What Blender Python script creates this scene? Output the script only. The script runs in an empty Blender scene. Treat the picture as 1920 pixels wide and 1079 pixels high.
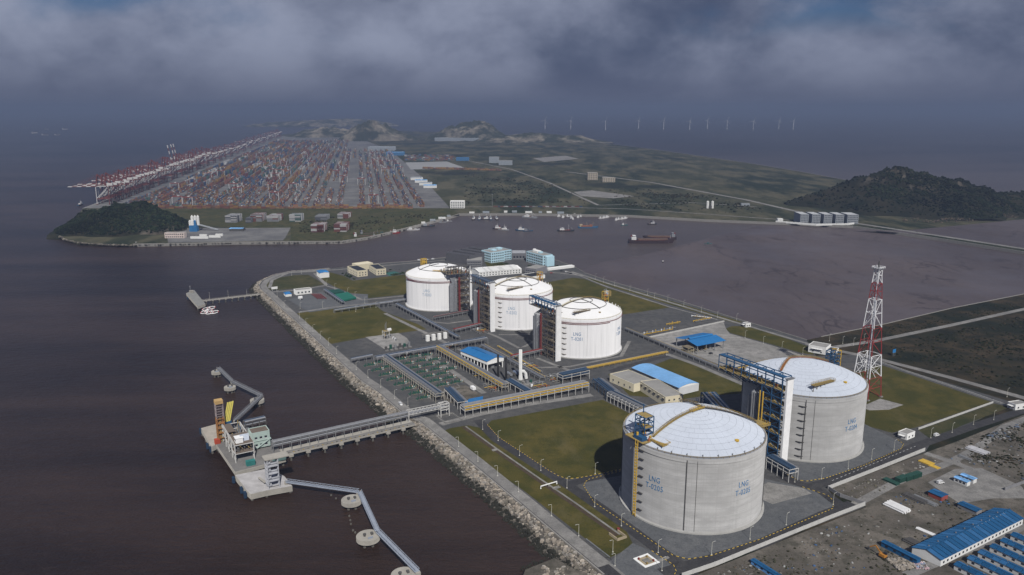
import bpy, math, random, numpy as np
from mathutils import Vector
from mathutils.geometry import tessellate_polygon
R = math.radians
rnd = random.Random(7)
sc = bpy.context.scene
col = sc.collection
# ---------------------------------------------------------------- camera, sky, sun, exposure
FPX, HOR, CAMZ = 1490.0, 200.0, 249.0
PITCH = math.atan((539.5 - HOR) / FPX)
cd = bpy.data.cameras.new('camera'); cam = bpy.data.objects.new('camera', cd); col.objects.link(cam)
cd.sensor_width = 36.0; cd.lens = FPX * 36.0 / 1920.0; cd.clip_start = 1.0; cd.clip_end = 200000.0
cam.location = (0, 0, CAMZ); cam.rotation_euler = (math.pi / 2 - PITCH, 0, 0)
sc.camera = cam
SUN_AZ, SUN_EL = 282.0, 40.0            # degrees, azimuth counter-clockwise from +X
sd = bpy.data.lights.new('sun', 'SUN'); sun = bpy.data.objects.new('sun', sd); col.objects.link(sun)
sd.energy = 3.8; sd.angle = R(0.7); sd.color = (1.0, 0.965, 0.91)
_s = Vector((math.cos(R(SUN_EL)) * math.cos(R(SUN_AZ)), math.cos(R(SUN_EL)) * math.sin(R(SUN_AZ)), math.sin(R(SUN_EL))))
sun.rotation_euler = _s.to_track_quat('Z', 'Y').to_euler(); sun.location = _s * 500
wd = bpy.data.worlds.new('World'); sc.world = wd; wd.use_nodes = True
def world():
    nt = wd.node_tree; N = nt.nodes; L = nt.links; N.clear()
    out = N.new('ShaderNodeOutputWorld'); bg = N.new('ShaderNodeBackground'); L.new(bg.outputs[0], out.inputs[0])
    sky = N.new('ShaderNodeTexSky'); sky.sky_type = 'NISHITA'; sky.sun_disc = False
    sky.sun_elevation = R(SUN_EL); sky.sun_rotation = R(90 - SUN_AZ); sky.altitude = 200; sky.air_density = 1.3; sky.dust_density = 0.6; sky.ozone_density = 2.5
    def math_(op, a, b=None, c=None):
        n = N.new('ShaderNodeMath'); n.operation = op
        for i, v in enumerate((a, b, c)):
            if v is None: continue
            if isinstance(v, (int, float)): n.inputs[i].default_value = v
            else: L.new(v, n.inputs[i])
        return n.outputs[0]
    def mix(f, a, b):
        n = N.new('ShaderNodeMix'); n.data_type = 'RGBA'
        for s, v in ((n.inputs[0], f), (n.inputs[6], a), (n.inputs[7], b)):
            if isinstance(v, (int, float)): s.default_value = v
            elif isinstance(v, tuple): s.default_value = (*v, 1)
            else: L.new(v, s)
        return n.outputs[2]
    def smooth(v, a, b):
        n = N.new('ShaderNodeMapRange'); n.interpolation_type = 'SMOOTHSTEP'; L.new(v, n.inputs[0]); n.inputs[1].default_value = a; n.inputs[2].default_value = b
        return n.outputs[0]
    tc = N.new('ShaderNodeTexCoord'); sep = N.new('ShaderNodeSeparateXYZ'); L.new(tc.outputs['Generated'], sep.inputs[0])
    z = math_('MAXIMUM', sep.outputs[2], 0.0)
    k = math_('ADD', z, 0.62)                                     # a cloud deck seen from below, flattened towards the horizon
    cmb = N.new('ShaderNodeCombineXYZ'); L.new(math_('ADD', math_('DIVIDE', sep.outputs[0], k), CLOUD_SHIFT), cmb.inputs[0]); L.new(math_('DIVIDE', sep.outputs[1], k), cmb.inputs[1]); cmb.inputs[2].default_value = CLOUD_SEED
    def noise(scale, detail, rough, dist=0.0, off=0.0):
        mp = N.new('ShaderNodeVectorMath'); mp.operation = 'ADD'; mp.inputs[1].default_value = (off, off * .7, 0); L.new(cmb.outputs[0], mp.inputs[0])
        n = N.new('ShaderNodeTexNoise'); L.new(mp.outputs[0], n.inputs['Vector']); n.inputs['Scale'].default_value = scale; n.inputs['Detail'].default_value = detail; n.inputs['Roughness'].default_value = rough; n.inputs['Distortion'].default_value = dist
        return n.outputs[0]
    big = noise(1.7, 8, 0.50, 0.2); fine = noise(6.5, 7, 0.55, 0.15, 3.1); shade = noise(2.9, 7, 0.50, 0.15, 9.7); wide = noise(1.1, 3, 0.5, 0.0, 5.3)
    dens = math_('ADD', math_('MULTIPLY', big, 0.8), math_('MULTIPLY', fine, 0.2))
    cover = smooth(dens, 0.32, 0.46)
    tone = math_('ADD', math_('MULTIPLY', shade, 0.42), math_('ADD', math_('MULTIPLY', fine, 0.22), math_('MULTIPLY', wide, 0.36)))
    cl = mix(smooth(tone, 0.40, 0.60), CL_DARK, CL_LIGHT)
    cl = mix(smooth(z, 0.085, -0.02), cl, CL_LOW)                  # deck thickens and greys out low down
    sk = N.new('ShaderNodeVectorMath'); sk.operation = 'MULTIPLY'; sk.inputs[1].default_value = (0.011, 0.019, 0.036); L.new(sky.outputs[0], sk.inputs[0])   # clear blue gaps
    cover = math_('MAXIMUM', cover, smooth(z, 0.12, 0.07))
    L.new(mix(cover, sk.outputs[0], cl), bg.inputs[0]); bg.inputs[1].default_value = 1.0
CL_DARK, CL_LIGHT, CL_LOW = (0.066, 0.088, 0.155), (0.275, 0.308, 0.415), (0.104, 0.122, 0.190)
CLOUD_SEED, CLOUD_SHIFT = 11.3, -0.45
world()
sc.view_settings.view_transform = 'Standard'; sc.view_settings.look = 'None'; sc.view_settings.gamma = 1.0; sc.view_settings.exposure = 0.0
sc.render.engine = 'CYCLES'
cy = sc.cycles; cy.use_denoising = True; cy.max_bounces = 5; cy.diffuse_bounces = 2; cy.glossy_bounces = 2; cy.transmission_bounces = 2; cy.volume_bounces = 1; cy.transparent_max_bounces = 6
cy.sample_clamp_indirect = 4.0
# ---------------------------------------------------------------- pixel of the photograph -> point on a level plane
_sp, _cp = math.sin(PITCH), math.cos(PITCH)
def G(px, py, z=0.0):
    a = (px - 960.0) / FPX; b = (539.5 - py) / FPX
    dz = -_sp + b * _cp; t = (z - CAMZ) / dz
    return Vector((a * t, (_cp + b * _sp) * t, z))
def GP(pts, z=0.0): return [G(x, y, z) for x, y in pts]
UA = R(-59.5)
U = Vector((math.cos(UA), math.sin(UA), 0)); V = Vector((-U.y, U.x, 0))      # plant grid: along the shore, inland
ZU = Vector((0, 0, 1))
# ---------------------------------------------------------------- mesh collecting
class MB:
    def __init__(s): s.v = []; s.f = []; s.m = []
    def add(s, vs, fs, mi=0):
        o = len(s.v); s.v.extend([tuple(p) for p in vs]); s.f.extend([tuple(i + o for i in f) for f in fs]); s.m.extend([mi] * len(fs)); return s
    def frame(s, c, ax, ay, az, mi=0):       # box from its centre and half axes
        c = Vector(c); P = []
        for k in (-1, 1):
            for i, j in ((-1, -1), (1, -1), (1, 1), (-1, 1)): P.append(c + ax * i + ay * j + az * k)
        return s.add(P, [(3, 2, 1, 0), (4, 5, 6, 7), (0, 1, 5, 4), (1, 2, 6, 5), (2, 3, 7, 6), (3, 0, 4, 7)], mi)
    def box(s, c, sx, sy, sz, ang=0.0, mi=0):     # c = centre of the bottom face
        ca, sa = math.cos(ang), math.sin(ang)
        return s.frame(Vector(c) + ZU * sz / 2, Vector((ca, sa, 0)) * sx / 2, Vector((-sa, ca, 0)) * sy / 2, ZU * sz / 2, mi)
    def bar(s, p, q, w, h=None, mi=0):
        p, q = Vector(p), Vector(q); d = q - p; l = d.length
        if l < 1e-6: return s
        d /= l; h = h or w
        a = d.cross(ZU)
        a = Vector((1, 0, 0)) if a.length < 1e-3 else a.normalized()
        b = a.cross(d)
        return s.frame((p + q) / 2, a * w / 2, b * h / 2, d * l / 2, mi)
    def tube(s, pts, r, n=8, mi=0, r2=None):
        pts = [Vector(p) for p in pts]; rings = []
        for i, p in enumerate(pts):
            d = (pts[min(i + 1, len(pts) - 1)] - pts[max(i - 1, 0)]).normalized()
            a = d.cross(ZU); a = Vector((1, 0, 0)) if a.length < 1e-3 else a.normalized(); b = a.cross(d)
            rr = r if r2 is None else r + (r2 - r) * i / (len(pts) - 1)
            rings.append([p + (a * math.cos(2 * math.pi * k / n) + b * math.sin(2 * math.pi * k / n)) * rr for k in range(n)])
        vs = [p for g in rings for p in g]; fs = []
        for i in range(len(rings) - 1):
            for k in range(n): fs.append((i * n + k, i * n + (k + 1) % n, (i + 1) * n + (k + 1) % n, (i + 1) * n + k))
        fs.append(tuple(range(n - 1, -1, -1))); fs.append(tuple(range(len(vs) - n, len(vs))))
        return s.add(vs, fs, mi)
    def cyl(s, c, r, h, n=16, r2=None, mi=0): return s.tube([c, Vector(c) + ZU * h], r, n, mi, r2)
    def lathe(s, c, prof, n=48, a0=0.0, a1=2 * math.pi, mi=0):
        c = Vector(c); full = abs(a1 - a0 - 2 * math.pi) < 1e-6; m = n if full else n + 1; vs = []
        for r, z in prof:
            for k in range(m):
                a = a0 + (a1 - a0) * k / n; vs.append(c + Vector((r * math.cos(a), r * math.sin(a), z)))
        fs = []
        for i in range(len(prof) - 1):
            for k in range(n):
                k2 = (k + 1) % m; fs.append((i * m + k, i * m + k2, (i + 1) * m + k2, (i + 1) * m + k))
        return s.add(vs, fs, mi)
    def prism(s, poly, z0, z1, mi=0):
        n = len(poly); P = [Vector((p[0], p[1], 0)) for p in poly]
        if sum(P[i].x * P[(i + 1) % n].y - P[(i + 1) % n].x * P[i].y for i in range(n)) < 0: P.reverse()
        vs = [p + ZU * z0 for p in P] + [p + ZU * z1 for p in P]
        fs = [tuple(range(n, 2 * n)), tuple(range(n - 1, -1, -1))] + [(i, (i + 1) % n, (i + 1) % n + n, i + n) for i in range(n)]
        return s.add(vs, fs, mi)
    def sheet(s, poly, z, mi=0):
        n = len(poly); P = [Vector((p[0], p[1], z)) for p in poly]
        for t in tessellate_polygon([P]):
            a, b, c = t
            if (P[b] - P[a]).cross(P[c] - P[a]).z < 0: b, c = c, b
            s.add([P[a], P[b], P[c]], [(0, 1, 2)], mi)
        return s
    def ribbon(s, pts, w, z, mi=0, off=0.0):       # flat strip along a polyline
        pts = [Vector((p[0], p[1], 0)) for p in pts]; L = []; Rr = []
        for i, p in enumerate(pts):
            d = (pts[min(i + 1, len(pts) - 1)] - pts[max(i - 1, 0)]); d.normalize(); n = Vector((-d.y, d.x, 0))
            L.append(p + n * (off + w / 2) + ZU * z); Rr.append(p + n * (off - w / 2) + ZU * z)
        m = len(pts)
        return s.add(Rr + L, [(i, i + 1, m + i + 1, m + i) for i in range(m - 1)], mi)
    def wall(s, pts, w, z0, z1, mi=0):
        for a, b in zip(pts[:-1], pts[1:]):
            a = Vector((a[0], a[1], 0)); b = Vector((b[0], b[1], 0)); d = (b - a); l = d.length; d.normalize(); n = Vector((-d.y, d.x, 0))
            s.frame((a + b) / 2 + ZU * (z0 + z1) / 2, d * (l / 2 + w * .499), n * w / 2, ZU * (z1 - z0) / 2, mi)
        return s
def wloc(o):
    v = Vector((0, 0, 0))
    while o is not None: v += o.location; o = o.parent
    return v
def obj(name, mb, mat, parent=None, smooth=False, base=None):
    V3 = np.array(mb.v, dtype=np.float64)
    if parent is not None: org = wloc(parent)
    elif base is not None: org = Vector(base)
    else:
        lo, hi = V3.min(0), V3.max(0); org = Vector(((lo[0] + hi[0]) / 2, (lo[1] + hi[1]) / 2, lo[2]))
    me = bpy.data.meshes.new(name); me.from_pydata((V3 - np.array(org)).tolist(), [], mb.f)
    mats = mat if isinstance(mat, (list, tuple)) else [mat]
    for m in mats: me.materials.append(m)
    if len(mats) > 1: me.polygons.foreach_set('material_index', mb.m)
    if smooth: me.polygons.foreach_set('use_smooth', [True] * len(me.polygons))
    me.update()
    o = bpy.data.objects.new(name, me); col.objects.link(o)
    if parent is not None: o.parent = parent
    else: o.location = org
    return o
def tag(o, label=None, cat=None, group=None, kind=None):
    if label: o['label'] = label
    if cat: o['category'] = cat
    if group: o['group'] = group
    if kind: o['kind'] = kind
    return o
def thing(name, label, cat, loc, group=None):
    o = bpy.data.objects.new(name, None); o.empty_display_size = 1.0; col.objects.link(o); o.location = Vector(loc)
    return tag(o, label, cat, group)
def struct(name, mb, mat, label=None, smooth=False):
    return tag(obj(name, mb, mat, None, smooth, base=(0, 0, 0)), label, None, None, 'structure')
def dup(o, loc=None, rz=0.0, scale=None, label=None, group=None, parent=None):
    c = o.copy(); col.objects.link(c); c.parent = parent
    if loc is not None: c.location = Vector(loc)
    if rz: c.rotation_euler = (0, 0, rz)
    if scale: c.scale = (scale,) * 3 if isinstance(scale, (int, float)) else scale
    if label: c['label'] = label
    if group: c['group'] = group
    for ch in o.children: dup(ch, parent=c)
    return c
def piece_copies(src, parent, locs, rots=None):      # alike parts that share one mesh
    out = []
    for i, l in enumerate(locs):
        c = bpy.data.objects.new(src.name.split('.')[0], src.data); col.objects.link(c); c.parent = parent; c.location = Vector(l) - wloc(parent)
        if rots: c.rotation_euler = (0, 0, rots[i])
        out.append(c)
    return out
def np_mesh(name, verts, faces, mat, colors=None, parent=None, base=(0, 0, 0), smooth=False):
    """faces: (n,4) or (n,3) int array; colors: per-face rgb -> 'Col' attribute"""
    me = bpy.data.meshes.new(name); nv = len(verts); nf = len(faces); k = faces.shape[1]
    verts = verts - np.array(base)
    me.vertices.add(nv); me.vertices.foreach_set('co', verts.astype(np.float32).ravel())
    me.loops.add(nf * k); me.loops.foreach_set('vertex_index', faces.astype(np.int32).ravel())
    me.polygons.add(nf); me.polygons.foreach_set('loop_start', np.arange(0, nf * k, k, dtype=np.int32))
    me.polygons.foreach_set('loop_total', np.full(nf, k, np.int32))
    if smooth: me.polygons.foreach_set('use_smooth', np.ones(nf, bool))
    me.materials.append(mat); me.update(calc_edges=True)
    if colors is not None:
        at = me.color_attributes.new('Col', 'FLOAT_COLOR', 'CORNER')
        c = np.ones((nf, k, 4), np.float32); c[:, :, :3] = colors[:, None, :]; at.data.foreach_set('color', c.ravel())
    o = bpy.data.objects.new(name, me); col.objects.link(o)
    if parent is not None: o.parent = parent
    else: o.location = base
    return o
BOXF = np.array([(4, 5, 6, 7), (0, 1, 5, 4), (1, 2, 6, 5), (2, 3, 7, 6), (3, 0, 4, 7)])   # no floor face
def np_boxes(c, sx, sy, sz, ang, colors, name, mat, parent=None, base=(0, 0, 0)):
    """many boxes standing on c (n,3)"""
    n = len(c); sx, sy, sz, ang = [np.broadcast_to(np.asarray(a, float), (n,)) for a in (sx, sy, sz, ang)]
    ca, sa = np.cos(ang), np.sin(ang); vs = np.zeros((n, 8, 3))
    for q, (i, j, k) in enumerate([(-1, -1, 0), (1, -1, 0), (1, 1, 0), (-1, 1, 0), (-1, -1, 1), (1, -1, 1), (1, 1, 1), (-1, 1, 1)]):
        X, Y = i * sx / 2, j * sy / 2
        vs[:, q, 0] = c[:, 0] + X * ca - Y * sa; vs[:, q, 1] = c[:, 1] + X * sa + Y * ca; vs[:, q, 2] = c[:, 2] + k * sz
    fs = (BOXF[None] + 8 * np.arange(n)[:, None, None]).reshape(-1, 4)
    return np_mesh(name, vs.reshape(-1, 3), fs, mat, np.repeat(colors, 5, 0) if colors is not None else None, parent, base)
# ---------------------------------------------------------------- procedural materials
MATS = {}; MCOL = {}
class NT:
    def __init__(s, name):
        s.mat = bpy.data.materials.new(name); s.mat.use_nodes = True; s.t = s.mat.node_tree; s.N = s.t.nodes; s.L = s.t.links
        s.b = s.N['Principled BSDF']; s.geo = None
    def pos(s):
        if s.geo is None: s.geo = s.N.new('ShaderNodeNewGeometry').outputs['Position']
        return s.geo
    def set(s, sock, v):
        if isinstance(v, (int, float)): sock.default_value = v
        elif isinstance(v, tuple): sock.default_value = (*v, 1) if len(v) == 3 and sock.type == 'RGBA' else v
        else: s.L.new(v, sock)
    def math(s, op, a, b=None, c=None):
        n = s.N.new('ShaderNodeMath'); n.operation = op
        for i, v in enumerate((a, b, c)):
            if v is not None: s.set(n.inputs[i], v)
        return n.outputs[0]
    def mix(s, f, a, b, mode='MIX'):
        n = s.N.new('ShaderNodeMix'); n.data_type = 'RGBA'; n.blend_type = mode
        s.set(n.inputs[0], f); s.set(n.inputs[6], a); s.set(n.inputs[7], b); return n.outputs[2]
    def ramp(s, v, a, b, lo=0.0, hi=1.0, smooth=True):
        n = s.N.new('ShaderNodeMapRange'); n.interpolation_type = 'SMOOTHSTEP' if smooth else 'LINEAR'
        s.set(n.inputs[0], v); n.inputs[1].default_value = a; n.inputs[2].default_value = b; n.inputs[3].default_value = lo; n.inputs[4].default_value = hi; return n.outputs[0]
    def scaled(s, vec, sc_, rot=None, off=None):
        n = s.N.new('ShaderNodeMapping'); s.L.new(vec, n.inputs[0]); n.inputs['Scale'].default_value = sc_
        if rot: n.inputs['Rotation'].default_value = rot
        if off: n.inputs['Location'].default_value = off
        return n.outputs[0]
    def noise(s, scale, detail=4, rough=.55, vec=None, dist=0.0):
        n = s.N.new('ShaderNodeTexNoise'); s.L.new(vec or s.pos(), n.inputs['Vector']); n.inputs['Scale'].default_value = scale; n.inputs['Detail'].default_value = detail; n.inputs['Roughness'].default_value = rough; n.inputs['Distortion'].default_value = dist
        return n.outputs[0]
    def voro(s, scale, vec=None, feat='F1', out='Distance'):
        n = s.N.new('ShaderNodeTexVoronoi'); n.feature = feat; s.L.new(vec or s.pos(), n.inputs['Vector']); n.inputs['Scale'].default_value = scale; return n.outputs[out]
    def bump(s, h, strength=.3, dist=.1):
        n = s.N.new('ShaderNodeBump'); s.set(n.inputs['Height'], h); n.inputs['Strength'].default_value = strength; n.inputs['Distance'].default_value = dist
        s.L.new(n.outputs[0], s.b.inputs['Normal'])
    def done(s, color, rough=.8, spec=.3, metal=0.0):
        if 'Diffuse Roughness' in s.b.inputs: s.b.inputs['Diffuse Roughness'].default_value = 1.0 if (not isinstance(rough, (int, float)) or rough > .45) and metal == 0 else 0.0
        s.set(s.b.inputs['Base Color'], color); s.set(s.b.inputs['Roughness'], rough); s.b.inputs['Specular IOR Level'].default_value = spec; s.b.inputs['Metallic'].default_value = metal
        return s.mat
def M(name, c, rough=.75, var=.22, scale=.25, spec=.3, metal=0.0, bump=0.0):
    if name in MATS: return MATS[name]
    n = NT(name); f = n.noise(scale, 5, .62); g = n.noise(scale * 9, 3, .6)
    k = n.math('ADD', n.math('MULTIPLY', f, .65), n.math('MULTIPLY', g, .35))
    k = n.ramp(k, .3, .7, 0, 1, False)
    MCOL[name] = c
    a = tuple(x * (1 - var) for x in c); b = tuple(min(1, x * (1 + var)) for x in c)
    if bump: n.bump(g, bump, .3)
    MATS[name] = n.done(n.mix(k, a, b), rough, spec, metal); return MATS[name]
def MA(name, rough=.75, var=.2, spec=.3):           # colour from the mesh's own face colours
    if name in MATS: return MATS[name]
    n = NT(name); a = n.N.new('ShaderNodeAttribute'); a.attribute_name = 'Col'
    f = n.ramp(n.noise(.35, 4, .6), .3, .7, 1 - var, 1 + var, False)
    MATS[name] = n.done(n.mix(1.0, a.outputs['Color'], n_gray(n, f), 'MULTIPLY'), rough, spec); return MATS[name]
def n_gray(n, v):
    c = n.N.new('ShaderNodeCombineXYZ')
    for i in range(3): n.L.new(v, c.inputs[i])
    return c.outputs[0]
# ================================================================ SETTING
SEA = -5.0
def m_water():
    n = NT('silty_water'); p = n.pos()
    big = n.noise(.0011, 4, .55, n.scaled(p, (1, 2.6, 1))); mid = n.noise(.006, 5, .6, n.scaled(p, (1, 2.2, 1))); streak = n.noise(.004, 4, .6, n.scaled(p, (.35, 3.2, 1), (0, 0, R(-8))))
    k = n.math('ADD', n.math('MULTIPLY', big, .5), n.math('ADD', n.math('MULTIPLY', mid, .2), n.math('MULTIPLY', streak, .3)))
    dv = n.N.new('ShaderNodeVectorMath'); dv.operation = 'DOT_PRODUCT'; n.L.new(p, dv.inputs[0]); dv.inputs[1].default_value = (V.x, V.y, 0)
    silt_shade = n.ramp(n.math('ADD', dv.outputs['Value'], n.math('MULTIPLY', n.noise(.003, 4, .6), 260)), 190, 900)      # siltier basin is paler; open sea coloured dark for cloud shadow
    c = n.mix(n.ramp(k, .36, .62), (.015, .008, .005), (.054, .033, .024)); c = n.mix(silt_shade, c, n.mix(n.ramp(k, .36, .62), (.082, .065, .061), (.108, .087, .080)))  # dark patches put cloud shadow and sky reflection into the water colour
    far_ = n.N.new('ShaderNodeVectorMath'); far_.operation = 'LENGTH'; n.L.new(p, far_.inputs[0]); c = n.mix(n.ramp(far_.outputs['Value'], 2500, 5500), c, n.mix(n.ramp(k, .38, .6), (.008, .007, .008), (.042, .034, .036)))  # distant sea darkened in colour to offset its bright sky reflection
    w1 = n.noise(.09, 3, .6, n.scaled(p, (1, 2.0, 1))); w2 = n.noise(.45, 3, .65, n.scaled(p, (1, 1.8, 1)))
    w3 = n.noise(.16, 5, .7, n.scaled(p, (.6, 2.4, 1), (0, 0, R(-12)))); c = n.mix(n.math('MULTIPLY', n.ramp(w3, .52, .72), .30), c, n.mix(.5, c, (.11, .085, .078)))
    n.bump(n.math('ADD', w1, n.math('ADD', n.math('MULTIPLY', w2, .45), n.math('MULTIPLY', w3, .5))), .85, 1.6)
    return n.done(c, .30, .2)
def m_mud():
    n = NT('wet_mud'); p = n.pos(); q = n.scaled(p, (1, .45, 1), (0, 0, R(20)))
    wv = n.N.new('ShaderNodeVectorMath'); wv.operation = 'MULTIPLY_ADD'
    nz = n.N.new('ShaderNodeTexNoise'); n.L.new(q, nz.inputs['Vector']); nz.inputs['Scale'].default_value = .012; nz.inputs['Detail'].default_value = 5
    n.L.new(nz.outputs['Color'], wv.inputs[0]); wv.inputs[1].default_value = (230, 230, 0); n.L.new(q, wv.inputs[2])
    cr = n.voro(.011, wv.outputs[0], 'DISTANCE_TO_EDGE'); cr2 = n.voro(.028, wv.outputs[0], 'DISTANCE_TO_EDGE')
    creek = n.math('MAXIMUM', n.ramp(cr, .03, .004), n.math('MULTIPLY', n.ramp(cr2, .035, .0), .55))
    creek = n.math('MULTIPLY', creek, n.ramp(n.noise(.006, 4), .40, .6))
    base = n.mix(n.ramp(n.noise(.004, 5, .6, q), .35, .65), (.064, .051, .051), (.090, .072, .071))
    n.bump(n.noise(.2, 4, .6), .25, .6)
    return n.done(n.mix(n.math('MULTIPLY', creek, .68), base, (.026, .020, .021)), n.ramp(n.noise(.006, 3), .3, .7, .34, .6), .35)
def m_ground(name, a, b, c, s1=.012, s2=.09, rough=.95):
    n = NT(name); p = n.pos()
    k1 = n.ramp(n.noise(s1, 6, .62), .36, .62); k2 = n.ramp(n.noise(s2, 5, .65), .40, .64); k3 = n.noise(.9, 4, .7)
    x = n.mix(k1, a, b); x = n.mix(n.math('MULTIPLY', k2, .75), x, c)
    x = n.mix(1.0, x, n_gray(n, n.ramp(k3, .25, .75, .72, 1.28, False)), 'MULTIPLY')
    if 'grass' in name:
        dry = n.ramp(n.noise(.035, 6, .7, n.scaled(p, (1, .45, 1), (0, 0, R(-30)))), .52, .70); x = n.mix(n.math('MULTIPLY', dry, .55), x, (.105, .088, .040)); spot = n.ramp(n.noise(.07, 5, .7), .64, .72); x = n.mix(n.math('MULTIPLY', spot, .6), x, (.022, .030, .010))
    n.bump(k3, .35, .5); return n.done(x, rough, .15)
WATER = m_water(); MUD = m_mud()
GRASS = m_ground('mown_grass', (.053, .050, .013), (.079, .066, .018), (.034, .038, .010), .014, .05)
GRASS2 = m_ground('dark_grass', (.040, .044, .018), (.062, .056, .026), (.026, .032, .014), .02, .07)
SCRUB = m_ground('scrub_land', (.011, .015, .008), (.048, .036, .021), (.008, .011, .007), .012, .05)
def m_farland():
    n = NT('far_scrub'); p = n.pos(); q = n.scaled(p, (1, .32, 1), (0, 0, R(12)))
    k1 = n.ramp(n.noise(.0035, 7, .62, q), .40, .60); k2 = n.ramp(n.noise(.011, 6, .66, q), .44, .62); k3 = n.ramp(n.noise(.0022, 5, .6), .56, .66); k4 = n.noise(.05, 5, .7)
    c = n.mix(k1, (.016, .023, .013), (.040, .043, .024)); c = n.mix(n.math('MULTIPLY', k2, .8), c, (.088, .080, .050)); c = n.mix(n.math('MULTIPLY', k3, .8), c, (.010, .014, .010))
    c = n.mix(1.0, c, n_gray(n, n.ramp(k4, .25, .75, .7, 1.3, False)), 'MULTIPLY'); return n.done(c, .95, .1)
FARLAND = m_farland()
DIRT = m_ground('bare_dirt', (.085, .076, .066), (.150, .134, .115), (.044, .043, .033), .03, .12)
YARD = m_ground('yard_gravel', (.066, .067, .069), (.088, .086, .084), (.052, .053, .055), .02, .15, .85)
PAVE = m_ground('block_paving', (.092, .097, .103), (.115, .118, .122), (.078, .082, .088), .03, .2, .8)
ASPH = m_ground('asphalt', (.040, .040, .043), (.056, .055, .056), (.033, .033, .036), .03, .2, .85)
CONC = m_ground('concrete_slab', (.20, .195, .185), (.27, .26, .25), (.15, .147, .14), .02, .12, .85)
CONCD = m_ground('old_concrete', (.165, .160, .155), (.225, .218, .208), (.130, .127, .122), .02, .12, .88)
PORTG = m_ground('port_paving', (.11, .11, .112), (.16, .158, .155), (.085, .085, .09), .004, .02, .9)
# --- sea: one disc out to the horizon
mb = MB(); rr = [0, 300, 800, 2000, 5000, 12000, 26000, 42000]; mb.lathe((0, 0, SEA), [(max(r, .01), 0) for r in rr], 64)
mb.f = [f[::-1] for f in mb.f]
struct('sea', mb, WATER, 'brown silty sea around the island')
# --- tidal mud of the basin
mud_px = [(1085, 508), (1130, 492), (1210, 478), (1300, 455), (1360, 440), (1420, 424), (1500, 422), (1600, 424), (1760, 446), (1930, 474), (2150, 500), (2150, 560), (1925, 560), (1790, 585), (1660, 612), (1515, 645), (1450, 625), (1370, 600), (1245, 560), (1120, 527)]
struct('mudflat', MB().sheet(GP(mud_px, SEA), SEA + .12), MUD, 'grey brown tidal mud with winding creeks')
# --- plant land
crest_px = [(1290, 1215), (1135, 1080), (980, 949), (880, 866), (785, 790), (762, 781), (747, 769), (706, 734), (676, 714), (616.6, 660), (557, 605), (527, 578), (500, 552), (489, 543), (486, 536), (493, 526), (516, 515.6), (545, 509.7), (587, 506.5), (617, 503.5)]
ne_px = [(650, 501), (706, 495), (765, 491), (830, 484), (900, 476), (1000, 478), (1044, 489), (1075, 500), (1097, 512.5), (1140, 527), (1245, 556), (1370, 595), (1454, 620), (1512, 638)]
cause_px = [(1540, 632), (1662, 607.5), (1787, 578), (1925, 551), (2150, 512)]
land_px = crest_px + ne_px + cause_px + [(2500, 560), (2700, 800), (2600, 1215)]
land = GP(land_px)
struct('ground', MB().prism(land, SEA - 1.5, 0.0), SCRUB, 'scrubby reclaimed land behind the terminal')
# --- plant yard (asphalt and gravel apron inside the fence)
yard_px = crest_px[1:] + ne_px + [(1530, 668), (1620, 664), (1655, 682), (1900, 755), (1745, 832), (1735, 848), (1552, 918), (1570, 940), (1622, 951), (1279, 1080)]
struct('yard', MB().sheet(GP(yard_px), .03), YARD, 'grey gravel and asphalt yard of the tank terminal')
def sheet(name, px, mat, z, label): return struct(name, MB().sheet(GP(px), z), mat, label)
def road(name, px, w, mat, z, label): return struct(name, MB().ribbon(GP(px), w, z), mat, label)
# bare construction land at the right
sheet('dirt_ground', [(1290, 1085), (1625, 951), (1553, 918), (1736, 849), (1800, 826), (1925, 776), (2300, 640), (2500, 1000), (2300, 1215), (1440, 1215)], DIRT, .02, 'littered bare dirt beside the tank yard')
sheet('dirt_ground', [(1080, 1065), (1135, 1082), (1300, 1215), (1000, 1215), (960, 1130), (985, 1065), (1040, 1043)], DIRT, -1.2, 'rubbly dirt spit at the foot of the rock slope')
# grass
sheet('lawn', [(496.5, 544), (497, 533), (519, 522), (551, 516.5), (578, 515.7), (593, 524), (607.6, 533.8), (590, 537.7), (551, 541.7), (516, 545)], GRASS2, .06, 'dark oval lawn at the rounded corner of the shore')
sheet('lawn', [(601, 523.6), (618.6, 511), (645, 518), (661, 526.7), (726, 519), (772, 514), (775, 551), (680, 560.6), (666, 553.5), (626.5, 537.7)], GRASS, .06, 'olive lawn in front of the cream house')
sheet('lawn', [(557, 588), (622, 579), (703, 572), (718, 584), (783, 608), (800, 618), (688, 633), (617, 646)], GRASS, .06, 'olive lawn between the shore road and the white tanks')
sheet('lawn', [(914, 797), (921, 789), (1130, 750), (1185, 778), (1240, 800), (1250, 850), (1164, 880), (1118, 890), (1085, 896), (1065, 897.5), (1048, 893), (1032, 884), (983, 851.5), (934.6, 819)], GRASS, .06, 'wide lawn beside the near concrete tank')
sheet('lawn', [(831, 809), (845, 803), (878, 798), (902, 803), (935, 831), (1032, 892), (1114, 951), (1171, 990), (1189, 1024), (1142, 1047), (1097, 1010), (983, 921), (831, 817)], GRASS, .06, 'long lawn strip along the shore road')
sheet('lawn', [(1140, 702), (1229, 684), (1257, 673), (1285, 674), (1394, 722), (1392, 738), (1313, 744), (1272, 750), (1180, 742)], GRASS, .06, 'lawn around the blue roofed warehouse')
sheet('lawn', [(1600, 700), (1650, 684), (1858, 754), (1717, 802), (1672, 812), (1600, 792)], GRASS, .06, 'lawn under the red and white mast')
sheet('lawn', [(1025, 530), (1075, 521), (1096, 523.5), (1140, 541), (1180, 553), (1255, 577), (1170, 590), (1100, 580), (1030, 560)], GRASS, .06, 'lawn behind the white tanks')
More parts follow.
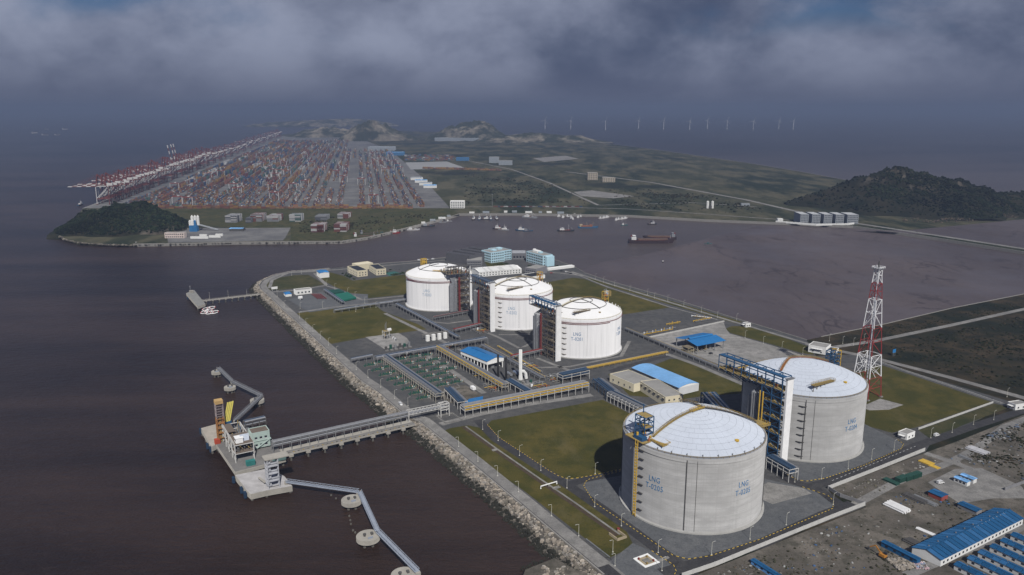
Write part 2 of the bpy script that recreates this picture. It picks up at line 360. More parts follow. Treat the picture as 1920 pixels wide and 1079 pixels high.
sheet('lawn', [(1105, 520), (1245, 561), (1392, 604), (1380, 607), (1240, 567), (1100, 524)], GRASS, .06, 'narrow grass strip along the basin wall')
sheet('lawn', [(1360, 617), (1372, 612), (1400, 612), (1480, 637), (1515, 650), (1527, 666), (1500, 662), (1440, 644), (1370, 625)], GRASS, .06, 'grass wedge beside the concrete apron')
sheet('lawn', [(909, 491.6), (940, 491.6), (955, 502), (915, 503)], GRASS, .06, 'small lawn in front of the pale blue offices')
sheet('lawn', [(1722, 807), (1864, 757), (1893, 764), (1800, 800), (1748, 826)], GRASS2, .06, 'rough grass strip beside the gate house')
# concrete and paving
sheet('concrete_apron', [(1217, 633), (1357, 605), (1361, 616), (1368, 626), (1440, 646), (1500, 665), (1532, 672), (1510, 682), (1402, 683), (1366, 691)], CONC, .07, 'wide concrete apron around the blue canopy')
sheet('concrete_apron', [(685, 632.6), (747, 624.6), (762, 633.5), (770, 644), (721, 655)], CONC, .07, 'square concrete pad under the white process skid')
sheet('concrete_apron', [(1610, 762), (1623, 759.7), (1650, 748), (1694, 759.7), (1667, 768.7), (1630, 770)], CONC, .08, 'pale concrete pad at the foot of the mast')
sheet('tank_pad', [(1095, 912), (1098, 904), (1106, 899), (1164, 884), (1300, 840), (1440, 900), (1500, 913), (1552, 930), (1562, 940), (1561, 953), (1428, 1010), (1332, 1042), (1290, 1048), (1262, 1041), (1228, 1018), (1114, 941)], PAVE, .10, 'grey paved pad around the near concrete tank')
sheet('tank_pad', [(1440, 880), (1477, 890), (1495, 900), (1512, 902), (1549, 896), (1621, 872), (1690, 841), (1693, 833), (1683, 826), (1610, 790), (1400, 760)], PAVE, .10, 'grey paved pad around the far concrete tank')
sheet('concrete_path', [(1425, 912), (1440, 905), (1506, 916), (1522, 926), (1449, 946), (1430, 938)], CONC, .14, 'pale concrete crossing beside the near concrete tank')
sheet('tank_pad', [(1150, 1048), (1186, 1019), (1222, 1034), (1262, 1060), (1267, 1072), (1255, 1092), (1170, 1110), (1120, 1070)], PAVE, .10, 'paved island around the valve pit')
sheet('yard_paving', [(540, 562), (600, 548), (690, 552), (690, 570), (580, 586)], PAVE, .07, 'blue grey paved yard of the small pump station')
for nm, px, lb in (('yard_paving', [(1165, 592), (1255, 579), (1350, 600), (1220, 630), (1165, 612)], 'dark gravel square with yellow and white valves'), ('yard_paving', [(617, 648), (688, 634), (721, 655), (700, 668), (640, 672)], 'dark paved square beside the shore road')):
    sheet(nm, px, YARD, .08, lb)
# roads
crestL = GP(crest_px)
struct('shore_road', MB().ribbon(crestL, 8.6, .11, 0, -5.6), CONCD, 'grey concrete shore road along the rock slope')
road('inner_road', [(896, 788), (930, 824), (1000, 870), (1075, 917), (1160, 976), (1222, 1022), (1262, 1050), (1300, 1080)], 8.2, ASPH, .12, 'dark asphalt road beside the long lawn')
road('inner_road', [(1068, 908), (1100, 899), (1164, 887), (1230, 868)], 7.5, ASPH, .13, 'dark asphalt road behind the near concrete tank')
road('inner_road', [(1130, 1062), (1180, 1105), (1215, 1135)], 8, ASPH, .125, 'dark asphalt road end beside the valve pit')
road('inner_road', [(1240, 1075), (1290, 1061), (1345, 1046), (1430, 1019), (1545, 966), (1600, 945)], 8.6, ASPH, .135, 'dark asphalt road along the white boundary wall')
road('inner_road', [(1462, 893), (1500, 908), (1532, 916), (1580, 950)], 8.0, ASPH, .128, 'short asphalt link between the two tank pads')
road('inner_road', [(1520, 913), (1560, 902), (1635, 873), (1715, 838), (1815, 803), (1925, 768), (2080, 715)], 8.6, ASPH, .13, 'dark asphalt road to the main gate')
road('inner_road', [(826, 796), (900, 777), (1000, 757), (1110, 741)], 7.0, CONCD, .115, 'grey road below the long pipe rack')
road('inner_road', [(1145, 697), (1165, 690), (1250, 668), (1262, 658), (1215, 636), (1165, 616)], 7.0, ASPH, .11, 'asphalt road around the white tank')
road('inner_road', [(1250, 664), (1310, 686), (1400, 724)], 6.0, CONCD, .12, 'grey path beside the lawn fence')
road('outer_road', [(1512, 645), (1560, 656), (1640, 672), (1780, 708), (1925, 748), (2100, 800)], 8.5, CONCD, .12, 'public road outside the terminal fence')
road('outer_road', [(1560, 652), (1640, 640), (1780, 611), (1925, 579), (2150, 530)], 7.5, CONCD, .13, 'grey road along the top of the basin dyke')
road('basin_road', [(1072, 510), (1097, 518), (1140, 532), (1245, 564), (1370, 602), (1454, 627), (1515, 645)], 5.0, CONCD, .125, 'pale road along the basin wall')
road('basin_road', [(1060, 508), (1096, 521), (1140, 539), (1255, 576), (1345, 600)], 3.0, CONCD, .12, 'pale footpath along the basin lawn')
road('north_road', [(505, 541), (510, 526), (540, 512.5), (590, 509.5), (640, 505.5), (760, 495), (850, 487)], 5.0, CONCD, .125, 'pale road around the rounded corner of the shore')
road('north_road', [(500, 549), (560, 544), (610, 536), (625, 540), (680, 563), (760, 555)], 5.0, CONCD, .12, 'pale road between the north lawns')
road('north_road', [(560, 586), (620, 577), (700, 569), (775, 558)], 5.0, CONCD, .11, 'pale road along the north pipe rack')
road('north_road', [(590, 513), (612, 535)], 5.0, CONCD, .115, 'short pale road past the blue roofed hut')
for px, w, lb in (([(722, 588), (790, 621), (850, 650), (880, 664)], 5, 'pale service road beside the tank pipe rack'), ([(770, 600), (840, 607), (890, 600)], 4, 'pale path in front of the T-0203 tank'), ([(1010, 690), (1068, 688), (1165, 668), (1180, 640)], 4, 'pale path around the T-0201 tank'), ([(903, 620), (935, 633), (973, 653), (984, 650), (1014, 634)], 4, 'pale angled path between two white tanks'), ([(935, 628), (1010, 628)], 2.5, 'pale straight path in front of the middle white tank'), ([(1007, 672), (1075, 698)], 4, 'pale path below the pipe tower'), ([(985, 505), (1096, 518)], 4, 'pale path beside the office car park')):
    road('path', px, w, CONCD, .10, lb)
road('camp_road', [(1600, 948), (1680, 905), (1780, 868), (1830, 842), (1885, 800), (1925, 785), (2100, 730)], 6.5, DIRT if False else CONCD, .07, 'dusty track beside the boundary wall')
road('camp_road', [(1735, 850), (1790, 868), (1860, 895), (1930, 930)], 6.5, CONCD, .075, 'dusty track into the storage yard')
sheet('concrete_apron', [(1740, 905), (1790, 880), (1840, 878), (1915, 912), (1930, 935), (1862, 935), (1800, 945)], CONCD, .06, 'dusty concrete yard of the works camp')
road('camp_road', [(1700, 1079), (1780, 1045), (1925, 985)], 6, CONCD, .07, 'dusty lane between the long shed and the cabins')
# yellow and black kerbs
KY = M('yellow_paint', (.55, .38, .05), .6, .2); KB = M('black_paint', (.03, .03, .03), .6, .2)
def kerb(px, label, closed=False):
    P = GP(px)
    if closed: P.append(P[0])
    m = MB(); k = 0
    for a, b in zip(P[:-1], P[1:]):
        d = b - a; n = max(1, int(d.length / 1.6))
        for i in range(n):
            p, q = a + d * (i / n), a + d * ((i + 1) / n); m.bar(p + ZU * .10, q + ZU * .10, .32, .3, k % 2); k += 1
    tag(obj('kerb', m, [KY, KB]), label, 'kerb', None)
kerb([(1164, 883.5), (1106, 898.6), (1098, 903.5), (1094.5, 912), (1113, 941.6), (1227.5, 1019), (1262, 1042), (1290, 1049), (1332, 1043), (1428, 1011), (1561.5, 954), (1563, 940), (1552, 929.5), (1500, 912)], 'yellow and black striped kerb around the near tank pad')
kerb([(914, 797), (934, 819.5), (983, 852), (1032, 884.5), (1048, 893.5), (1065, 898.2), (1085, 896.6), (1118, 890.6), (1164, 880.5)], 'yellow and black striped kerb around the wide lawn')
kerb([(1477, 890.6), (1495, 900.6), (1512, 902.8), (1549, 896.8), (1621, 872.8), (1690, 841.8), (1694, 833), (1683, 825.4)], 'yellow and black striped kerb around the far tank pad')
kerb([(1222, 1033.5), (1263, 1060), (1268, 1072), (1256, 1092)], 'striped kerb around the valve pit island')
# ---- rock revetment: sloping bed and tens of thousands of boulders
ROCK = MA('armour_rock', .95, .3, .1)
def offset_line(P, d):
    out = []
    for i, p in enumerate(P):
        t = (P[min(i + 1, len(P) - 1)] - P[max(i - 1, 0)]); t.normalize(); out.append(p + Vector((-t.y, t.x, 0)) * d)
    return out
ico_v = None
def rock_shape():
    import bmesh
    bm = bmesh.new(); bmesh.ops.create_icosphere(bm, subdivisions=1, radius=1.0)
    v = np.array([p.co[:] for p in bm.verts]); f = np.array([[q.index for q in t.verts] for t in bm.faces]); bm.free(); return v, f
RV, RF = rock_shape()
def rocks(name, line, w0, w1, z0, z1, dens, smin, smax, label, seed=1, pal=None):
    rs = np.random.RandomState(seed); C = []; S = []
    for a, b in zip(line[:-1], line[1:]):
        d = b - a; l = d.length; n = int(l * (w1 - w0) * dens)
        if n == 0: continue
        nrm = Vector((-d.y, d.x, 0)).normalized()
        t = rs.rand(n); w = rs.rand(n); wj = w0 + (w1 - w0) * w
        x = a.x + d.x * t + nrm.x * wj; y = a.y + d.y * t + nrm.y * wj; z = z0 + (z1 - z0) * w + rs.rand(n) * .5 - .35
        C.append(np.stack([x, y, z], 1))
    C = np.concatenate(C); n = len(C); s = smin + (smax - smin) * rs.rand(n) ** 2
    P = RV[None] * (1 + .45 * (rs.rand(n, len(RV), 1) - .5)); P = P * (s[:, None, None] * (.7 + .6 * rs.rand(n, 1, 3)) * np.array([1, 1, .75]))
    a = rs.rand(n) * 6.3; ca, sa = np.cos(a)[:, None], np.sin(a)[:, None]
    X = P[..., 0] * ca - P[..., 1] * sa; Y = P[..., 0] * sa + P[..., 1] * ca; P = np.stack([X, Y, P[..., 2]], -1) + C[:, None]
    F = (RF[None] + len(RV) * np.arange(n)[:, None, None]).reshape(-1, 3)
    pal = pal if pal is not None else np.array([(.30, .26, .215), (.36, .32, .27), (.22, .195, .165), (.27, .25, .225), (.16, .145, .12)])
    c = pal[rs.randint(0, len(pal), n)] * (.75 + .5 * rs.rand(n, 1))
    wet = np.clip((C[:, 2] - (SEA + 2.0) + rs.randn(n) * .35) / .7, 0, 1)[:, None]     # dark weed up to the tide line
    c = c * wet + np.array([(.03, .03, .024)]) * (1 - wet)
    o = np_mesh(name, P.reshape(-1, 3), F, ROCK, np.repeat(c, len(RF), 0)); tag(o, label, 'rocks', None, 'stuff'); return o
line = crestL
mbs = MB(); toe = offset_line(line, 16.0)
mbs.add([p + ZU * .05 for p in offset_line(line, .6)] + [p + ZU * (SEA - 1.2) for p in toe], [(i, i + 1, len(line) + i + 1, len(line) + i) for i in range(len(line) - 1)])
mbs.f = [f[::-1] for f in mbs.f]
struct('rock_slope', mbs, M('rock_bed', (.10, .09, .078), .95, .4, .3), 'sloping rubble bed under the boulders')
rocks('armour_rocks', [p for p in line[:11]], 1.2, 15.5, .2, SEA - .8, .62, .55, 1.75, 'pale grey brown boulders piled along the sea wall', 3)
rocks('armour_rocks', [p for p in line[10:20]], 1.2, 15.5, .2, SEA - .8, .45, .6, 1.6, 'boulders around the rounded corner of the shore', 4)
rocks('armour_rocks', GP(ne_px), .6, 5.0, .0, SEA - .2, .22, .5, 1.3, 'small dark boulders along the basin wall', 5, np.array([(.11, .10, .09), (.15, .135, .12)]))
rocks('armour_rocks', GP([(985, 1062), (1040, 1042), (1082, 1062), (1130, 1100)]), -14, 9, -.8, SEA - .5, .30, .4, 1.5, 'loose rubble on the dirt spit', 6)
tag(obj('parapet', MB().wall(offset_line(crestL, .3), .7, -.3, .75), M('parapet_concrete', (.24, .23, .215), .9, .2)), 'low concrete parapet along the top of the rock slope', 'parapet')
tag(obj('basin_wall', MB().wall(GP(ne_px), .6, -2.5, .7), M('parapet_concrete', (.24, .23, .215))), 'low concrete wall along the basin edge', 'wall')
tag(obj('dyke_wall', MB().wall(GP(cause_px), .8, -3.0, .6), M('parapet_concrete', (.24, .23, .215))), 'concrete edge of the basin dyke', 'wall')
# ================================================================ STORAGE TANKS
def m_tank_conc():
    n = NT('cast_concrete'); p = n.pos(); sp = n.N.new('ShaderNodeSeparateXYZ'); n.L.new(p, sp.inputs[0])
    z = sp.outputs[2]; fr = n.math('FRACT', n.math('MULTIPLY', z, 1 / 3.9)); joint = n.math('LESS_THAN', fr, .05)
    blot = n.noise(.06, 6, .66, n.scaled(p, (1, 1, 2.6))); streak = n.noise(.5, 4, .6, n.scaled(p, (1, 1, .05))); band = n.noise(.33, 3, .6, n.scaled(p, (.02, .02, 1)))
    c = n.mix(n.ramp(blot, .3, .7), (.37, .368, .364), (.49, .488, .482)); c = n.mix(n.math('MULTIPLY', n.ramp(streak, .5, .78), .22), c, (.36, .355, .345))
    c = n.mix(n.math('MULTIPLY', n.ramp(band, .42, .62), .5), c, (.36, .357, .35)); c = n.mix(n.math('MULTIPLY', joint, .42), c, (.25, .245, .24))
    fz = n.math('LESS_THAN', n.math('FRACT', n.math('MULTIPLY', z, 1 / .98)), .12); c = n.mix(n.math('MULTIPLY', fz, .22), c, (.25, .245, .24))      # board lines
    fv = n.noise(1.1, 2, .5, n.scaled(p, (1, 1, .004))); c = n.mix(n.math('MULTIPLY', n.ramp(fv, .56, .62), .14), c, (.28, .275, .27))
    dark = n.noise(.05, 5, .7, n.scaled(p, (.5, .5, 4.0), None, (3, 9, 2))); c = n.mix(n.math('MULTIPLY', n.ramp(dark, .64, .76), .45), c, (.26, .257, .25))
    return n.done(c, .85, .2)
def m_tank_white():
    n = NT('white_tank_paint'); p = n.pos()
    st = n.noise(.42, 4, .6, n.scaled(p, (1, 1, .03))); bl = n.noise(.03, 4, .6)
    c = n.mix(n.ramp(st, .42, .72), (.80, .795, .80), (.69, .69, .695)); c = n.mix(n.math('MULTIPLY', n.ramp(bl, .5, .7), .3), c, (.62, .63, .67)); rust = n.noise(.9, 5, .65, n.scaled(p, (1, 1, .045), None, (4, 1, 0))); c = n.mix(n.math('MULTIPLY', n.ramp(rust, .66, .80), .4), c, (.40, .33, .26)); return n.done(c, .5, .4)
TCONC = m_tank_conc(); TWHITE = m_tank_white()
DOMEC = M('pale_dome_plate', (.54, .58, .645), .55, .06, .10); DOMEG = M('dome_joint', (.24, .26, .30), .8, .1); DOMEW = M('white_dome', (.78, .775, .77), .5, .05, .06)
YEL = M('safety_yellow', (.50, .33, .05), .6, .3, .8); YELR = M('rusty_yellow_grating', (.26, .19, .07), .8, .4, .8); BLUE = M('blue_steel', (.022, .075, .16), .55, .25, .6)
STEEL = M('galvanised_steel', (.28, .285, .29), .5, .25, .5, .4, .3); DSTEEL = M('dark_steel', (.085, .082, .08), .6, .3, .6); REDP = M('dark_red_pipe', (.19, .035, .032), .5, .2, .6)
WHITE = M('white_paint', (.72, .72, .72), .5, .1, .3); LBLUE = M('blue_lettering', (.04, .17, .36), .6, .25, .6); LFADE = M('faded_blue_lettering', (.22, .35, .50), .6, .25, .6); PIPEG = M('silver_pipe', (.42, .43, .45), .35, .2, .5, .5, .5)
BRN = M('brown_grating', (.16, .135, .10), .8, .35, .8); RUST = M('rust_orange', (.30, .10, .035), .75, .35, .6); BASEC = M('base_concrete', (.36, .355, .34), .9, .15)
def text_mesh(txt, size):
    cu = bpy.data.curves.new('letters', 'FONT'); cu.body = txt; cu.size = size; cu.align_x = 'CENTER'; cu.resolution_u = 3; cu.space_character = 1.12
    o = bpy.data.objects.new('letters', cu); col.objects.link(o); dg = bpy.context.evaluated_depsgraph_get(); me = bpy.data.meshes.new_from_object(o.evaluated_get(dg))
    v = [tuple(p.co) for p in me.vertices]; f = [tuple(p.vertices) for p in me.polygons]; bpy.data.objects.remove(o); bpy.data.curves.remove(cu); bpy.data.meshes.remove(me); return v, f
def near_angle(c, r, px, z):
    best = None
    for k in range(1440):
        a = 2 * math.pi * k / 1440; P = Vector((c[0] + r * math.cos(a), c[1] + r * math.sin(a), z)); 
        if P.x * math.cos(a) + P.y * math.sin(a) > 0: continue           # far side
        d = Vector((P.x, P.y, z - CAMZ)); zz = d.y * _cp - d.z * _sp; x = 960 + FPX * d.x / zz
        if best is None or abs(x - px) < best[0]: best = (abs(x - px), a)
    return best[1]
def wall_text(parent, c, r, ang, lines, mat=None):
    for txt, z, size in lines:
        v, f = text_mesh(txt, size); mb = MB()
        front = []; 
        for k in (0, 1):
            for x, y, _ in v:
                a = ang + x * .76 / r; rr = r + .02 + .12 * k; front.append((c[0] + rr * math.cos(a), c[1] + rr * math.sin(a), z + y))
        n = len(v); mb.add(front, [tuple(i + n for i in q) for q in f]); obj('lettering', mb, mat or LBLUE, parent)
class Dome:
    def __init__(s, c, r, h, rise): s.c = c; s.r = r; s.h = h; s.S = (r * r + rise * rise) / (2 * rise); s.rise = rise
    def z(s, d): return s.h + s.rise - s.S + math.sqrt(max(s.S ** 2 - d * d, 0))
    def at(s, a, d, up=0.0): return Vector((s.c[0] + d * math.cos(a), s.c[1] + d * math.sin(a), s.z(d) + up))
def lattice(parent, o, ax, ay, la, lb, H, lev, mat, na=2, platmat=None, stair=True, w=.45):
    """braced steel frame on a rectangle o..o+la*ax..o+lb*ay; every column, frame level, brace set and stair flight its own part"""
    o = Vector(o); cols = [o + ax * (la * i / na) + ay * (lb * j) for i in range(na + 1) for j in (0, 1)]
    for p in cols: obj('column', MB().bar(p, p + ZU * H, w), mat, parent)
    dz = H / lev
    for k in range(1, lev + 1):
        m = MB(); z = ZU * dz * k
        for j in (0, 1): m.bar(o + ay * lb * j + z, o + ax * la + ay * lb * j + z, w * .8)
        for i in range(na + 1): m.bar(o + ax * (la * i / na) + z, o + ax * (la * i / na) + ay * lb + z, w * .8)
        obj('floor_frame', m, mat, parent)
        for i in range(na):
            for j in (0, 1):
                p = o + ax * (la * i / na) + ay * lb * j; q = o + ax * (la * (i + 1) / na) + ay * lb * j
                a, b = (p, q) if (k + i) % 2 else (q, p); obj('brace', MB().bar(a + ZU * dz * (k - 1), b + z, w * .55), mat, parent)
        if platmat is not None and k % 2 == 0:
            obj('landing', MB().frame(o + ax * la * .5 + ay * lb * .5 + z + ZU * .3, ax * la * .5, ay * lb * .42, ZU * .08), platmat, parent)
        if stair:
            a, b = (.15, .85) if k % 2 else (.85, .15)
            obj('stair_flight', MB().bar(o + ax * la / na * a + ay * lb * .25 + ZU * dz * (k - 1), o + ax * la / na * b + ay * lb * .25 + z, 1.1, .35), platmat or mat, parent)
def railing(parent, pts, mat, h=1.2, step=3.0, name='railing', w=.14):
    m = MB()
    for a, b in zip(pts[:-1], pts[1:]):
        a, b = Vector(a), Vector(b); m.bar(a + ZU * h, b + ZU * h, w); m.bar(a + ZU * h * .5, b + ZU * h * .5, w * .7)
        n = max(1, int((b - a).length / step))
        for i in range(n): q = a + (b - a) * (i / n); m.bar(q, q + ZU * h, w)
    return obj(name, m, mat, parent)
def tank(code, c, r, h, concrete, label, group):
    t = thing('storage_tank', label, 'storage tank', (c[0], c[1], 0.1), group); C = (c[0], c[1], 0); d = Dome(c, r, h, .268 * r)
    obj('base_slab', MB().lathe(C, [(r + 1.6, .1), (r + 1.6, 1.0), (r + .2, 1.25)], 96), BASEC, t)
    if concrete:
        obj('wall', MB().lathe(C, [(r, .2), (r, .5), (r, h - 3.5), (r, h - 3.2), (r + .35, h - 3.0), (r + .35, h - 2.7), (r + .35, h - .2), (r + .35, h), (r - 1.2, h)], 128), TCONC, t, True)
        g0 = near_angle(c, r, {'T-0205': 1285, 'T-0204': 1507}[code], 24)
        for k in range(4):
            a = g0 + math.pi / 2 * k; hw = 3.0 / r
            obj('buttress', MB().lathe(C, [(r + .3, 1.2), (r + .3, h - 3.3)], 8, a, a + 2 * hw), TCONC, t, False)
            for q in (a, a + 2 * hw):
                p = Vector((c[0] + (r + .3) * math.cos(q), c[1] + (r + .3) * math.sin(q), 0)); rad = Vector((math.cos(q), math.sin(q), 0)); tan = Vector((-rad.y, rad.x, 0))
                obj('joint_cover', MB().frame(p + ZU * (h / 2), rad * .18, tan * (.28 if q == a else .12), ZU * (h / 2 - 1.4)), DSTEEL, t)
        obj('dome_shell', MB().lathe(C, [(max(d.r * k / 12, .02) - (.0 if k else 0), d.z(d.r * k / 12) - .14) for k in range(13)][::-1], 96), DOMEG, t, True)
        rings = 10; drs = (r - 1.3) / rings
        for i in range(rings):
            r0, r1 = drs * i, drs * (i + 1); n = max(6, int(round(2 * math.pi * (r0 + r1) / 2 / 5.4))); src = None; gap = .05
            for k in range(n):
                if src is None:
                    m = MB(); a1 = 2 * math.pi / n; gm = gap / max(r0 + r1, 2); S = 3
                    for q in range(S):
                        qa, qb = gm + (a1 - 2 * gm) * q / S, gm + (a1 - 2 * gm) * (q + 1) / S
                        rr0, rr1 = max(r0 + gap, .05), r1 - gap
                        P = [d.at(qa, rr0, .06), d.at(qa, rr1, .06), d.at(qb, rr1, .06), d.at(qb, rr0, .06)]
                        m.add(P, [(0, 1, 2, 3)]); 
                    src = obj('roof_plate', m, DOMEC, t, True)
                else: piece_copies(src, t, [t.location], [2 * math.pi * k / n + (i * .37) * 0])
    else:
        obj('wall', MB().lathe(C, [(r + .8, .2), (r + .8, .9), (r, 3.0), (r, 3.5), (r, h - 2.5), (r, h - 2.2), (r + .25, h - 2.0), (r + .25, h - 1.8), (r + .25, h - .2), (r + .25, h), (r - .8, h + .1)], 128), TWHITE, t, True)
        obj('dome', MB().lathe(C, [(max(r * k / 16, .02), d.z(r * k / 16 * .995)) for k in range(17)][::-1], 96), DOMEW, t, True)
        for rr, nm in ((r * .62, 'sprinkler_ring'), (r * .28, 'sprinkler_ring')):
            obj(nm, MB().tube([d.at(2 * math.pi * k / 60, rr, .45) for k in range(61)], .32, 6), DSTEEL, t)
        a = near_angle(c, r * .6, {'T-0201': 1122, 'T-0202': 995, 'T-0203': 790}[code], h + 6)
        obj('sprinkler_riser', MB().tube([d.at(a, r * k / 8 * .66, .5) for k in range(9)], .38, 6), DSTEEL, t)
        for zz, a0, a1 in ((h - 2.9, -2.9, .4), (h - 4.2, -2.7, -.9)):
            obj('sprinkler_pipe', MB().tube([(c[0] + (r + .5) * math.cos(a0 + (a1 - a0) * k / 40), c[1] + (r + .5) * math.sin(a0 + (a1 - a0) * k / 40), zz) for k in range(41)], .26, 6), REDP, t)
        a = near_angle(c, r, {'T-0201': 1101, 'T-0202': 973, 'T-0203': 800}[code], 20)
        obj('wall_seam', MB().tube([(c[0] + (r + .12) * math.cos(a), c[1] + (r + .12) * math.sin(a), z) for z in (3, h - 2.5)], .12, 5), STEEL, t)
    railing(t, [(c[0] + (r - .3) * math.cos(2 * math.pi * k / 72), c[1] + (r - .3) * math.sin(2 * math.pi * k / 72), h + .05) for k in range(73)], YELR if concrete else M('pale_yellow_rail', (.50, .44, .26), .6, .2), 1.25, 2.6)
    return t, d
def walkway(t, pts, w, mat, railmat, h=1.2):
    for a, b in zip(pts[:-1], pts[1:]): pass
    m = MB(); 
    for a, b in zip(pts[:-1], pts[1:]): m.bar(a, b, w, .25)
    obj('walkway', m, mat, t)
    for s in (-1, 1):
        q = []
        for i, p in enumerate(pts):
            dd = pts[min(i + 1, len(pts) - 1)] - pts[max(i - 1, 0)]; dd.z = 0; dd.normalize(); q.append(p + Vector((-dd.y, dd.x, 0)) * s * w / 2)
        railing(t, q, railmat, h, 2.0, 'handrail', .16)
TK = {'T-0205': ((116.08, 474.62), 44.5, 48.08), 'T-0204': ((221.8, 572.8), 44.5, 48.08), 'T-0201': ((72.57, 808.9), 42.3, 40.48), 'T-0202': ((5.43, 913.4), 42.3, 40.48), 'T-0203': ((-93.93, 1000.1), 42.3, 40.48)}
T5, D5 = tank('T-0205', *TK['T-0205'], True, 'bare concrete storage tank marked T-0205 with pale blue white dome', 'storage tanks')
T4, D4 = tank('T-0204', *TK['T-0204'], True, 'bare concrete storage tank marked T-0204 beside blue pipe tower', 'storage tanks')
T1, D1 = tank('T-0201', *TK['T-0201'], False, 'white painted storage tank marked T-0201', 'storage tanks')
T2, D2 = tank('T-0202', *TK['T-0202'], False, 'white painted storage tank marked T-0202', 'storage tanks')
T3, D3 = tank('T-0203', *TK['T-0203'], False, 'white painted storage tank marked T-0203', 'storage tanks')
def txt(t, code, px, z, s):
    c, r, h = TK[code]; a = near_angle(c, r, px, z); wall_text(t, c, r + .05, a, [('LNG', z + .5, s), (code, z - s * .92, s)], LFADE if code in ('T-0202', 'T-0203') else None)
txt(T5, 'T-0205', 1227, 27.5, 5.0); txt(T5, 'T-0205', 1394, 27.5, 5.0); txt(T4, 'T-0204', 1597, 27, 5.2)
txt(T1, 'T-0201', 1082, 24, 5.0); txt(T1, 'T-0201', 1160, 24, 5.0); txt(T2, 'T-0202', 959, 24, 5.0); txt(T3, 'T-0203', 800, 24, 5.0)
def brackets(t, c, r, px, n, mat, dz):
    a = near_angle(c, r, px, 20)
    for k in range(n):
        z = 4 + dz * k; P = [Vector((c[0] + (r + o) * math.cos(a + da), c[1] + (r + o) * math.sin(a + da), z)) for da, o in ((-.03, .1), (.05, 1.0), (.09, .2))]
        obj('pipe_bracket', MB().bar(P[0], P[1], .55, .4).bar(P[1], P[2], .45, .35), mat, t)
# ---- T-0205 roof gear
c5 = TK['T-0205'][0]; c5v = Vector((c5[0], c5[1], 0))
def rel(c, du, dv, z=0.0): return Vector((c[0], c[1], 0)) + U * du + V * dv + ZU * z
al = math.atan2(-V.y, -V.x)                       # azimuth of the ladder
lad = rel(c5, 0, -46.6)
lb = MB(); 
for s in (-1.1, 1.1):
    lb.bar(lad + U * s + ZU * .6, lad + U * s + ZU * 51, .45)
obj('ladder_rail', lb, YEL, T5)
for k in range(24): obj('ladder_cage', MB().bar(lad - U * 1.1 + ZU * (2 + 2 * k), lad + U * 1.1 + ZU * (2 + 2 * k), .5, .8), YEL, T5)
for k in range(8): obj('pipe_bracket', MB().bar(rel(c5, 1.6, -45.2, 6 + 5.6 * k), rel(c5, 5.2, -44.9, 6 + 5.6 * k), .5), DSTEEL, T5)
obj('ladder_hoist', MB().bar(rel(c5, -2, -44.5, 48), rel(c5, -2, -44.5, 55), 1.2), YEL, T5)
pump = bpy.data.objects.new('pump_tower', None); col.objects.link(pump); pump.parent = T5
base = rel(c5, -7.5, -42, 50.5)
lattice(pump, base, U, V, 9, 7, 14, 4, BLUE, 2, YELR, False, .55)
obj('pump_barrel', MB().cyl(base + U * 4.5 + V * 3.5 - ZU * 1, 1.0, 9, 12), YEL, pump); obj('vent_pipe', MB().cyl(base + U * 1.5 + V * 5 + ZU * 14, .35, 6, 8), BLUE, pump)
obj('deck', MB().frame(base + U * 4.5 + V * 3, U * 8.5, V * 7.5, ZU * .25), YELR, pump); obj('skid', MB().frame(base + U * 7 + V * -1.5 + ZU * 1.5, U * 4, V * 2, ZU * 1.2), BLUE, pump)
for i in range(5): obj('valve', MB().cyl(base + U * (3 + 2.3 * i) + V * (1 + (i % 2) * 3) - ZU * .2, .55, 2.6, 8), [YEL, RUST, BLUE][i % 3], pump)
dk = rel(c5, 9.5, -36.5, 51.2)
obj('valve_deck', MB().frame(dk, U * 6, V * 3.2, ZU * .25), YELR, T5)
for i in range(4):
    for j in (0, 1): obj('deck_leg', MB().bar(dk + U * (-5 + 3.3 * i) + V * (5.6 * j - 2.8), dk + U * (-5 + 3.3 * i) + V * (5.6 * j - 2.8) - ZU * 5, .4), BLUE, T5)
railing(T5, [dk + U * a + V * b + ZU * .2 for a, b in ((-6, -3), (6, -3), (6, 3), (-6, 3), (-6, -3))], YEL, 1.3, 2)
def dome_path(D, P, Q, n=12, up=1.0):
    out = []
    for k in range(n + 1):
        p = Vector(P).lerp(Vector(Q), k / n); d = math.hypot(p.x - D.c[0], p.y - D.c[1]); p.z = D.z(min(d, D.r)) + up; out.append(p)
    return out
walkway(T5, dome_path(D5, rel(c5, 4, -37), rel(c5, 0, -3), 10), 1.7, YELR, YELR)
walkway(T5, dome_path(D5, rel(c5, 0, -3), rel(c5, -2, 9), 6), 3.2, YELR, YEL)
walkway(T5, dome_path(D5, rel(c5, -2, 9), rel(c5, 16, 39), 12), 2.2, DSTEEL, YELR)
walkway(T5, dome_path(D5, rel(c5, -2, 9), rel(c5, -29, 14), 8), 1.7, DSTEEL, YELR)
obj('manhole', MB().cyl(D5.at(near_angle(c5, 36, 1384, 52), 35, 0), 1.3, .9, 14), YEL, T5)
obj('landing_deck', MB().frame(rel(c5, 17, 41.5, 49.3), U * 5, V * 4, ZU * .3), YELR, T5)
railing(T5, [rel(c5, 12, 45, 49.6), rel(c5, 22, 45, 49.6), rel(c5, 22, 37, 50.5)], YEL, 1.4, 2)
for k in range(10): obj('roof_nozzle', MB().cyl(D5.at(-2.3 + .21 * k, 43.2, -.3), .25, 1.8, 6), STEEL, T5)
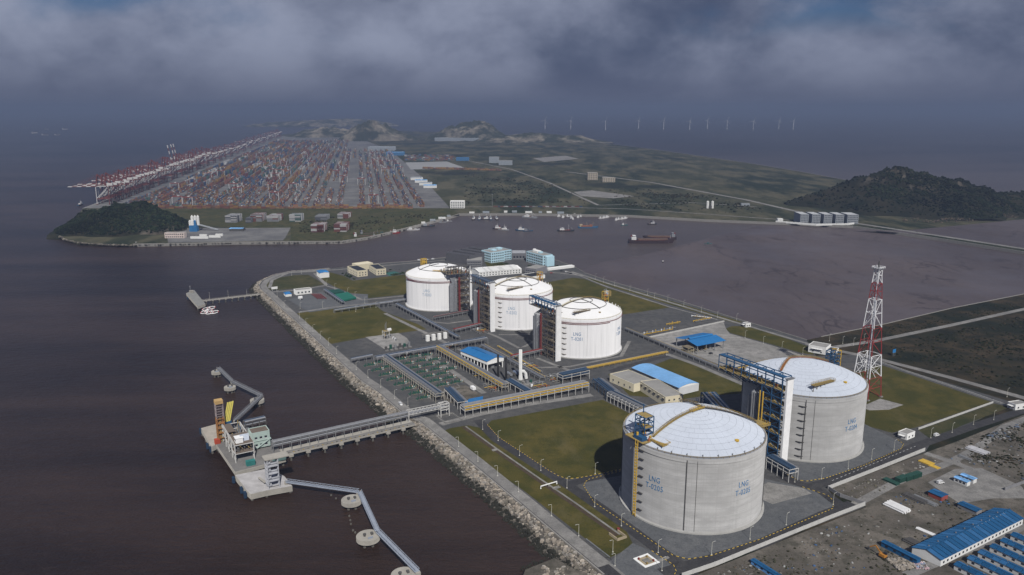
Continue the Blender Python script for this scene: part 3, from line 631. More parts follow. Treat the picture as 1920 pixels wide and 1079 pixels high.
# ---- T-0204 roof gear
c4 = TK['T-0204'][0]
walkway(T4, dome_path(D4, rel(c4, -2, -24), rel(c4, -16, 2), 10), 1.6, RUST, YELR); walkway(T4, dome_path(D4, rel(c4, -16, 2), rel(c4, -6, 40), 12), 1.6, RUST, YELR)
obj('manhole', MB().cyl(D4.at(near_angle(c4, 34, 1587, 52), 33, 0), 1.3, .9, 14), YEL, T4)
p4 = bpy.data.objects.new('pump_tower', None); col.objects.link(p4); p4.parent = T4
lattice(p4, rel(c4, -10, 36, 49.5), U, V, 8, 6, 12, 4, BLUE, 2, None, False, .5); lattice(p4, rel(c4, -10, 42.5, 48.5), U, V, 6, 4, 13, 4, YEL, 1, None, False, .45)
obj('valve_deck', MB().frame(rel(c4, 29, -16, 56.0), U * 1.8, V * 11, ZU * .25), YELR, T4)
for i in range(6):
    obj('deck_leg', MB().bar(rel(c4, 29, -26 + 4 * i, 56), rel(c4, 29, -26 + 4 * i, D4.z(min(44, math.hypot(29, -26 + 4 * i))) - .3), .4), BRN, T4)
railing(T4, [rel(c4, 31, -27, 56.2), rel(c4, 31, -5, 56.2), rel(c4, 27, -5, 56.2), rel(c4, 27, -27, 56.2)], YELR, 1.5, 1.6)
brackets(T4, c4, 44.8, 1497, 8, DSTEEL, 5.4)
# ---- white tank roof gear
def white_roof(t, D, c, tower):
    if tower == 'v':
        walkway(t, dome_path(D, rel(c, 4, -36), rel(c, 0, 0), 10), 1.6, BRN, M('pale_yellow_rail', (.5, .44, .26))); walkway(t, dome_path(D, rel(c, 0, 0), rel(c, -12, 38), 10), 1.4, BRN, YELR)
        obj('valve_deck', MB().frame(rel(c, 26, -18, 47.2), U * 1.6, V * 10, ZU * .25), BRN, t)
        for i in range(5): obj('deck_leg', MB().bar(rel(c, 26, -26 + 4.4 * i, 47), rel(c, 26, -26 + 4.4 * i, D.z(min(42, math.hypot(26, -26 + 4.4 * i)))), .4), BRN, t)
        railing(t, [rel(c, 27.6, -28, 47.4), rel(c, 27.6, -8, 47.4), rel(c, 24.4, -8, 47.4), rel(c, 24.4, -28, 47.4)], YELR, 1.4, 2)
        pt = bpy.data.objects.new('pump_tower', None); col.objects.link(pt); pt.parent = t
        lattice(pt, rel(c, -12, 36, 42), U, V, 5, 5, 12, 3, YEL, 1, RUST, False, .5); obj('pump_barrel', MB().cyl(rel(c, -9.5, 38.5, 42), .9, 9, 10), RUST, pt)
        for k in range(9): obj('vent', MB().cyl(D.at(-.1 + .16 * k, 41, -.2), .45, 2.3, 8), WHITE, t)
    else:
        obj('valve_deck', MB().frame(rel(c, 30, 2, 48.0), U * 7, V * 12, ZU * .3), BRN, t)
        for i in range(6):
            for j in (0, 1): obj('deck_leg', MB().bar(rel(c, 24 + 12 * j, -9 + 4.4 * i, 48), rel(c, 24 + 12 * j, -9 + 4.4 * i, D.z(min(42, math.hypot(24 + 12 * j, -9 + 4.4 * i))) - .2), .4), DSTEEL, t)
        for i in range(7): obj('valve', MB().cyl(rel(c, 26 + 1.5 * (i % 3), -9 + 3.2 * i, 48.2), .6, 2.8 + (i % 3), 8), [DSTEEL, YELR, STEEL][i % 3], t)
        railing(t, [rel(c, 37, -10, 48.2), rel(c, 37, 14, 48.2), rel(c, 23, 14, 48.2), rel(c, 23, -10, 48.2), rel(c, 37, -10, 48.2)], YELR, 1.6, 2)
        pt = bpy.data.objects.new('pump_tower', None); col.objects.link(pt); pt.parent = t
        lattice(pt, rel(c, -38, -8, 40.5), U, V, 5, 6, 13, 3, YEL, 1, YEL, False, .9); obj('pump_barrel', MB().cyl(rel(c, -35.5, -5, 40.5), 1.6, 11, 10), YEL, pt)
        walkway(t, dome_path(D, rel(c, 26, -10), rel(c, 20, -18), 5), 1.5, YEL, YEL)
    obj('manhole', MB().cyl(D.at(-1.05, 33, 0), 1.2, .8, 12), YELR, t)
    a = math.atan2((U * 28 - V * 33).y, (U * 28 - V * 33).x)
    if tower == 'v':
        brackets(t, c, 42.4, 1056 if t is T1 else 936, 6, BRN, 5.6)
white_roof(T1, D1, TK['T-0201'][0], 'v'); white_roof(T2, D2, TK['T-0202'][0], 'v'); white_roof(T3, D3, TK['T-0203'][0], 'u')
# ---- pipe towers standing against the tanks
def pipe_tower(label, c, mode, H, du0, du1, d0, d1, smat, bmat, concrete):
    """mode 'v': on the -V side, long along U; mode 'u': on the +U side, long along V"""
    if mode == 'v': X, Y, o = U, -V, rel(c, du0, -d0)
    else: X, Y, o = V, U, rel(c, d0, du0)
    L, Wd = du1 - du0, d1 - d0
    t = thing('pipe_tower', label, 'pipe tower', o + X * L / 2 + Y * Wd / 2 + ZU * .1)
    f0 = .66 if concrete else .48; fp = .50 if concrete else .12; fm = .645 if concrete else .42
    lattice(t, o + X * (L * f0), X, Y, L * (.98 - f0), Wd, H * .86, 10, smat, 2, YELR if concrete else BRN, True, .62 if concrete else .55)
    if not concrete: lattice(t, o + X * (L * .10), X, Y, L * .34, Wd * .7, H * .62, 6, smat, 1, None, False, .5)
    else:
        for i in range(6): q = o + X * (L * (-.08 + .12 * i)); obj('bracket', MB().bar(q + Y * Wd * .9 + ZU * (H * .85), q - Y * 7 + ZU * (H * .70), .6).bar(q - Y * 8 + ZU * (H * .84), q + Y * Wd + ZU * (H * .84), .6), smat, t)
    # white wall at the end
    obj('wind_wall', MB().frame(o + X * (L + .9) + Y * (Wd * .45) + ZU * H * .5, X * .8, Y * (Wd * .36), ZU * H * .5), WHITE, t)
    obj('wall_cap', MB().frame(o + X * (L + .9) + Y * (Wd * .45) + ZU * (H + .2), X * 1.4, Y * (Wd * .42), ZU * .25), STEEL, t)
    # top pipe bridge
    zt = H * .86
    obj('bridge_deck', MB().frame(o + X * (L * .45) + Y * Wd * .4 + ZU * (zt + .2), X * (L * .55), Y * (Wd * .62), ZU * .2), YELR if concrete else BRN, t)
    n = 8
    for i in range(n + 1):
        q = o + X * (L * (-.1 + 1.08 * i / n)); m = MB()
        m.bar(q + ZU * zt, q + ZU * (H + 1), .55); m.bar(q + Y * Wd + ZU * zt, q + Y * Wd + ZU * (H + 1), .55); m.bar(q + ZU * (H + 1), q + Y * Wd + ZU * (H + 1), .5); obj('bridge_frame', m, bmat, t)
    m = MB()
    for j in (0, 1):
        for zz in (H + 1, zt + (H - zt) * .5): m.bar(o - X * L * .1 + Y * Wd * j + ZU * zz, o + X * L * .98 + Y * Wd * j + ZU * zz, .5)
    obj('bridge_beam', m, bmat, t)
    if not concrete or True: obj('bridge_roof', MB().frame(o + X * (L * .44) + Y * (Wd * .8) + ZU * (H + 1.4), X * (L * .54), Y * (Wd * .24), ZU * .15), bmat, t)
    for i in range(4): obj('riser_pipe', MB().tube([o + X * (L * (fp + (.033 if concrete else .07) * i)) + Y * (Wd * .85) + ZU * 1, o + X * (L * (fp + (.033 if concrete else .07) * i)) + Y * (Wd * .85) + ZU * (H * .72), o + X * (L * (fp + (.033 if concrete else .07) * i)) - Y * 1 + ZU * (H * .78)], .75 if i else .95, 10), PIPEG, t)
    obj('riser_pipe', MB().tube([o + X * (L * (fp - .07)) + Y * (Wd * .7) + ZU * 1, o + X * (L * (fp - .07)) + Y * (Wd * .7) + ZU * (H * .66)], 1.5 if not concrete else .9, 12), PIPEG, t)
    for i in range(2): obj('fire_main', MB().tube([o + X * (L * (fm + .05 * i)) + Y * (Wd * 1.05) + ZU * 1, o + X * (L * (fm + .05 * i)) + Y * (Wd * 1.05) + ZU * (H * .78)], .5, 8), YEL if concrete else REDP, t)
    for i in range(8): obj('valve', MB().cyl(o + X * (L * (.0 + .12 * i)) + Y * Wd * (.25 + .4 * (i % 2)) + ZU * (zt + .4), .7, 2.4 + (i % 3), 8), [smat, RUST, YELR][i % 3], t)
    return t
OSTEEL = M('weathered_brown_steel', (.125, .105, .085), .7, .4, .7)
pipe_tower('tall blue steel pipe tower with white end wall against the T-0204 tank', c4, 'v', 64.5, -30, 26.5, 45.5, 54, BLUE, BLUE, True)
pipe_tower('brown steel pipe tower with blue bridge against the T-0201 tank', TK['T-0201'][0], 'v', 57, -16, 27, 43.5, 51.5, OSTEEL, BLUE, False)
pipe_tower('brown steel pipe tower with grey blue bridge against the T-0202 tank', TK['T-0202'][0], 'v', 57, -16, 25, 43.5, 51.5, OSTEEL, M('grey_blue_steel', (.06, .085, .13), .6), False)
pipe_tower('brown steel pipe tower with white end wall against the T-0203 tank', TK['T-0203'][0], 'u', 56, -9, 18, 43.5, 51.5, OSTEEL, DSTEEL, False)
# ================================================================ PIPE RACKS AND PROCESS EQUIPMENT
RSTEEL = M('rack_white_steel', (.46, .455, .44), .6, .15, .4); GRN = M('green_valve', (.02, .075, .055), .55, .3, .6); DBLUE = M('dark_blue_cladding', (.035, .065, .115), .5, .2, .4)
CREAM = M('cream_render', (.58, .53, .40), .85, .08, .1); ROOFB = M('blue_sheet_roof', (.03, .20, .48), .45, .12, .15); ROOFL = M('faded_blue_roof', (.17, .36, .62), .5, .22, .06)
GLASS = M('window_glass', (.03, .035, .045), .12, .2, .3, .6); ROOFG = M('grey_roof_felt', (.24, .235, .225), .9, .2, .1); ROOFD = M('dark_solar_roof', (.028, .030, .034), .4, .2, .2); WALLW = M('white_wall', (.70, .70, .685), .8, .06, .1)
def rack(label, p0, p1, w, h, step=7.0, tiers=1, pipes=None, pmat=RSTEEL, base=None, side=None, cat='pipe rack', postw=.42, beams=True):
    """p0,p1: ends of the near row of posts on the ground; the rack spreads w to the left of p0->p1"""
    p0, p1 = Vector(p0), Vector(p1); z0 = p0.z; d = p1 - p0; L = d.length; d.normalize(); nrm = Vector((-d.y, d.x, 0)) * (side or 1)
    t = thing('pipe_rack', label, cat, (p0 + p1) / 2 + nrm * w / 2 + ZU * (.1 if z0 == 0 else 0)); n = max(1, int(round(L / step)))
    src = obj('post', MB().bar((0, 0, 0), (0, 0, h), postw), pmat, t); src.location = p0 - wloc(t); 
    src.data.transform(__import__('mathutils').Matrix.Translation(wloc(t)))
    locs = [p0 + d * (L * i / n) + nrm * w * j for i in range(n + 1) for j in (0, 1)]
    for l in locs[1:]:
        c = bpy.data.objects.new('post', src.data); col.objects.link(c); c.parent = t; c.location = l - wloc(t)
    lev = [h - 2.6 * k for k in range(tiers)]
    for i in range(n + 1):
        m = MB(); q = p0 + d * (L * i / n)
        for z in lev: m.bar(q + ZU * z, q + nrm * w + ZU * z, postw * .9)
        obj('cross_beam', m, pmat, t)
    if beams:
        for j in (0, 1):
            m = MB()
            for z in lev: m.bar(p0 + nrm * w * j + ZU * (z - .1), p1 + nrm * w * j + ZU * (z - .1), postw * .8)
            obj('side_beam', m, pmat, t)
    pipes = pipes or [(.15, .35, PIPEG), (.3, .5, PIPEG), (.45, .3, STEEL), (.6, .55, DBLUE), (.78, .4, PIPEG), (.9, .25, STEEL)]
    for k, z in enumerate(lev):
        for f, r, mt in pipes:
            if k and f > .7: continue
            obj('pipe', MB().tube([p0 + nrm * w * f + ZU * (z + r + .25), p1 + nrm * w * f + ZU * (z + r + .25)], r, 8), mt, t)
    return t
std = None
YP = [(.08, .45, YEL), (.25, .5, PIPEG), (.42, .35, PIPEG), (.58, .6, STEEL), (.75, .4, PIPEG), (.92, .3, PIPEG)]
DB = [(.12, .8, DBLUE), (.35, .6, DBLUE), (.55, .9, DBLUE), (.78, .6, PIPEG), (.93, .35, PIPEG)]
def DP(*a): return [Vector(p) for p in GP(a)]
a, b = DP((872, 784), (1104, 736)); rack('long white posted pipe rack with yellow pipe beside the wide lawn', a, b, 9, 8.5, 7.4, 2, YP)
a, b = DP((817, 756), (716, 682)); rack('white posted pipe rack beside the green valve rows', a, b, 8, 8.0, 5.2, 2, None, M('pale_weathered_steel', (.34, .32, .28), .7, .2), side=-1)
a, b = DP((941, 738), (818, 664)); rack('pipe rack with yellow and grey pipes between valve field and compressor shed', a, b, 7, 8.0, 6, 2, YP, M('pale_weathered_steel', (.34, .32, .28)), side=-1)
a, b = DP((708, 686), (915, 648)); rack('pipe rack crossing behind the valve field', a, b, 8, 7.5, 8, 1, None, STEEL)
a, b = DP((858, 768), (833, 742)); rack('short dark blue pipe bridge at the corner of the valve field', a, b, 9, 6.0, 8, 1, DB, RSTEEL, side=-1)
a, b = DP((985, 748), (948, 726)); rack('short dark blue pipe bridge below the stacks', a, b, 8, 6.0, 9, 1, DB, RSTEEL, side=-1)
a, b = DP((1055, 722), (1105, 711)); rack('dark blue pipe rack behind the long white posted rack', a, b, 9, 8.5, 9, 2, DB, RSTEEL)
a, b = DP((1142, 752), (1110, 726)); rack('dark blue clad pipe rack beside the cream buildings', a, b, 11, 6.5, 8, 1, DB, DBLUE, side=-1)
a, b = DP((1232, 800), (1138, 753)); rack('white posted pipe rack running to the near concrete tank', a, b, 10, 8.0, 5.0, 2, None, RSTEEL, side=-1)
a, b = DP((1012, 716), (900, 654)); rack('low pipe rack beside the compressor shed', a, b, 6, 3.5, 9, 1, [(.2, .5, PIPEG), (.5, .4, PIPEG), (.8, .5, STEEL), (.97, .3, YEL)], STEEL, side=-1)
a, b = DP((855, 640), (741, 577)); rack('grey pipe rack along the edge of the white tanks', a, b, 5, 4.5, 9, 1, None, STEEL, side=-1)
a, b = DP((628, 588), (770, 566)); rack('low pipe rack along the north road', a, b, 4, 3.5, 10, 1, None, STEEL)
a, b = DP((712, 579), (737, 576)); rack('pipe gantry over the north road', a, b, 4, 6.5, 6, 1, None, STEEL)
a, b = DP((816, 603), (884, 590)); rack('pipe rack feeding the T-0203 tank', a, b, 5, 4.5, 7, 1, [(.2, .5, DSTEEL), (.5, .5, REDP), (.8, .4, PIPEG)], STEEL)
a, b = DP((855, 628), (918, 613)); rack('pipe rack feeding the T-0202 tank', a, b, 6, 5, 7, 1, [(.2, .5, PIPEG), (.5, .6, REDP), (.8, .5, REDP)], STEEL)
a, b = DP((962, 682), (1022, 668)); rack('pipe rack feeding the T-0201 tank', a, b, 6, 6.5, 7, 1, [(.2, .5, PIPEG), (.5, .6, REDP), (.8, .5, REDP)], STEEL)
a, b = DP((1066, 702), (1253, 664)); rack('low yellow pipe run beside the T-0201 tank', a, b, 4.5, 1.5, 7, 1, [(.12, .45, YEL), (.35, .5, YELR), (.6, .5, YEL), (.9, .35, PIPEG)], YELR, postw=.5)
a, b = DP((1012, 700), (932, 652)); rack('low yellow pipe run beside the compressor shed', a, b, 3, 1.2, 9, 1, [(.2, .45, YEL), (.7, .4, PIPEG)], STEEL, side=-1)
a, b = DP((1372, 706), (1170, 621)); rack('low pipe rack along the concrete apron', a, b, 3.5, 3.0, 9, 1, [(.2, .4, PIPEG), (.6, .45, STEEL), (.9, .4, YELR)], STEEL, side=-1)
a, b = DP((1366, 701), (1408, 690)); rack('yellow pipe run around the corner of the apron', a, b, 2.5, 1.5, 7, 1, [(.2, .4, YEL), (.7, .45, YEL)], STEEL)
a, b = DP((1478, 905), (1436, 880)); rack('white posted pipe rack between the two concrete tanks', a, b, 8, 9, 6, 2, DB, RSTEEL, side=-1)
a, b = DP((700, 676), (660, 684)); rack('small pipe gantry at the shore road', a, b, 4, 5, 8, 1, None, STEEL, side=-1)
# pipe run with blue steel frames between the two concrete tanks
o = G(1341, 738, 16); o.z = 0; t = thing('pipe_rack', 'blue steel pipe rack with silver pipes behind the near concrete tank', 'pipe rack', o)
VV = (rel(TK['T-0204'][0], -8, -50) - o); VV.z = 0; LV = VV.length; VV.normalize(); UU = Vector((VV.y, -VV.x, 0))
lattice(t, o, VV, UU, LV, 12, 17, 3, BLUE, 8, BLUE, False, .8)
for k in range(7): obj('pipe', MB().tube([o + UU * (2 + 1.5 * k) + VV * 2 + ZU * 17.8, o + UU * (2 + 1.5 * k) + VV * (LV - 1) + ZU * 17.8], .55, 8), [PIPEG, BLUE, PIPEG, YELR][k % 4], t)
obj('knock_out_drum', MB().tube([o + UU * 3 - VV * 4 + ZU * 12, o + UU * 3 + VV * 2 + ZU * 12], 2.6, 14), WHITE, t)
o2 = o + UU * 13.5; t = thing('pipe_rack', 'silver pipe deck behind the near concrete tank', 'pipe rack', o2)
lattice(t, o2, VV, UU, LV, 13, 9, 1, BLUE, 7, None, False, .5)
for k in range(9): obj('pipe', MB().tube([o2 + UU * (.8 + 1.4 * k) + ZU * 9.8, o2 + UU * (.8 + 1.4 * k) + VV * LV + ZU * 9.8], .5, 8), [PIPEG, PIPEG, BRN][k % 3], t)
for k in range(22): q = o2 + UU * (.8 + 1.3 * (k % 7)) + VV * (LV * k / 23 + 1) + ZU * 10; obj('expansion_loop', MB().tube([q, q + ZU * 2, q + UU * 2 + ZU * 2, q + UU * 2], .35, 6), [PIPEG, WHITE, YELR][k % 3], t)
# green valve skids of the open rack vaporisers and pumps
def skid_proto(nm, mats, seed):
    rs = random.Random(seed); t = thing(nm, 'x', 'valve skid', (0, 0, 0))
    obj('plinth', MB().box((0, 0, 0), 13, 2.6, .5), CONCD, t)
    for k in range(2): obj('pipe', MB().tube([(-6.5, -.7 + 1.4 * k, 1.2), (6.5, -.7 + 1.4 * k, 1.2)], .42, 8), mats[0], t)
    for k in range(5): obj('valve', MB().cyl((-5 + 2.5 * k + rs.random(), -.7 + 1.4 * (k % 2), 1.4), .5, 1.5 + rs.random(), 8).cyl((-5 + 2.5 * k, 0, .5), .7, 1.3, 8), mats[k % len(mats)], t)
    for k in range(7): obj('branch_pipe', MB().tube([(-6 + 2 * k, -2.6, .9), (-6 + 2 * k, 2.4, .9 + .5 * (k % 2))], .22, 6), [mats[0], STEEL, YELR, CONCD][k % 4], t)
    for k in range(4): obj('handwheel', MB().cyl((-4.5 + 3 * k, -1.8 + .9 * k, 1.0), .35, 2.2, 6), [DSTEEL, mats[0], YELR, RUST][k % 4], t)
    obj('pump', MB().tube([(-1.5, 0, 1.6), (2.0, 0, 1.6)], .85, 10), mats[0], t); obj('hood', MB().box((5.2, 0, .5), 1.5, 1.7, 2.0), WHITE, t)
    return t
sk1 = skid_proto('valve_skid', [GRN, GRN, M('green_pipe', (.03, .10, .075), .5)], 1)
k = 0
rows = []
for i in range(8): rows.append((G(694 + 14.2 * i, 687 + 8.8 * i), 'outer')); 
for i in range(8): rows.append((G(712 + 14.2 * i, 682 + 8.8 * i), 'outer'))
for i in range(7): rows.append((G(752 + 13 * i, 676 + 8.0 * i), 'inner'))
for i in range(7): rows.append((G(778 + 13 * i, 671 + 8.0 * i), 'inner'))
for i in range(4): rows.append((G(800 + 15 * i, 668 + 8.6 * i), 'inner'))
for i, (p, w) in enumerate(rows):
    lab = 'dark green valve skid in the double row between shore road and pipe rack' if w == 'outer' else 'dark green valve skid in the field between the two long pipe racks'
    grp = 'valve skids outside the rack' if w == 'outer' else 'valve skids inside the racks'
    if i == 0: sk1.location = p + ZU * .1; sk1.rotation_euler = (0, 0, R(30.5)); tag(sk1, lab, None, grp)
    else: dup(sk1, p + ZU * .1, R(30.5) + rnd.uniform(-.03, .03), None, lab, grp)
tag(obj('pit_wall', MB().wall(DP((705, 672), (817, 741), (862, 727), (800, 660)), .5, .0, 1.0), CONCD), 'low concrete wall around the valve field', 'wall')
sheet('dirt_ground', [(818, 738), (835, 726), (872, 722), (905, 742), (868, 752), (845, 757)], DIRT, .075, 'brown dirt patch behind the blue tarpaulin')
tag(obj('tarpaulin', MB().prism(DP((872, 756), (880, 749), (906, 744), (905, 750)), .1, .45), ROOFB), 'bright blue tarpaulin lying beside the long rack', 'tarpaulin')
road('path', [(800, 667), (850, 698), (908, 738)], 5.5, CONCD, .10, 'pale service lane between valve field and second pipe rack'); road('path', [(868, 682), (905, 702), (935, 722)], 5, CONCD, .10, 'pale service strip below the compressor shed')
# loose pipework on sleepers across the process area
prs = random.Random(77)
for i, (px, lb) in enumerate([((760, 668), 'bundle of thin pipes on sleepers at the top of the valve field'), ((905, 706), 'bundle of thin pipes on sleepers in front of the compressor shed'), ((880, 672), 'bundle of thin pipes on sleepers behind the compressor shed'), ((925, 728), 'bundle of thin pipes on sleepers below the black stacks'), ((1010, 726), 'bundle of thin pipes on sleepers beside the vaporiser basin'), ((990, 690), 'bundle of thin pipes on sleepers behind the white stack'), ((845, 652), 'bundle of thin pipes on sleepers behind the crossing rack'), ((900, 622), 'bundle of thin pipes on sleepers in front of the middle white tank'), ((1040, 712), 'bundle of thin pipes on sleepers beside the dark blue rack')]):
    q = G(*px) + ZU * .1; t = thing('pipe_bundle', lb, 'pipes', q)
    for k in range(7): a_ = q + V * (1.5 * k - 5) + ZU * (.9 + .5 * (k % 2)); obj('pipe', MB().tube([a_ - U * prs.uniform(5, 12), a_ + U * prs.uniform(5, 12)], .3, 6), [PIPEG, STEEL, YELR, BRN, GRN, PIPEG, DSTEEL][k], t)
    for k in range(5): a_ = q + U * (4.5 * k - 9) + ZU * (1.9 + .4 * (k % 2)); obj('pipe', MB().tube([a_ - V * prs.uniform(4, 9), a_ + V * prs.uniform(4, 9), a_ + V * 9 - ZU * 1.4], .28, 6), [STEEL, PIPEG, YEL, RUST, CONCD][k], t); obj('sleeper', MB().box(q + U * (4.5 * k - 9), .6, 12, .6, UA), CONCD, t); obj('vessel', MB().cyl(q + U * (4 * k - 8) + V * prs.uniform(-6, 6), prs.uniform(.6, 1.3), prs.uniform(2, 4.5), 10), [STEEL, WHITE, CONCD, GRN, RUST][k], t)
# white process skid with mast
t = thing('process_skid', 'white process skid with slim masts on the square concrete pad', 'process skid', G(724, 636) + ZU * .1); q = G(724, 636) + ZU * .12
lattice(t, q - U * 3 - V * 3, U, V, 6, 6, 9, 2, RSTEEL, 1, YELR, True, .4); obj('drum', MB().tube([q + V * 2 + ZU * 10, q + V * 6 + ZU * 10], 1.6, 10), WHITE, t)
for k in range(3): obj('mast', MB().cyl(q + U * (2 * k - 2), .2, 16 + 2 * k, 6), STEEL, t)
for k in range(4): obj('cabinet', MB().box(q + U * (4 + 2.5 * k) + V * 7, 1.8, 1.8, 2.2, UA), [WHITE, STEEL][k % 2], t)
t = thing('vaporiser_bank', 'row of white upright vaporiser fins beside the crossing pipe rack', 'vaporiser', G(815, 637) + ZU * .1); q = G(802, 640) + ZU * .1
for k in range(4):
    obj('vaporiser_panel', MB().box(q + V * (7 * k), 3.0, 3.5, 6.5, UA), WALLW, t)
obj('gantry', MB().wall([q - V * 4 - U * 4, q + V * 26 - U * 4], 1.2, 5.8, 7.4), CONCD, t)
for k in range(6): obj('gantry_post', MB().bar(q + V * (6 * k - 4) - U * 4, q + V * (6 * k - 4) - U * 4 + ZU * 5.9, .5), CONCD, t)
t = thing('pump_row', 'row of dark pumps below the square concrete pad', 'pumps', G(742, 655) + ZU * .1); q = G(724, 658) + ZU * .1
for k in range(6): obj('pump', MB().cyl(q + V * (5.2 * k), 1.4, 4.5 + (k % 2), 10), [DSTEEL, GRN, STEEL][k % 3], t); obj('plinth', MB().box(q + V * (5.2 * k) + U * 2.5, 3, 3, 1.2, UA), CONCD, t)
# stacks
def stack(label, p, r, h, mat, elbow=None):
    t = thing('exhaust_stack', label, 'stack', p + ZU * .1)
    obj('flue', MB().lathe(p, [(r * 1.25, .1), (r * 1.2, h * .12), (r, h * .2), (r, h), (r * .8, h), (r * .8, h - 1)], 16), mat, t, True)
    obj('flue_ring', MB().lathe(p, [(r * 1.12, h * .55), (r * 1.12, h * .55 + .5)], 16), mat, t); obj('foundation', MB().cyl(p + ZU * .02, r * 2.2, .6, 12), CONCD, t)
    if elbow: obj('duct', MB().tube([p + ZU * 9, p + V * 3.5 + ZU * 8.0, p + V * 5.5 + ZU * 5.5, p + V * 6.2 + ZU * .6], 1.5, 12), mat, t)
    return t
stack('tall white exhaust stack with curved duct', G(976, 713), 1.5, 29.5, WALLW, True)
BLK = M('black_flue', (.015, .015, .016), .6, .2)
stack('slim black exhaust stack beside the compressor shed', G(934, 709), .95, 23, BLK); stack('slim black exhaust stack beside the white stack', G(949, 715), .95, 23, BLK)
t = thing('burner_skid', 'grey burner skid with drums at the foot of the stacks', 'process skid', G(958, 704) + ZU * .1); q = G(957, 703) + ZU * .1
for k in range(4): obj('drum', MB().tube([q + V * (3.4 * k - 3) + ZU * 2.4, q + V * (3.4 * k - 3) + U * 7 + ZU * 2.4], 1.5, 10), [PIPEG, DSTEEL, M('blue_grey_drum', (.14, .17, .24), .5)][k % 3], t); obj('saddle', MB().box(q + V * (3.4 * k - 3) + U * 3.5, 3, 2.6, 1.3, UA), CONCD, t)
t = thing('heat_exchanger', 'pale concrete vaporiser basin beside the white stack', 'process skid', G(985, 722) + ZU * .1); q = G(985, 723) + ZU * .1
obj('basin', MB().box(q, 9, 17, 1.6, UA), CONCD, t)
for k in range(4): obj('pump', MB().cyl(q + V * (4 * k - 6) + ZU * 1.6, 1.2, 2.6, 10), [GRN, CONCD, STEEL][k % 3], t)
t = thing('storage_drum', 'white upright drum on the dirt patch', 'drum', G(887, 733) + ZU * .1); q = G(887, 733) + ZU * .1
obj('vessel', MB().box(q + ZU * 1.4, 5.5, 3, 2.6, UA), WHITE, t); obj('leg', MB().box(q, 4.5, 2, 1.4, UA), STEEL, t); obj('mast', MB().cyl(q - U * 2, .12, 11, 6), STEEL, t)
# valve manifolds on the dark gravel square
def manifold(label, p, n, mats, dirv):
    t = thing('valve_manifold', label, 'manifold', p + ZU * .1)
    for k in range(n):
        q = p + dirv * (4.2 * k); obj('valve', MB().cyl(q + ZU * .1, .5, 1.8 + .6 * (k % 3), 8), mats[k % len(mats)], t)
    obj('header', MB().tube([p + ZU * 1.3, p + dirv * (4.2 * n) + ZU * 1.3], .45, 8), mats[0], t); obj('header', MB().tube([p + U * 3 + ZU * 1, p + U * 3 + dirv * (3.6 * n) + ZU * 1], .4, 8), mats[-1], t)
manifold('low manifold of white and yellow valves beside the apron wall', G(1202, 628), 12, [PIPEG, WHITE, YEL], V); manifold('short yellow manifold on the dark gravel square', G(1250, 610), 5, [YEL, YELR], V)
manifold('white manifold near the basin road', G(1297, 594), 8, [WHITE, STEEL, YELR], U * .6 + V * .4); manifold('yellow manifold near the basin road', G(1300, 604), 7, [YEL, YELR, STEEL], V)
t = thing('relief_drum', 'grey blue upright vessel behind the T-0201 tank', 'vessel', G(1137, 556) + ZU * .1); q = G(1137, 556) + ZU * .1
obj('vessel', MB().lathe(q, [(.1, 0), (3.4, .2), (3.4, 6), (2.6, 7.6), (.05, 8.4)], 16), M('pale_blue_vessel', (.40, .46, .55), .4), t, True); obj('platform', MB().box(q + V * 5, 4, 3, 7, UA), YELR, t); obj('pipe', MB().tube([q + ZU * 8.2, q + ZU * 10, q - V * 4 + ZU * 10, q - V * 4], .4, 6), PIPEG, t)
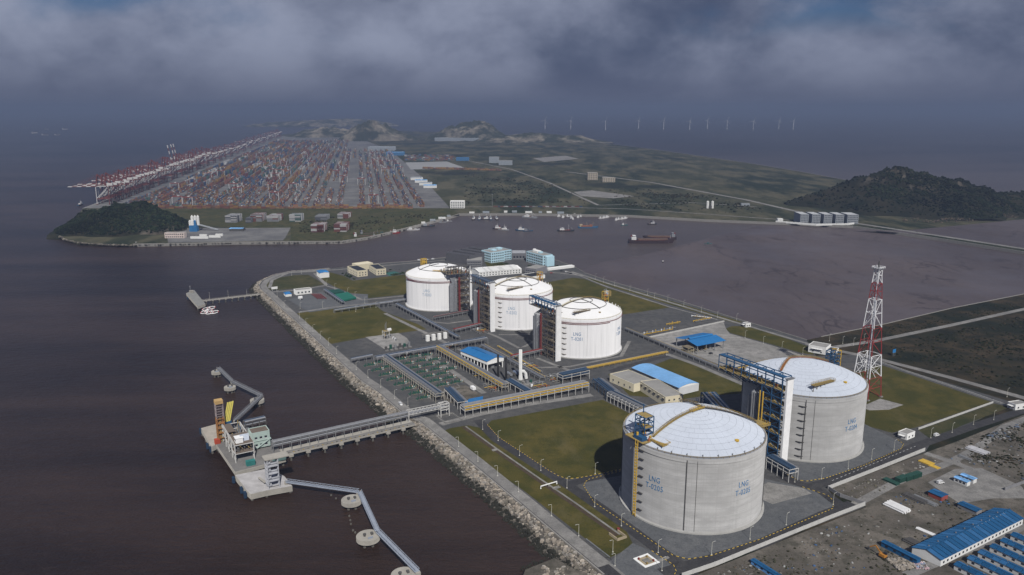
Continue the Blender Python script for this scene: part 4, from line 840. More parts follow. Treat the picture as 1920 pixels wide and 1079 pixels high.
# ---- lattice mast
def mast():
    side = 18.0; F0 = Vector((308.6, 650.3, 0)); e1 = V; e2 = -U; c = F0 + e1 * side / 2 + e2 * side / 2; H = 119.0
    t = thing('lattice_mast', 'tall red and white lattice mast on the lawn', 'mast', c + ZU * .1)
    RED = M('mast_red', (.26, .035, .035), .55, .2); WH = M('mast_white', (.74, .74, .75), .5, .08)
    def w(z): return (side / 2) * (1 - z / H * .80) if z < H * .86 else (side / 2) * .25
    lev = [0, 10, 19, 29, 39, 51, 63, 76, 88, 95, 102, 109]
    bands = [RED, RED, WH, WH, RED, RED, WH, WH, RED, RED, WH, WH]
    lev.append(115)
    for i in range(len(lev) - 1):
        z0, z1 = lev[i], lev[i + 1]; mt = bands[i]; s0, s1 = w(z0), w(z1)
        P = [c + (e1 * a + e2 * b) * s0 + ZU * (z0 + .1) for a, b in ((-1, -1), (1, -1), (1, 1), (-1, 1))]; Q = [c + (e1 * a + e2 * b) * s1 + ZU * z1 for a, b in ((-1, -1), (1, -1), (1, 1), (-1, 1))]
        for k in range(4):
            k2 = (k + 1) % 4; obj('leg', MB().bar(P[k], Q[k], .75 if i < 5 else .55), mt, t); obj('brace', MB().bar(*((P[k], Q[k2]) if (i + k) % 2 else (P[k2], Q[k])), .30), mt, t); obj('girt', MB().bar(Q[k], Q[k2], .34), mt, t)
            if 1 < i < 4: obj('brace', MB().bar((P[k] + P[k2]) / 2, Q[k], .3), mt, t)
    obj('riser_duct', MB().bar(c + ZU * .1, c + ZU * 112, .9), M('riser_grey', (.42, .43, .47), .5), t)
    obj('top_platform', MB().box(c + ZU * 114.6, 7.5, 7.5, .5, UA), STEEL, t); railing(t, [c + e1 * a + e2 * b + ZU * 115 for a, b in ((-3.7, -3.7), (3.7, -3.7), (3.7, 3.7), (-3.7, 3.7), (-3.7, -3.7))], WH, 1.5, 2, w=.25)
    obj('antenna', MB().cyl(c + ZU * 115, .6, 6, 8), DSTEEL, t); obj('base_plate', MB().box(c + ZU * .02, 4, 4, 1.0, UA), CONCD, t)
    for a, b in ((-1, -1), (1, -1), (1, 1), (-1, 1)): obj('footing', MB().box(c + (e1 * a + e2 * b) * side / 2, 2.6, 2.6, .9, UA), CONC, t)
mast()
# ---- street lamps along the roads (one built, the rest copies)
def lamp_proto():
    t = thing('street_lamp', 'x', 'street lamp', (0, 0, 0)); LM = M('lamp_pale_steel', (.55, .54, .48), .5, .1)
    obj('pole', MB().tube([(0, 0, 0), (0, 0, 7.6)], .12, 6, 0, .08), LM, t); obj('bracket', MB().tube([(0, 0, 7.5), (.5, 0, 7.9), (1.7, 0, 8.0)], .09, 5), LM, t)
    obj('lantern', MB().box((2.1, 0, 7.9), .8, .3, .18), M('lantern_grey', (.5, .5, .5), .4), t); obj('base', MB().box((0, 0, 0), .6, .6, .4), LM, t); return t
LP = lamp_proto(); lamps = [
 ('slim street lamp along the shore road', 'lamps along the shore road', [(860, 838), (896, 866), (933, 893), (972, 923), (1034, 968), (1085, 1006), (1149, 1036), (1153, 1062), (800, 0)][:-1]),
 ('slim street lamp along the dark inner road', 'lamps along the inner road', [(905, 806), (934, 827), (974, 855), (1014, 883), (1063, 916), (1115, 951), (1165, 987), (1234, 1037), (1116, 889), (1241, 1071)]),
 ('slim street lamp along the road by the boundary wall', 'lamps by the boundary wall', [(1334, 1041), (1406, 1012), (1474, 985), (1562, 947), (1490, 905), (1540, 899), (1590, 880), (1634, 862), (1676, 845)]),
 ('pale street lamp along the north lawn', 'lamps along the lawns', [(562, 597), (574, 610), (587, 622), (601, 635), (616, 648), (631, 664), (668, 694), (690, 709), (714, 727), (740, 748), (765, 762)]),
 ('slim street lamp along the basin road', 'lamps along the basin road', [(1116, 524), (1131, 530), (1152, 537), (1181, 546), (1214, 553), (1227, 560), (1252, 565), (1282, 575), (1315, 586), (1345, 596), (1381, 601), (1397, 634), (1431, 645), (1466, 655), (1505, 666), (1250, 667), (1300, 668)]),
 ('slim street lamp along the public road', 'lamps along the public road', [(1555, 640), (1580, 645), (1600, 648), (1620, 640), (1888, 745), (1863, 788), (1825, 797), (1785, 812), (1745, 822)]),
 ('pale lamp between the northern lawns', 'lamps between the northern lawns', [(547, 517), (565, 514), (520, 556), (585, 551), (533, 576), (563, 579), (605, 577), (628, 543), (652, 551), (666, 558), (684, 569), (612, 536), (667, 585), (705, 577)])]
first = True
for lb, gp, pts in lamps:
    for (x, y) in pts:
        if first: LP.location = G(x, y) + ZU * .1; tag(LP, lb, None, gp); LP.rotation_euler = (0, 0, R(210)); first = False
        else: dup(LP, G(x, y) + ZU * .1, R(210.5 if 'shore' in lb else 30.5), None, lb, gp)
# ================================================================ BUILDINGS OF THE TERMINAL
def frame_from(px):         # footprint from three ground pixels: corner, corner along the long side, corner along the short side
    a, b, c = [G(*p) for p in px]; x = b - a; y = c - b; L = x.length; x.normalize(); n = Vector((-x.y, x.x, 0)); 
    if n.dot(y) < 0: n = -n
    return a, x, n, L, y.length
def windows(t, o, x, out, zs, n, L, w, h, margin=1.2, mat=None, frame=None, sill=True):
    """windows on the wall o..o+x*L, facing out; each window a part with its frame below it"""
    for z in zs:
        for i in range(n):
            q = o + x * (margin + (L - 2 * margin) * (i + .5) / n) + ZU * z
            f = obj('window', MB().frame(q + out * .03 + ZU * h / 2, x * w / 2, out * .06, ZU * h / 2), mat or GLASS, t)
            if sill: obj('sill', MB().frame(q + out * .12 - ZU * .12, x * (w / 2 + .15), out * .14, ZU * .10), frame or WALLW, f)
def house(label, px, h, wall, roof, cat='building', kind='flat', name='building', over=.4, rise=1.2, size=None, doors=None):
    if size: a, x, n, L, Wd = size
    else: a, x, n, L, Wd = frame_from(px)
    c = a + x * L / 2 + n * Wd / 2; t = thing(name, label, cat, c + ZU * .1)
    obj('wall', MB().frame(c + ZU * (h / 2), x * L / 2, n * Wd / 2, ZU * h / 2), wall, t)
    if kind == 'flat':
        obj('roof', MB().frame(c + ZU * (h + .12), x * (L / 2 - .35), n * (Wd / 2 - .35), ZU * .12), roof, t)
        m = MB()
        for s in (-1, 1): m.frame(c + n * s * (Wd / 2 - .15) + ZU * (h + .35), x * L / 2, n * .18, ZU * .36); m.frame(c + x * s * (L / 2 - .15) + ZU * (h + .35), x * .18, n * (Wd / 2 - .33), ZU * .36)
        obj('parapet', m, wall, t)
    elif kind == 'gable':
        P = [c - x * (L / 2 + over) - n * (Wd / 2 + over) + ZU * h, c - x * (L / 2 + over) + ZU * (h + rise), c - x * (L / 2 + over) + n * (Wd / 2 + over) + ZU * h]
        Q = [p + x * (L + 2 * over) for p in P]
        nm_ = roof.name; base_c = MCOL.get(nm_, (.3, .3, .3)); vs_ = [roof, M(nm_ + '_faded', tuple(v * 1.22 + .012 for v in base_c), .6, .2, .3), M(nm_ + '_dull', tuple(v * .82 for v in base_c), .5, .2, .3)]
        ns = max(2, int(round((L + 2 * over) / 4.0)))
        for i in range(ns):
            for s in (0, 1):
                e0, e1 = (P[0], P[1]) if s == 0 else (P[1], P[2]); f0, f1 = i / ns, (i + 1) / ns - .006; u0, u1 = x * ((L + 2 * over) * f0), x * ((L + 2 * over) * f1); zz = ZU * (.16 + .03 * (i % 2))
                A4 = [e0 + u0, e0 + u1, e1 + u1, e1 + u0]; obj('roof_sheet', MB().add(A4 + [p + zz for p in A4], [(4, 5, 6, 7), (3, 2, 1, 0), (0, 1, 5, 4), (1, 2, 6, 5), (2, 3, 7, 6), (3, 0, 4, 7)]), vs_[rnd.choice((0, 0, 0, 1, 2))], t)
        obj('ridge_cap', MB().bar(P[1] + ZU * .22, Q[1] + ZU * .22, .7, .16), vs_[2], t)
        if L > 25:
            for i in range(int(L / 9)): obj('roof_vent', MB().cyl(c + x * (9 * i + 5 - L / 2) + n * (Wd * .12) + ZU * (h + rise * .75), .35, .9, 8), STEEL, t)
        G0 = [c - x * L / 2 - n * Wd / 2 + ZU * h, c - x * L / 2 + n * Wd / 2 + ZU * h, c - x * L / 2 + ZU * (h + rise)]; G1 = [p + x * L for p in G0]
        obj('gable', MB().add(G0, [(0, 2, 1)]).add(G1, [(0, 1, 2)]), wall, t)
    return t, a, x, n, L, Wd
# compressor shed on posts
a, x, n, L, Wd = frame_from([(866, 676), (914, 696), (945, 690)])
c = a + x * L / 2 + n * Wd / 2; t = thing('compressor_shed', 'open white compressor shed with bright blue roof', 'shed', c + ZU * .1)
for s in (0, 1):
    for i in range(9): obj('post', MB().bar(a + n * Wd * s + x * (L * i / 8), a + n * Wd * s + x * (L * i / 8) + ZU * 6.5, .9), WALLW, t)
obj('fascia', MB().frame(c + ZU * 8.2, x * (L / 2 + .8), n * (Wd / 2 + .8), ZU * 1.7), WALLW, t)
for s in (-1, 1):
    e0 = c + n * s * (Wd / 2 + 1.4) + ZU * 10.0; r0 = c + ZU * 12.2
    obj('roof_slope', MB().add([e0 - x * (L / 2 + 1.4), e0 + x * (L / 2 + 1.4), r0 + x * (L / 2 + 1.4), r0 - x * (L / 2 + 1.4)], [(0, 1, 2, 3) if s < 0 else (3, 2, 1, 0)]), ROOFB, t)
obj('gable', MB().add([c - x * (L / 2 + .9) - n * (Wd / 2 + .8) + ZU * 9.9, c - x * (L / 2 + .9) + n * (Wd / 2 + .8) + ZU * 9.9, c - x * (L / 2 + .9) + ZU * 12], [(0, 2, 1)]).add([c + x * (L / 2 + .9) - n * (Wd / 2 + .8) + ZU * 9.9, c + x * (L / 2 + .9) + n * (Wd / 2 + .8) + ZU * 9.9, c + x * (L / 2 + .9) + ZU * 12], [(0, 1, 2)]), WALLW, t)
obj('ridge_vent', MB().frame(c - x * 5 + ZU * 12.3, x * (L * .28), n * .35, ZU * .25), M('ridge_dark_blue', (.015, .10, .26), .5), t)
for i in range(4): obj('compressor', MB().box(c + x * (-L * .36 + L * .24 * i), 5, 3.5, 4, math.atan2(x.y, x.x)), STEEL, t)
# warehouse with faded curved blue roof
a, x, n, L, Wd = frame_from([(1184, 703), (1273, 742), (1312, 734)])
c = a + x * L / 2 + n * Wd / 2; t = thing('warehouse', 'long pale warehouse with faded blue curved roof', 'warehouse', c + ZU * .1)
obj('wall', MB().frame(c + ZU * 3.5, x * L / 2, n * Wd / 2, ZU * 3.5), M('pale_sheet_wall', (.52, .53, .54), .7, .08), t)
NP = 14
for i in range(NP):
    m = MB(); S = 8; b0, b1 = c + x * (L * i / NP - L / 2 - .0), c + x * (L * (i + 1) / NP - L / 2 - .06)
    P = [q + n * ((Wd / 2 + .6) * (2 * k / S - 1)) + ZU * (6.95 + 1.9 * (1 - (2 * k / S - 1) ** 2)) for q in (b0, b1) for k in range(S + 1)]
    m.add(P, [(k, S + 1 + k, S + 2 + k, k + 1) for k in range(S)]); obj('roof_sheet', m, ROOFL, t, True)
for s in (-1, 1):
    S = 8; P = [c + x * s * (L / 2 - .1) + n * (Wd / 2 * (2 * k / S - 1)) + ZU * (6.9 + 1.8 * (1 - (2 * k / S - 1) ** 2)) for k in range(S + 1)]
    obj('end_wall', MB().add(P, [tuple(range(S + 1)) if s > 0 else tuple(range(S, -1, -1))]), WALLW, t)
obj('gutter', MB().bar(a + ZU * 6.9 - n * .7, a + x * L + ZU * 6.9 - n * .7, .4), DSTEEL, t)
# cream buildings
t, a, x, n, L, Wd = house('low cream building with grey flat roof beside the dark blue pipe rack', [(1143, 716), (1188, 736), (1223, 727)], 7, CREAM, ROOFG)
windows(t, a, x, -n, (2.2,), 4, L, 1.6, 1.8)
t, a, x, n, L, Wd = house('cream building with round wall fans and an outside stair', [(1200, 733), (1247, 764), (1271, 755)], 8.5, CREAM, ROOFG)
for i in range(6):
    q = a + x * (3 + (L - 6) * i / 5) + ZU * 6.2 - n * .1; f = obj('wall_fan', MB().tube([q - n * .25, q + n * .05], 1.15, 12), DSTEEL, t); obj('hood', MB().frame(q - n * .3 + ZU * 1.25, x * 1.0, n * .25, ZU * .12), CREAM, f)
obj('door', MB().frame(a + x * (L + .04) + n * (Wd * .3) + ZU * 1.3, x * .06, n * .8, ZU * 1.2), DSTEEL, t); windows(t, a + x * L, n, x, (1.5, 5.0), 3, Wd, 1.4, 1.5)
st = MB()
for i in range(8): st.frame(a + x * (L + 1.2) + n * (Wd * .35 + 1.0 * i) + ZU * (.25 + .5 * i), x * .7, n * .5, ZU * .12)
obj('outside_stair', st, CREAM, t)
# canopy on the apron
a, x, n, L, Wd = frame_from([(1307, 664), (1356, 654), (1340, 638)])
c = a + x * L / 2 + n * Wd / 2; t = thing('canopy', 'open blue roofed loading canopy on the concrete apron', 'canopy', c + ZU * .1)
for i in range(4):
    for s in (0, 1): obj('post', MB().bar(a + x * (L * i / 3) + n * Wd * s, a + x * (L * i / 3) + n * Wd * s + ZU * 9, .7), STEEL, t)
for s in (-1, 1):
    e0 = c + n * s * (Wd / 2 + 1.8) + ZU * 9; r0 = c + n * s * 1.8 + ZU * 11.6
    obj('roof_slope', MB().add([e0 - x * (L / 2 + 2), e0 + x * (L / 2 + 2), r0 + x * (L / 2 + 2), r0 - x * (L / 2 + 2)], [(0, 1, 2, 3) if s < 0 else (3, 2, 1, 0)]), ROOFB, t)
    obj('monitor_roof', MB().add([c + n * s * 2.4 + ZU * 12.2 - x * (L / 2 - 2), c + n * s * 2.4 + ZU * 12.2 + x * (L / 2 - 2), c + ZU * 13.0 + x * (L / 2 - 2), c + ZU * 13.0 - x * (L / 2 - 2)], [(0, 1, 2, 3) if s < 0 else (3, 2, 1, 0)]), ROOFB, t)
obj('monitor_wall', MB().frame(c + ZU * 11.8, x * (L / 2 - 2.4), n * 1.9, ZU * .5), M('ridge_dark_blue', (.015, .10, .26)), t)
for i in range(3): obj('loading_skid', MB().box(c + x * (i * 6 - 6), 3, Wd * .6, 3.5, math.atan2(x.y, x.x)), [DSTEEL, YELR, STEEL][i], t)
t = thing('loading_gantry', 'tan steel loading gantry beside the blue canopy', 'gantry', G(1296, 662) + ZU * .1); q = G(1290, 664)
lattice(t, q, x, n, 14, 9, 6, 2, M('tan_steel', (.30, .26, .17), .7), 2, BRN, False, .5)
# offices
PB = M('pale_blue_render', (.42, .60, .68), .8, .06, .1); PB2 = M('pale_blue_dark', (.14, .24, .30), .8, .1); GRYB = M('grey_render', (.17, .17, .185), .85, .12)
def office(label, px, h, fl, nw, extra=None):
    t, a, x, n, L, Wd = house(label, px, h, PB, ROOFG, 'office', name='office_building')
    fh = h / fl
    windows(t, a, x, -n, [fh * k + 1.0 for k in range(fl)], nw, L, L / nw * .62, fh * .5, .8)
    windows(t, a + x * L, n, x, [fh * k + 1.0 for k in range(fl)], max(3, int(Wd / 4)), Wd, 2.2, fh * .5, .8)
    obj('stair_core', MB().frame(a + x * (L * .5) + n * (Wd * .55) + ZU * (h + 1.4), x * 4, n * 3.5, ZU * 1.3), PB, t); return t, a, x, n, L, Wd
office('pale blue four storey office with stepped roof near the basin', [(903, 489), (921, 494), (936, 489)], 17, 4, 7); office('pale blue office wing beside the stepped office', [(937, 490), (959, 487), (954, 480)], 16, 4, 7)
t, a, x, n, L, Wd = office('pale blue office block with white roof plant near the basin', [(987, 491), (1018, 500), (1037, 498)], 17, 4, 9)
obj('roof_plant', MB().frame(a + x * (L * .35) + n * (Wd * .5) + ZU * 19, x * 7, n * 4, ZU * 1.6).cyl(a + x * (L * .2) + n * (Wd * .5) + ZU * 17, 2.6, 5, 10), WALLW, t); obj('end_tower', MB().frame(a + x * (L + 2.5) + n * (Wd * .6) + ZU * 8, x * 2.5, n * (Wd * .4), ZU * 8), PB, t)
t, a, x, n, L, Wd = house('dark grey hall with long roof monitors behind the T-0203 tank', [(836, 490), (880, 497), (895, 482)], 14, M('dark_hall_wall', (.085, .085, .095), .8), M('dark_hall_roof', (.06, .06, .068), .8), 'hall')
for k in range(3): obj('roof_monitor', MB().frame(a + x * L / 2 + n * (Wd * (.22 + .28 * k)) + ZU * 15.2, x * L * .45, n * 1.5, ZU * 1.0), M('dark_hall_roof', (.06, .06, .068)), t)
t, a, x, n, L, Wd = house('grey flat building beside the dark hall', [(875, 500), (903, 500), (915, 493)], 9, GRYB, ROOFG); windows(t, a, x, -n, (1.5, 5.2), 8, L, 1.8, 1.8)
t, a, x, n, L, Wd = house('grey gate lodge between the pale blue offices', [(960, 487), (986, 487), (984, 481)], 10, GRYB, M('lodge_roof', (.30, .31, .33), .8)); windows(t, a, x, -n, (2,), 4, L, 3, 4)
# white long building with curved roof
t, a, x, n, L, Wd = house('long white building with barrel roof behind the T-0202 tank', [(898, 520), (978, 513), (970, 505)], 7.5, WALLW, WALLW, kind='gable', rise=2.2); windows(t, a, x, -n, (1.3, 4.6), 14, L, 2.0, 1.5)
t, a, x, n, L, Wd = house('grey two storey building beside the long white building', [(984, 515), (1005, 518), (1020, 511)], 10, GRYB, ROOFG); windows(t, a, x, -n, (1.5, 5.5), 5, L, 2, 2)
t, a, x, n, L, Wd = house('low white shed with dark roof behind the T-0202 tank', [(995, 526), (1022, 522), (1018, 516)], 4.5, WALLW, ROOFD)
t, a, x, n, L, Wd = house('long white bicycle shelter beside the offices', [(1028, 508), (1077, 502), (1075, 500.3)], 2.8, WALLW, WALLW, 'shelter')
# cream house with two dark roofed wings
t, a, x, n, L, Wd = house('cream wing with dark solar roof beside the north lawn', [(652, 511), (671, 520), (690, 518)], 9, CREAM, ROOFD, 'building'); windows(t, a, x, -n, (1.4, 5.0), 6, L, 1.6, 1.8); windows(t, a + x * L, n, x, (1.4, 5.0), 3, Wd, 1.6, 1.8)
t, a, x, n, L, Wd = house('cream wing with dark solar roof beside the tennis court', [(692, 508), (706, 517), (720, 514)], 9, CREAM, ROOFD, 'building'); windows(t, a, x, -n, (1.4, 5.0), 5, L, 1.6, 1.8); windows(t, a + x * L, n, x, (1.4, 5.0), 3, Wd, 1.6, 1.8)
t, a, x, n, L, Wd = house('cream link building joining the two wings', [(670, 508), (700, 504), (697, 500)], 8.5, CREAM, CREAM)
# huts
t, a, x, n, L, Wd = house('white hut with bright blue roof beside the oval lawn', [(594, 517), (600, 522), (617, 520)], 7.5, WALLW, ROOFB, 'hut', 'gable', rise=.8)
t, a, x, n, L, Wd = house('low white control building with small square windows on the pump station', [(551, 551), (555, 554), (584, 550)], 6, WALLW, ROOFG); windows(t, a + x * L, n, x, (2,), 4, Wd, 2.2, 2)
t, a, x, n, L, Wd = house('small white kiosk with blue roof on the pump station', [(532, 553), (536, 557), (545, 555)], 3, WALLW, ROOFB, 'kiosk', 'gable', rise=.6)
for lb, px, h in (('white gate house with roof plant beside the public road', [(1515, 660), (1548, 666), (1562, 660)], 7), ('small white gate house with dark roof beside the mast', [(1548, 665), (1566, 668), (1578, 663)], 4.5), ('white guard house at the corner of the lawn', [(1683, 820), (1700, 826), (1715, 820)], 4.2), ('small white guard hut near the basin road', [(1392, 612), (1398, 614.5), (1402, 612)], 4), ('white guard hut at the main gate', [(1888, 764), (1903, 770), (1915, 764)], 4.5)):
    t, a, x, n, L, Wd = house(lb, px, h, WALLW, ROOFG if 'dark' not in lb else ROOFD, 'gate house'); windows(t, a, x, -n, (1.3,), 2, L, 1.6, 1.4, .6); windows(t, a + x * L, n, x, (1.3,), 2, Wd, 1.4, 1.4, .6)
    obj('canopy_slab', MB().frame(a + x * (L * .5) - n * 1.2 + ZU * (h * .72), x * L * .3, n * 1.2, ZU * .12), WALLW, t)
# pump station gear
t = thing('pump_station', 'green covered pumps and red pipes on the paved pump station yard', 'pump station', G(630, 563) + ZU * .1); q = G(618, 556) + ZU * .12
obj('roof_cover', MB().prism([G(628, 556), G(652, 552), G(668, 562), G(640, 568)], 1.0, 3.2), M('green_cover', (.015, .12, .085), .6), t); obj('roof_cover', MB().prism([G(612, 549), G(636, 547), G(646, 552), G(622, 555)], 1.0, 3.6), M('dark_green_cover', (.012, .06, .045), .6), t)
for k in range(5): obj('fire_pipe', MB().tube([G(584 + 4 * k, 553) + ZU * 1.4, G(596 + 4 * k, 562) + ZU * 1.4], .45, 6), REDP, t)
obj('drum', MB().tube([q - V * 42 + ZU * 3, q - V * 37 + ZU * 3], 2.0, 10).cyl(q - V * 40, .6, 3, 8), WHITE, t)
a, b = DP((640, 573), (606, 549)); rack('silver pipe rack through the pump station', a, b, 5, 4, 8, 1, None, STEEL, side=-1)
tag(obj('notice_board', MB().bar(G(511, 546), G(511, 546) + ZU * 3, .3).bar(G(519, 545.5), G(519, 545.5) + ZU * 3, .3).frame((G(511, 546) + G(519, 545.5)) / 2 + ZU * 4.2, V * 4.2, U * .15, ZU * 1.6), WALLW), 'white board standing on the oval lawn', 'sign board')
sheet('court', [(722, 512), (740, 509), (752, 514), (730, 518)], M('court_green', (.03, .10, .09), .8), .09, 'green tennis court beside the cream house')
# boundary walls
WW = M('whitewashed_wall', (.42, .415, .40), .9, .15)
def bwall(px, h, label, mat=WW, w=.35):
    P = GP(px); t = thing('boundary_wall', label, 'wall', (P[0] + P[-1]) / 2 + ZU * .0)
    for a, b in zip(P[:-1], P[1:]):
        d = b - a; n = max(1, int(d.length / 6)); d /= n; ang = math.atan2(d.y, d.x)
        for i in range(n):
            obj('wall_panel', MB().box(a + d * (i + .5), d.length - .04, w, h, ang), mat, t); obj('wall_pier', MB().box(a + d * i, .5, w + .15, h + .15, ang), mat, t)
bwall([(1279, 1083), (1340, 1062), (1450, 1017), (1560, 972), (1622, 948)], 2.6, 'white panel boundary wall along the front road'); bwall([(1553, 918), (1650, 880), (1734, 846)], 2.6, 'white panel boundary wall beside the storage yard'); bwall([(1622, 948), (1575, 932), (1553, 918)], 2.4, 'grey fence at the turn of the boundary wall', M('grey_fence', (.2, .2, .21), .7))
bwall([(1217, 634), (1358, 604)], 1.8, 'pale wall between gravel square and apron'); bwall([(1366, 692), (1403, 682)], 1.8, 'pale wall at the corner of the apron'); bwall([(1722, 806), (1862, 756)], 1.6, 'pale low wall along the lawn'); bwall([(1640, 677), (1700, 698), (1790, 728), (1888, 762)], 1.6, 'pale wall along the public road')
bwall([(1884, 920), (1925, 905)], 2.2, 'grey panel fence of the works camp', M('grey_fence', (.2, .2, .21)))
# ditch with path and small works on the long lawn
DITCH = GP([(868, 801), (930, 846), (1000, 895), (1080, 950), (1157, 1005)])
struct('ditch', MB().ribbon(DITCH, 2.6, .10), M('ditch_earth', (.055, .040, .028), .95, .4), 'brown open ditch through the long lawn'); struct('ditch_path', MB().ribbon(DITCH, 1.5, .12, 0, 2.4), CONCD, 'narrow concrete path beside the ditch')
t = thing('culvert_head', 'concrete culvert head with red valve at the end of the ditch', 'culvert', G(1158, 1004) + ZU * .06); q = G(1158, 1006)
for s in (-1, 1): obj('wing_wall', MB().box(q + V * 3.2 * s, 8, .7, 1.5, UA), M('tan_concrete', (.30, .25, .17), .9), t)
obj('head_wall', MB().box(q + U * 4, .7, 7, 1.5, UA), M('tan_concrete', (.30, .25, .17)), t); obj('valve', MB().cyl(q + V * 4.5 - U * 5, .9, 1.6, 10), REDP, t)
for lb, p, s in (('small concrete footbridge over the middle of the ditch', (1043, 916), 5.5), ('low concrete sluice over the upper ditch', (928, 845), 4.5)):
    t = thing('footbridge', lb, 'footbridge', G(*p) + ZU * .1); obj('deck', MB().box(G(*p) + ZU * .2, 2.2, s, .3, UA), CONC, t); obj('kerb_rail', MB().box(G(*p) + U * 1.0 + ZU * .5, .2, s, .5, UA).box(G(*p) - U * 1.0 + ZU * .5, .2, s, .5, UA), CONC, t)
t = thing('pipe_arch', 'pale pipe crossing the ditch on short legs', 'pipe', G(1030, 912) + ZU * .06); p, q = G(1014, 917), G(1044, 908)
obj('pipe', MB().tube([p + ZU * .1, p + ZU * 1.9, q + ZU * 1.9, q + ZU * .1], .4, 8), WALLW, t); obj('saddle', MB().box((p + q) / 2, .8, .8, 1.5, UA), CONC, t)
# valve pit
t = thing('valve_pit', 'white kerbed square valve pit with red valves', 'valve pit', G(1212, 1052) + ZU * .1); q = G(1212, 1052)
for s in (-1, 1): obj('pit_kerb', MB().box(q + U * 4.6 * s, 1.4, 10.6, .45, UA), WALLW, t); obj('pit_kerb', MB().box(q + V * 4.6 * s, 7.8, 1.4, .43, UA), WALLW, t)
obj('pit_floor', MB().box(q, 7.8, 7.8, .2, UA), M('tan_concrete', (.30, .25, .17)), t); obj('pit_box', MB().box(q + U * .5, 4, 4, .6, UA), CONC, t)
for i, (a, b) in enumerate(((-3, -3), (3, -2), (2.5, 3), (-2.5, 2.5))): obj('valve', MB().cyl(q + U * a + V * b + ZU * .2, .5, 1.1, 8), [REDP, YELR][i % 2], t)
sheet('concrete_path', [(1232, 1050), (1252, 1043), (1256, 1047), (1236, 1055)], CONC, .15, 'pale slab beside the valve pit')
# fenced black conduit near the dirt spit
tag(obj('conduit', MB().tube([G(1099, 1012) + ZU * .4, G(1143, 1046) + ZU * .4], .4, 8), STEEL), 'grey conduit lying at the end of the long lawn', 'conduit')
# road centre dashes
m = MB(); P0, P1 = G(1560, 902), G(1720, 836); d = (P1 - P0); n = 22
for i in range(n): m.ribbon([P0 + d * (i / n), P0 + d * ((i + .45) / n)], .22, .145)
struct('road_marking', m, WHITE, 'white dashes along the road to the gate')
m = MB(); P0, P1 = G(1250, 1074), G(1560, 960); d = P1 - P0; n = 40
# cars and vans
def car_proto(name, paint, van=False):
    t = thing(name, 'x', 'van' if van else 'car', (0, 0, 0)); pm = M('paint_' + name, paint, .3, .05, .3, .5); L, W_, H_ = (5.4, 2.0, 2.2) if van else (4.5, 1.8, 1.45)
    prof = [(-L / 2, .35), (L / 2, .35), (L / 2, .8), (L / 2 - .9, 1.0), (L / 2 - 1.7, H_), (-L / 2 + (.1 if van else .9), H_), (-L / 2, 1.0)]
    vs = [(x, s * W_ / 2, z) for s in (-1, 1) for x, z in prof]; k = len(prof)
    obj('body', MB().add(vs, [tuple(range(k)), tuple(range(2 * k - 1, k - 1, -1))] + [(i, i + k, (i + 1) % k + k, (i + 1) % k) for i in range(k)]), pm, t)
    obj('windscreen', MB().add([(L / 2 - .98, -W_ * .42, 1.04), (L / 2 - .98, W_ * .42, 1.04), (L / 2 - 1.62, W_ * .40, H_ - .06), (L / 2 - 1.62, -W_ * .40, H_ - .06)], [(0, 1, 2, 3)]), GLASS, t)
    obj('side_window', MB().frame((-.2, 0, 1.15 if not van else 1.6), Vector((L * .28, 0, 0)), Vector((0, W_ / 2 + .02, 0)), Vector((0, 0, .2))), GLASS, t)
    for sx in (-1, 1):
        for sy in (-1, 1): obj('wheel', MB().tube([(sx * L * .31, sy * W_ * .5 - .12, .34), (sx * L * .31, sy * W_ * .5 + .12, .34)], .34, 10), BLK, t)
    return t
cw = car_proto('white_car', (.7, .7, .7)); cd_ = car_proto('dark_car', (.03, .03, .035)); cr = car_proto('red_car', (.35, .03, .03)); wv = car_proto('white_van', (.75, .75, .74), True)
used = set()
def car(proto, px, ang, label):
    if proto.name not in used: used.add(proto.name); proto.location = G(*px) + ZU * .15; proto.rotation_euler = (0, 0, ang); tag(proto, label, None)
    else: dup(proto, G(*px) + ZU * .15, ang, None, label)
car(wv, (751, 760), UA, 'white van parked beside the shore road'); car(cd_, (1053, 509), .5, 'dark car in the office car park beside the shelter'); car(cd_, (1070, 514), .4, 'dark car in the office car park beside the basin road'); car(cw, (1062, 511), .5, 'white car in the office car park'); car(cr, (1034, 513), R(30), 'red car in the office car park')
car(cd_, (1333, 664), R(30), 'dark car beside the blue canopy'); car(wv, (1756, 818), R(28), 'white van on the road to the gate'); car(cw, (880, 488), R(10), 'white car beside the dark hall')
for i, (px, py) in enumerate([(786, 489), (800, 488), (812, 487)]): car(wv, (px, py), R(5 + 20 * i), ['white van on the shore behind the T-0203 tank', 'white van between two vans on the northern shore', 'white van nearest the dark hall'][i])
# misc sign
t = thing('road_sign', 'blue road sign on two posts beside the public road', 'sign', G(1676, 668)); q = G(1676, 668)
for s in (-1.4, 1.4): obj('post', MB().bar(q + V * s, q + V * s + ZU * 4, .25), STEEL, t)
obj('panel', MB().frame(q + ZU * 5.4 - U * .1, V * 2.4, U * .12, ZU * 1.9), ROOFB, t)
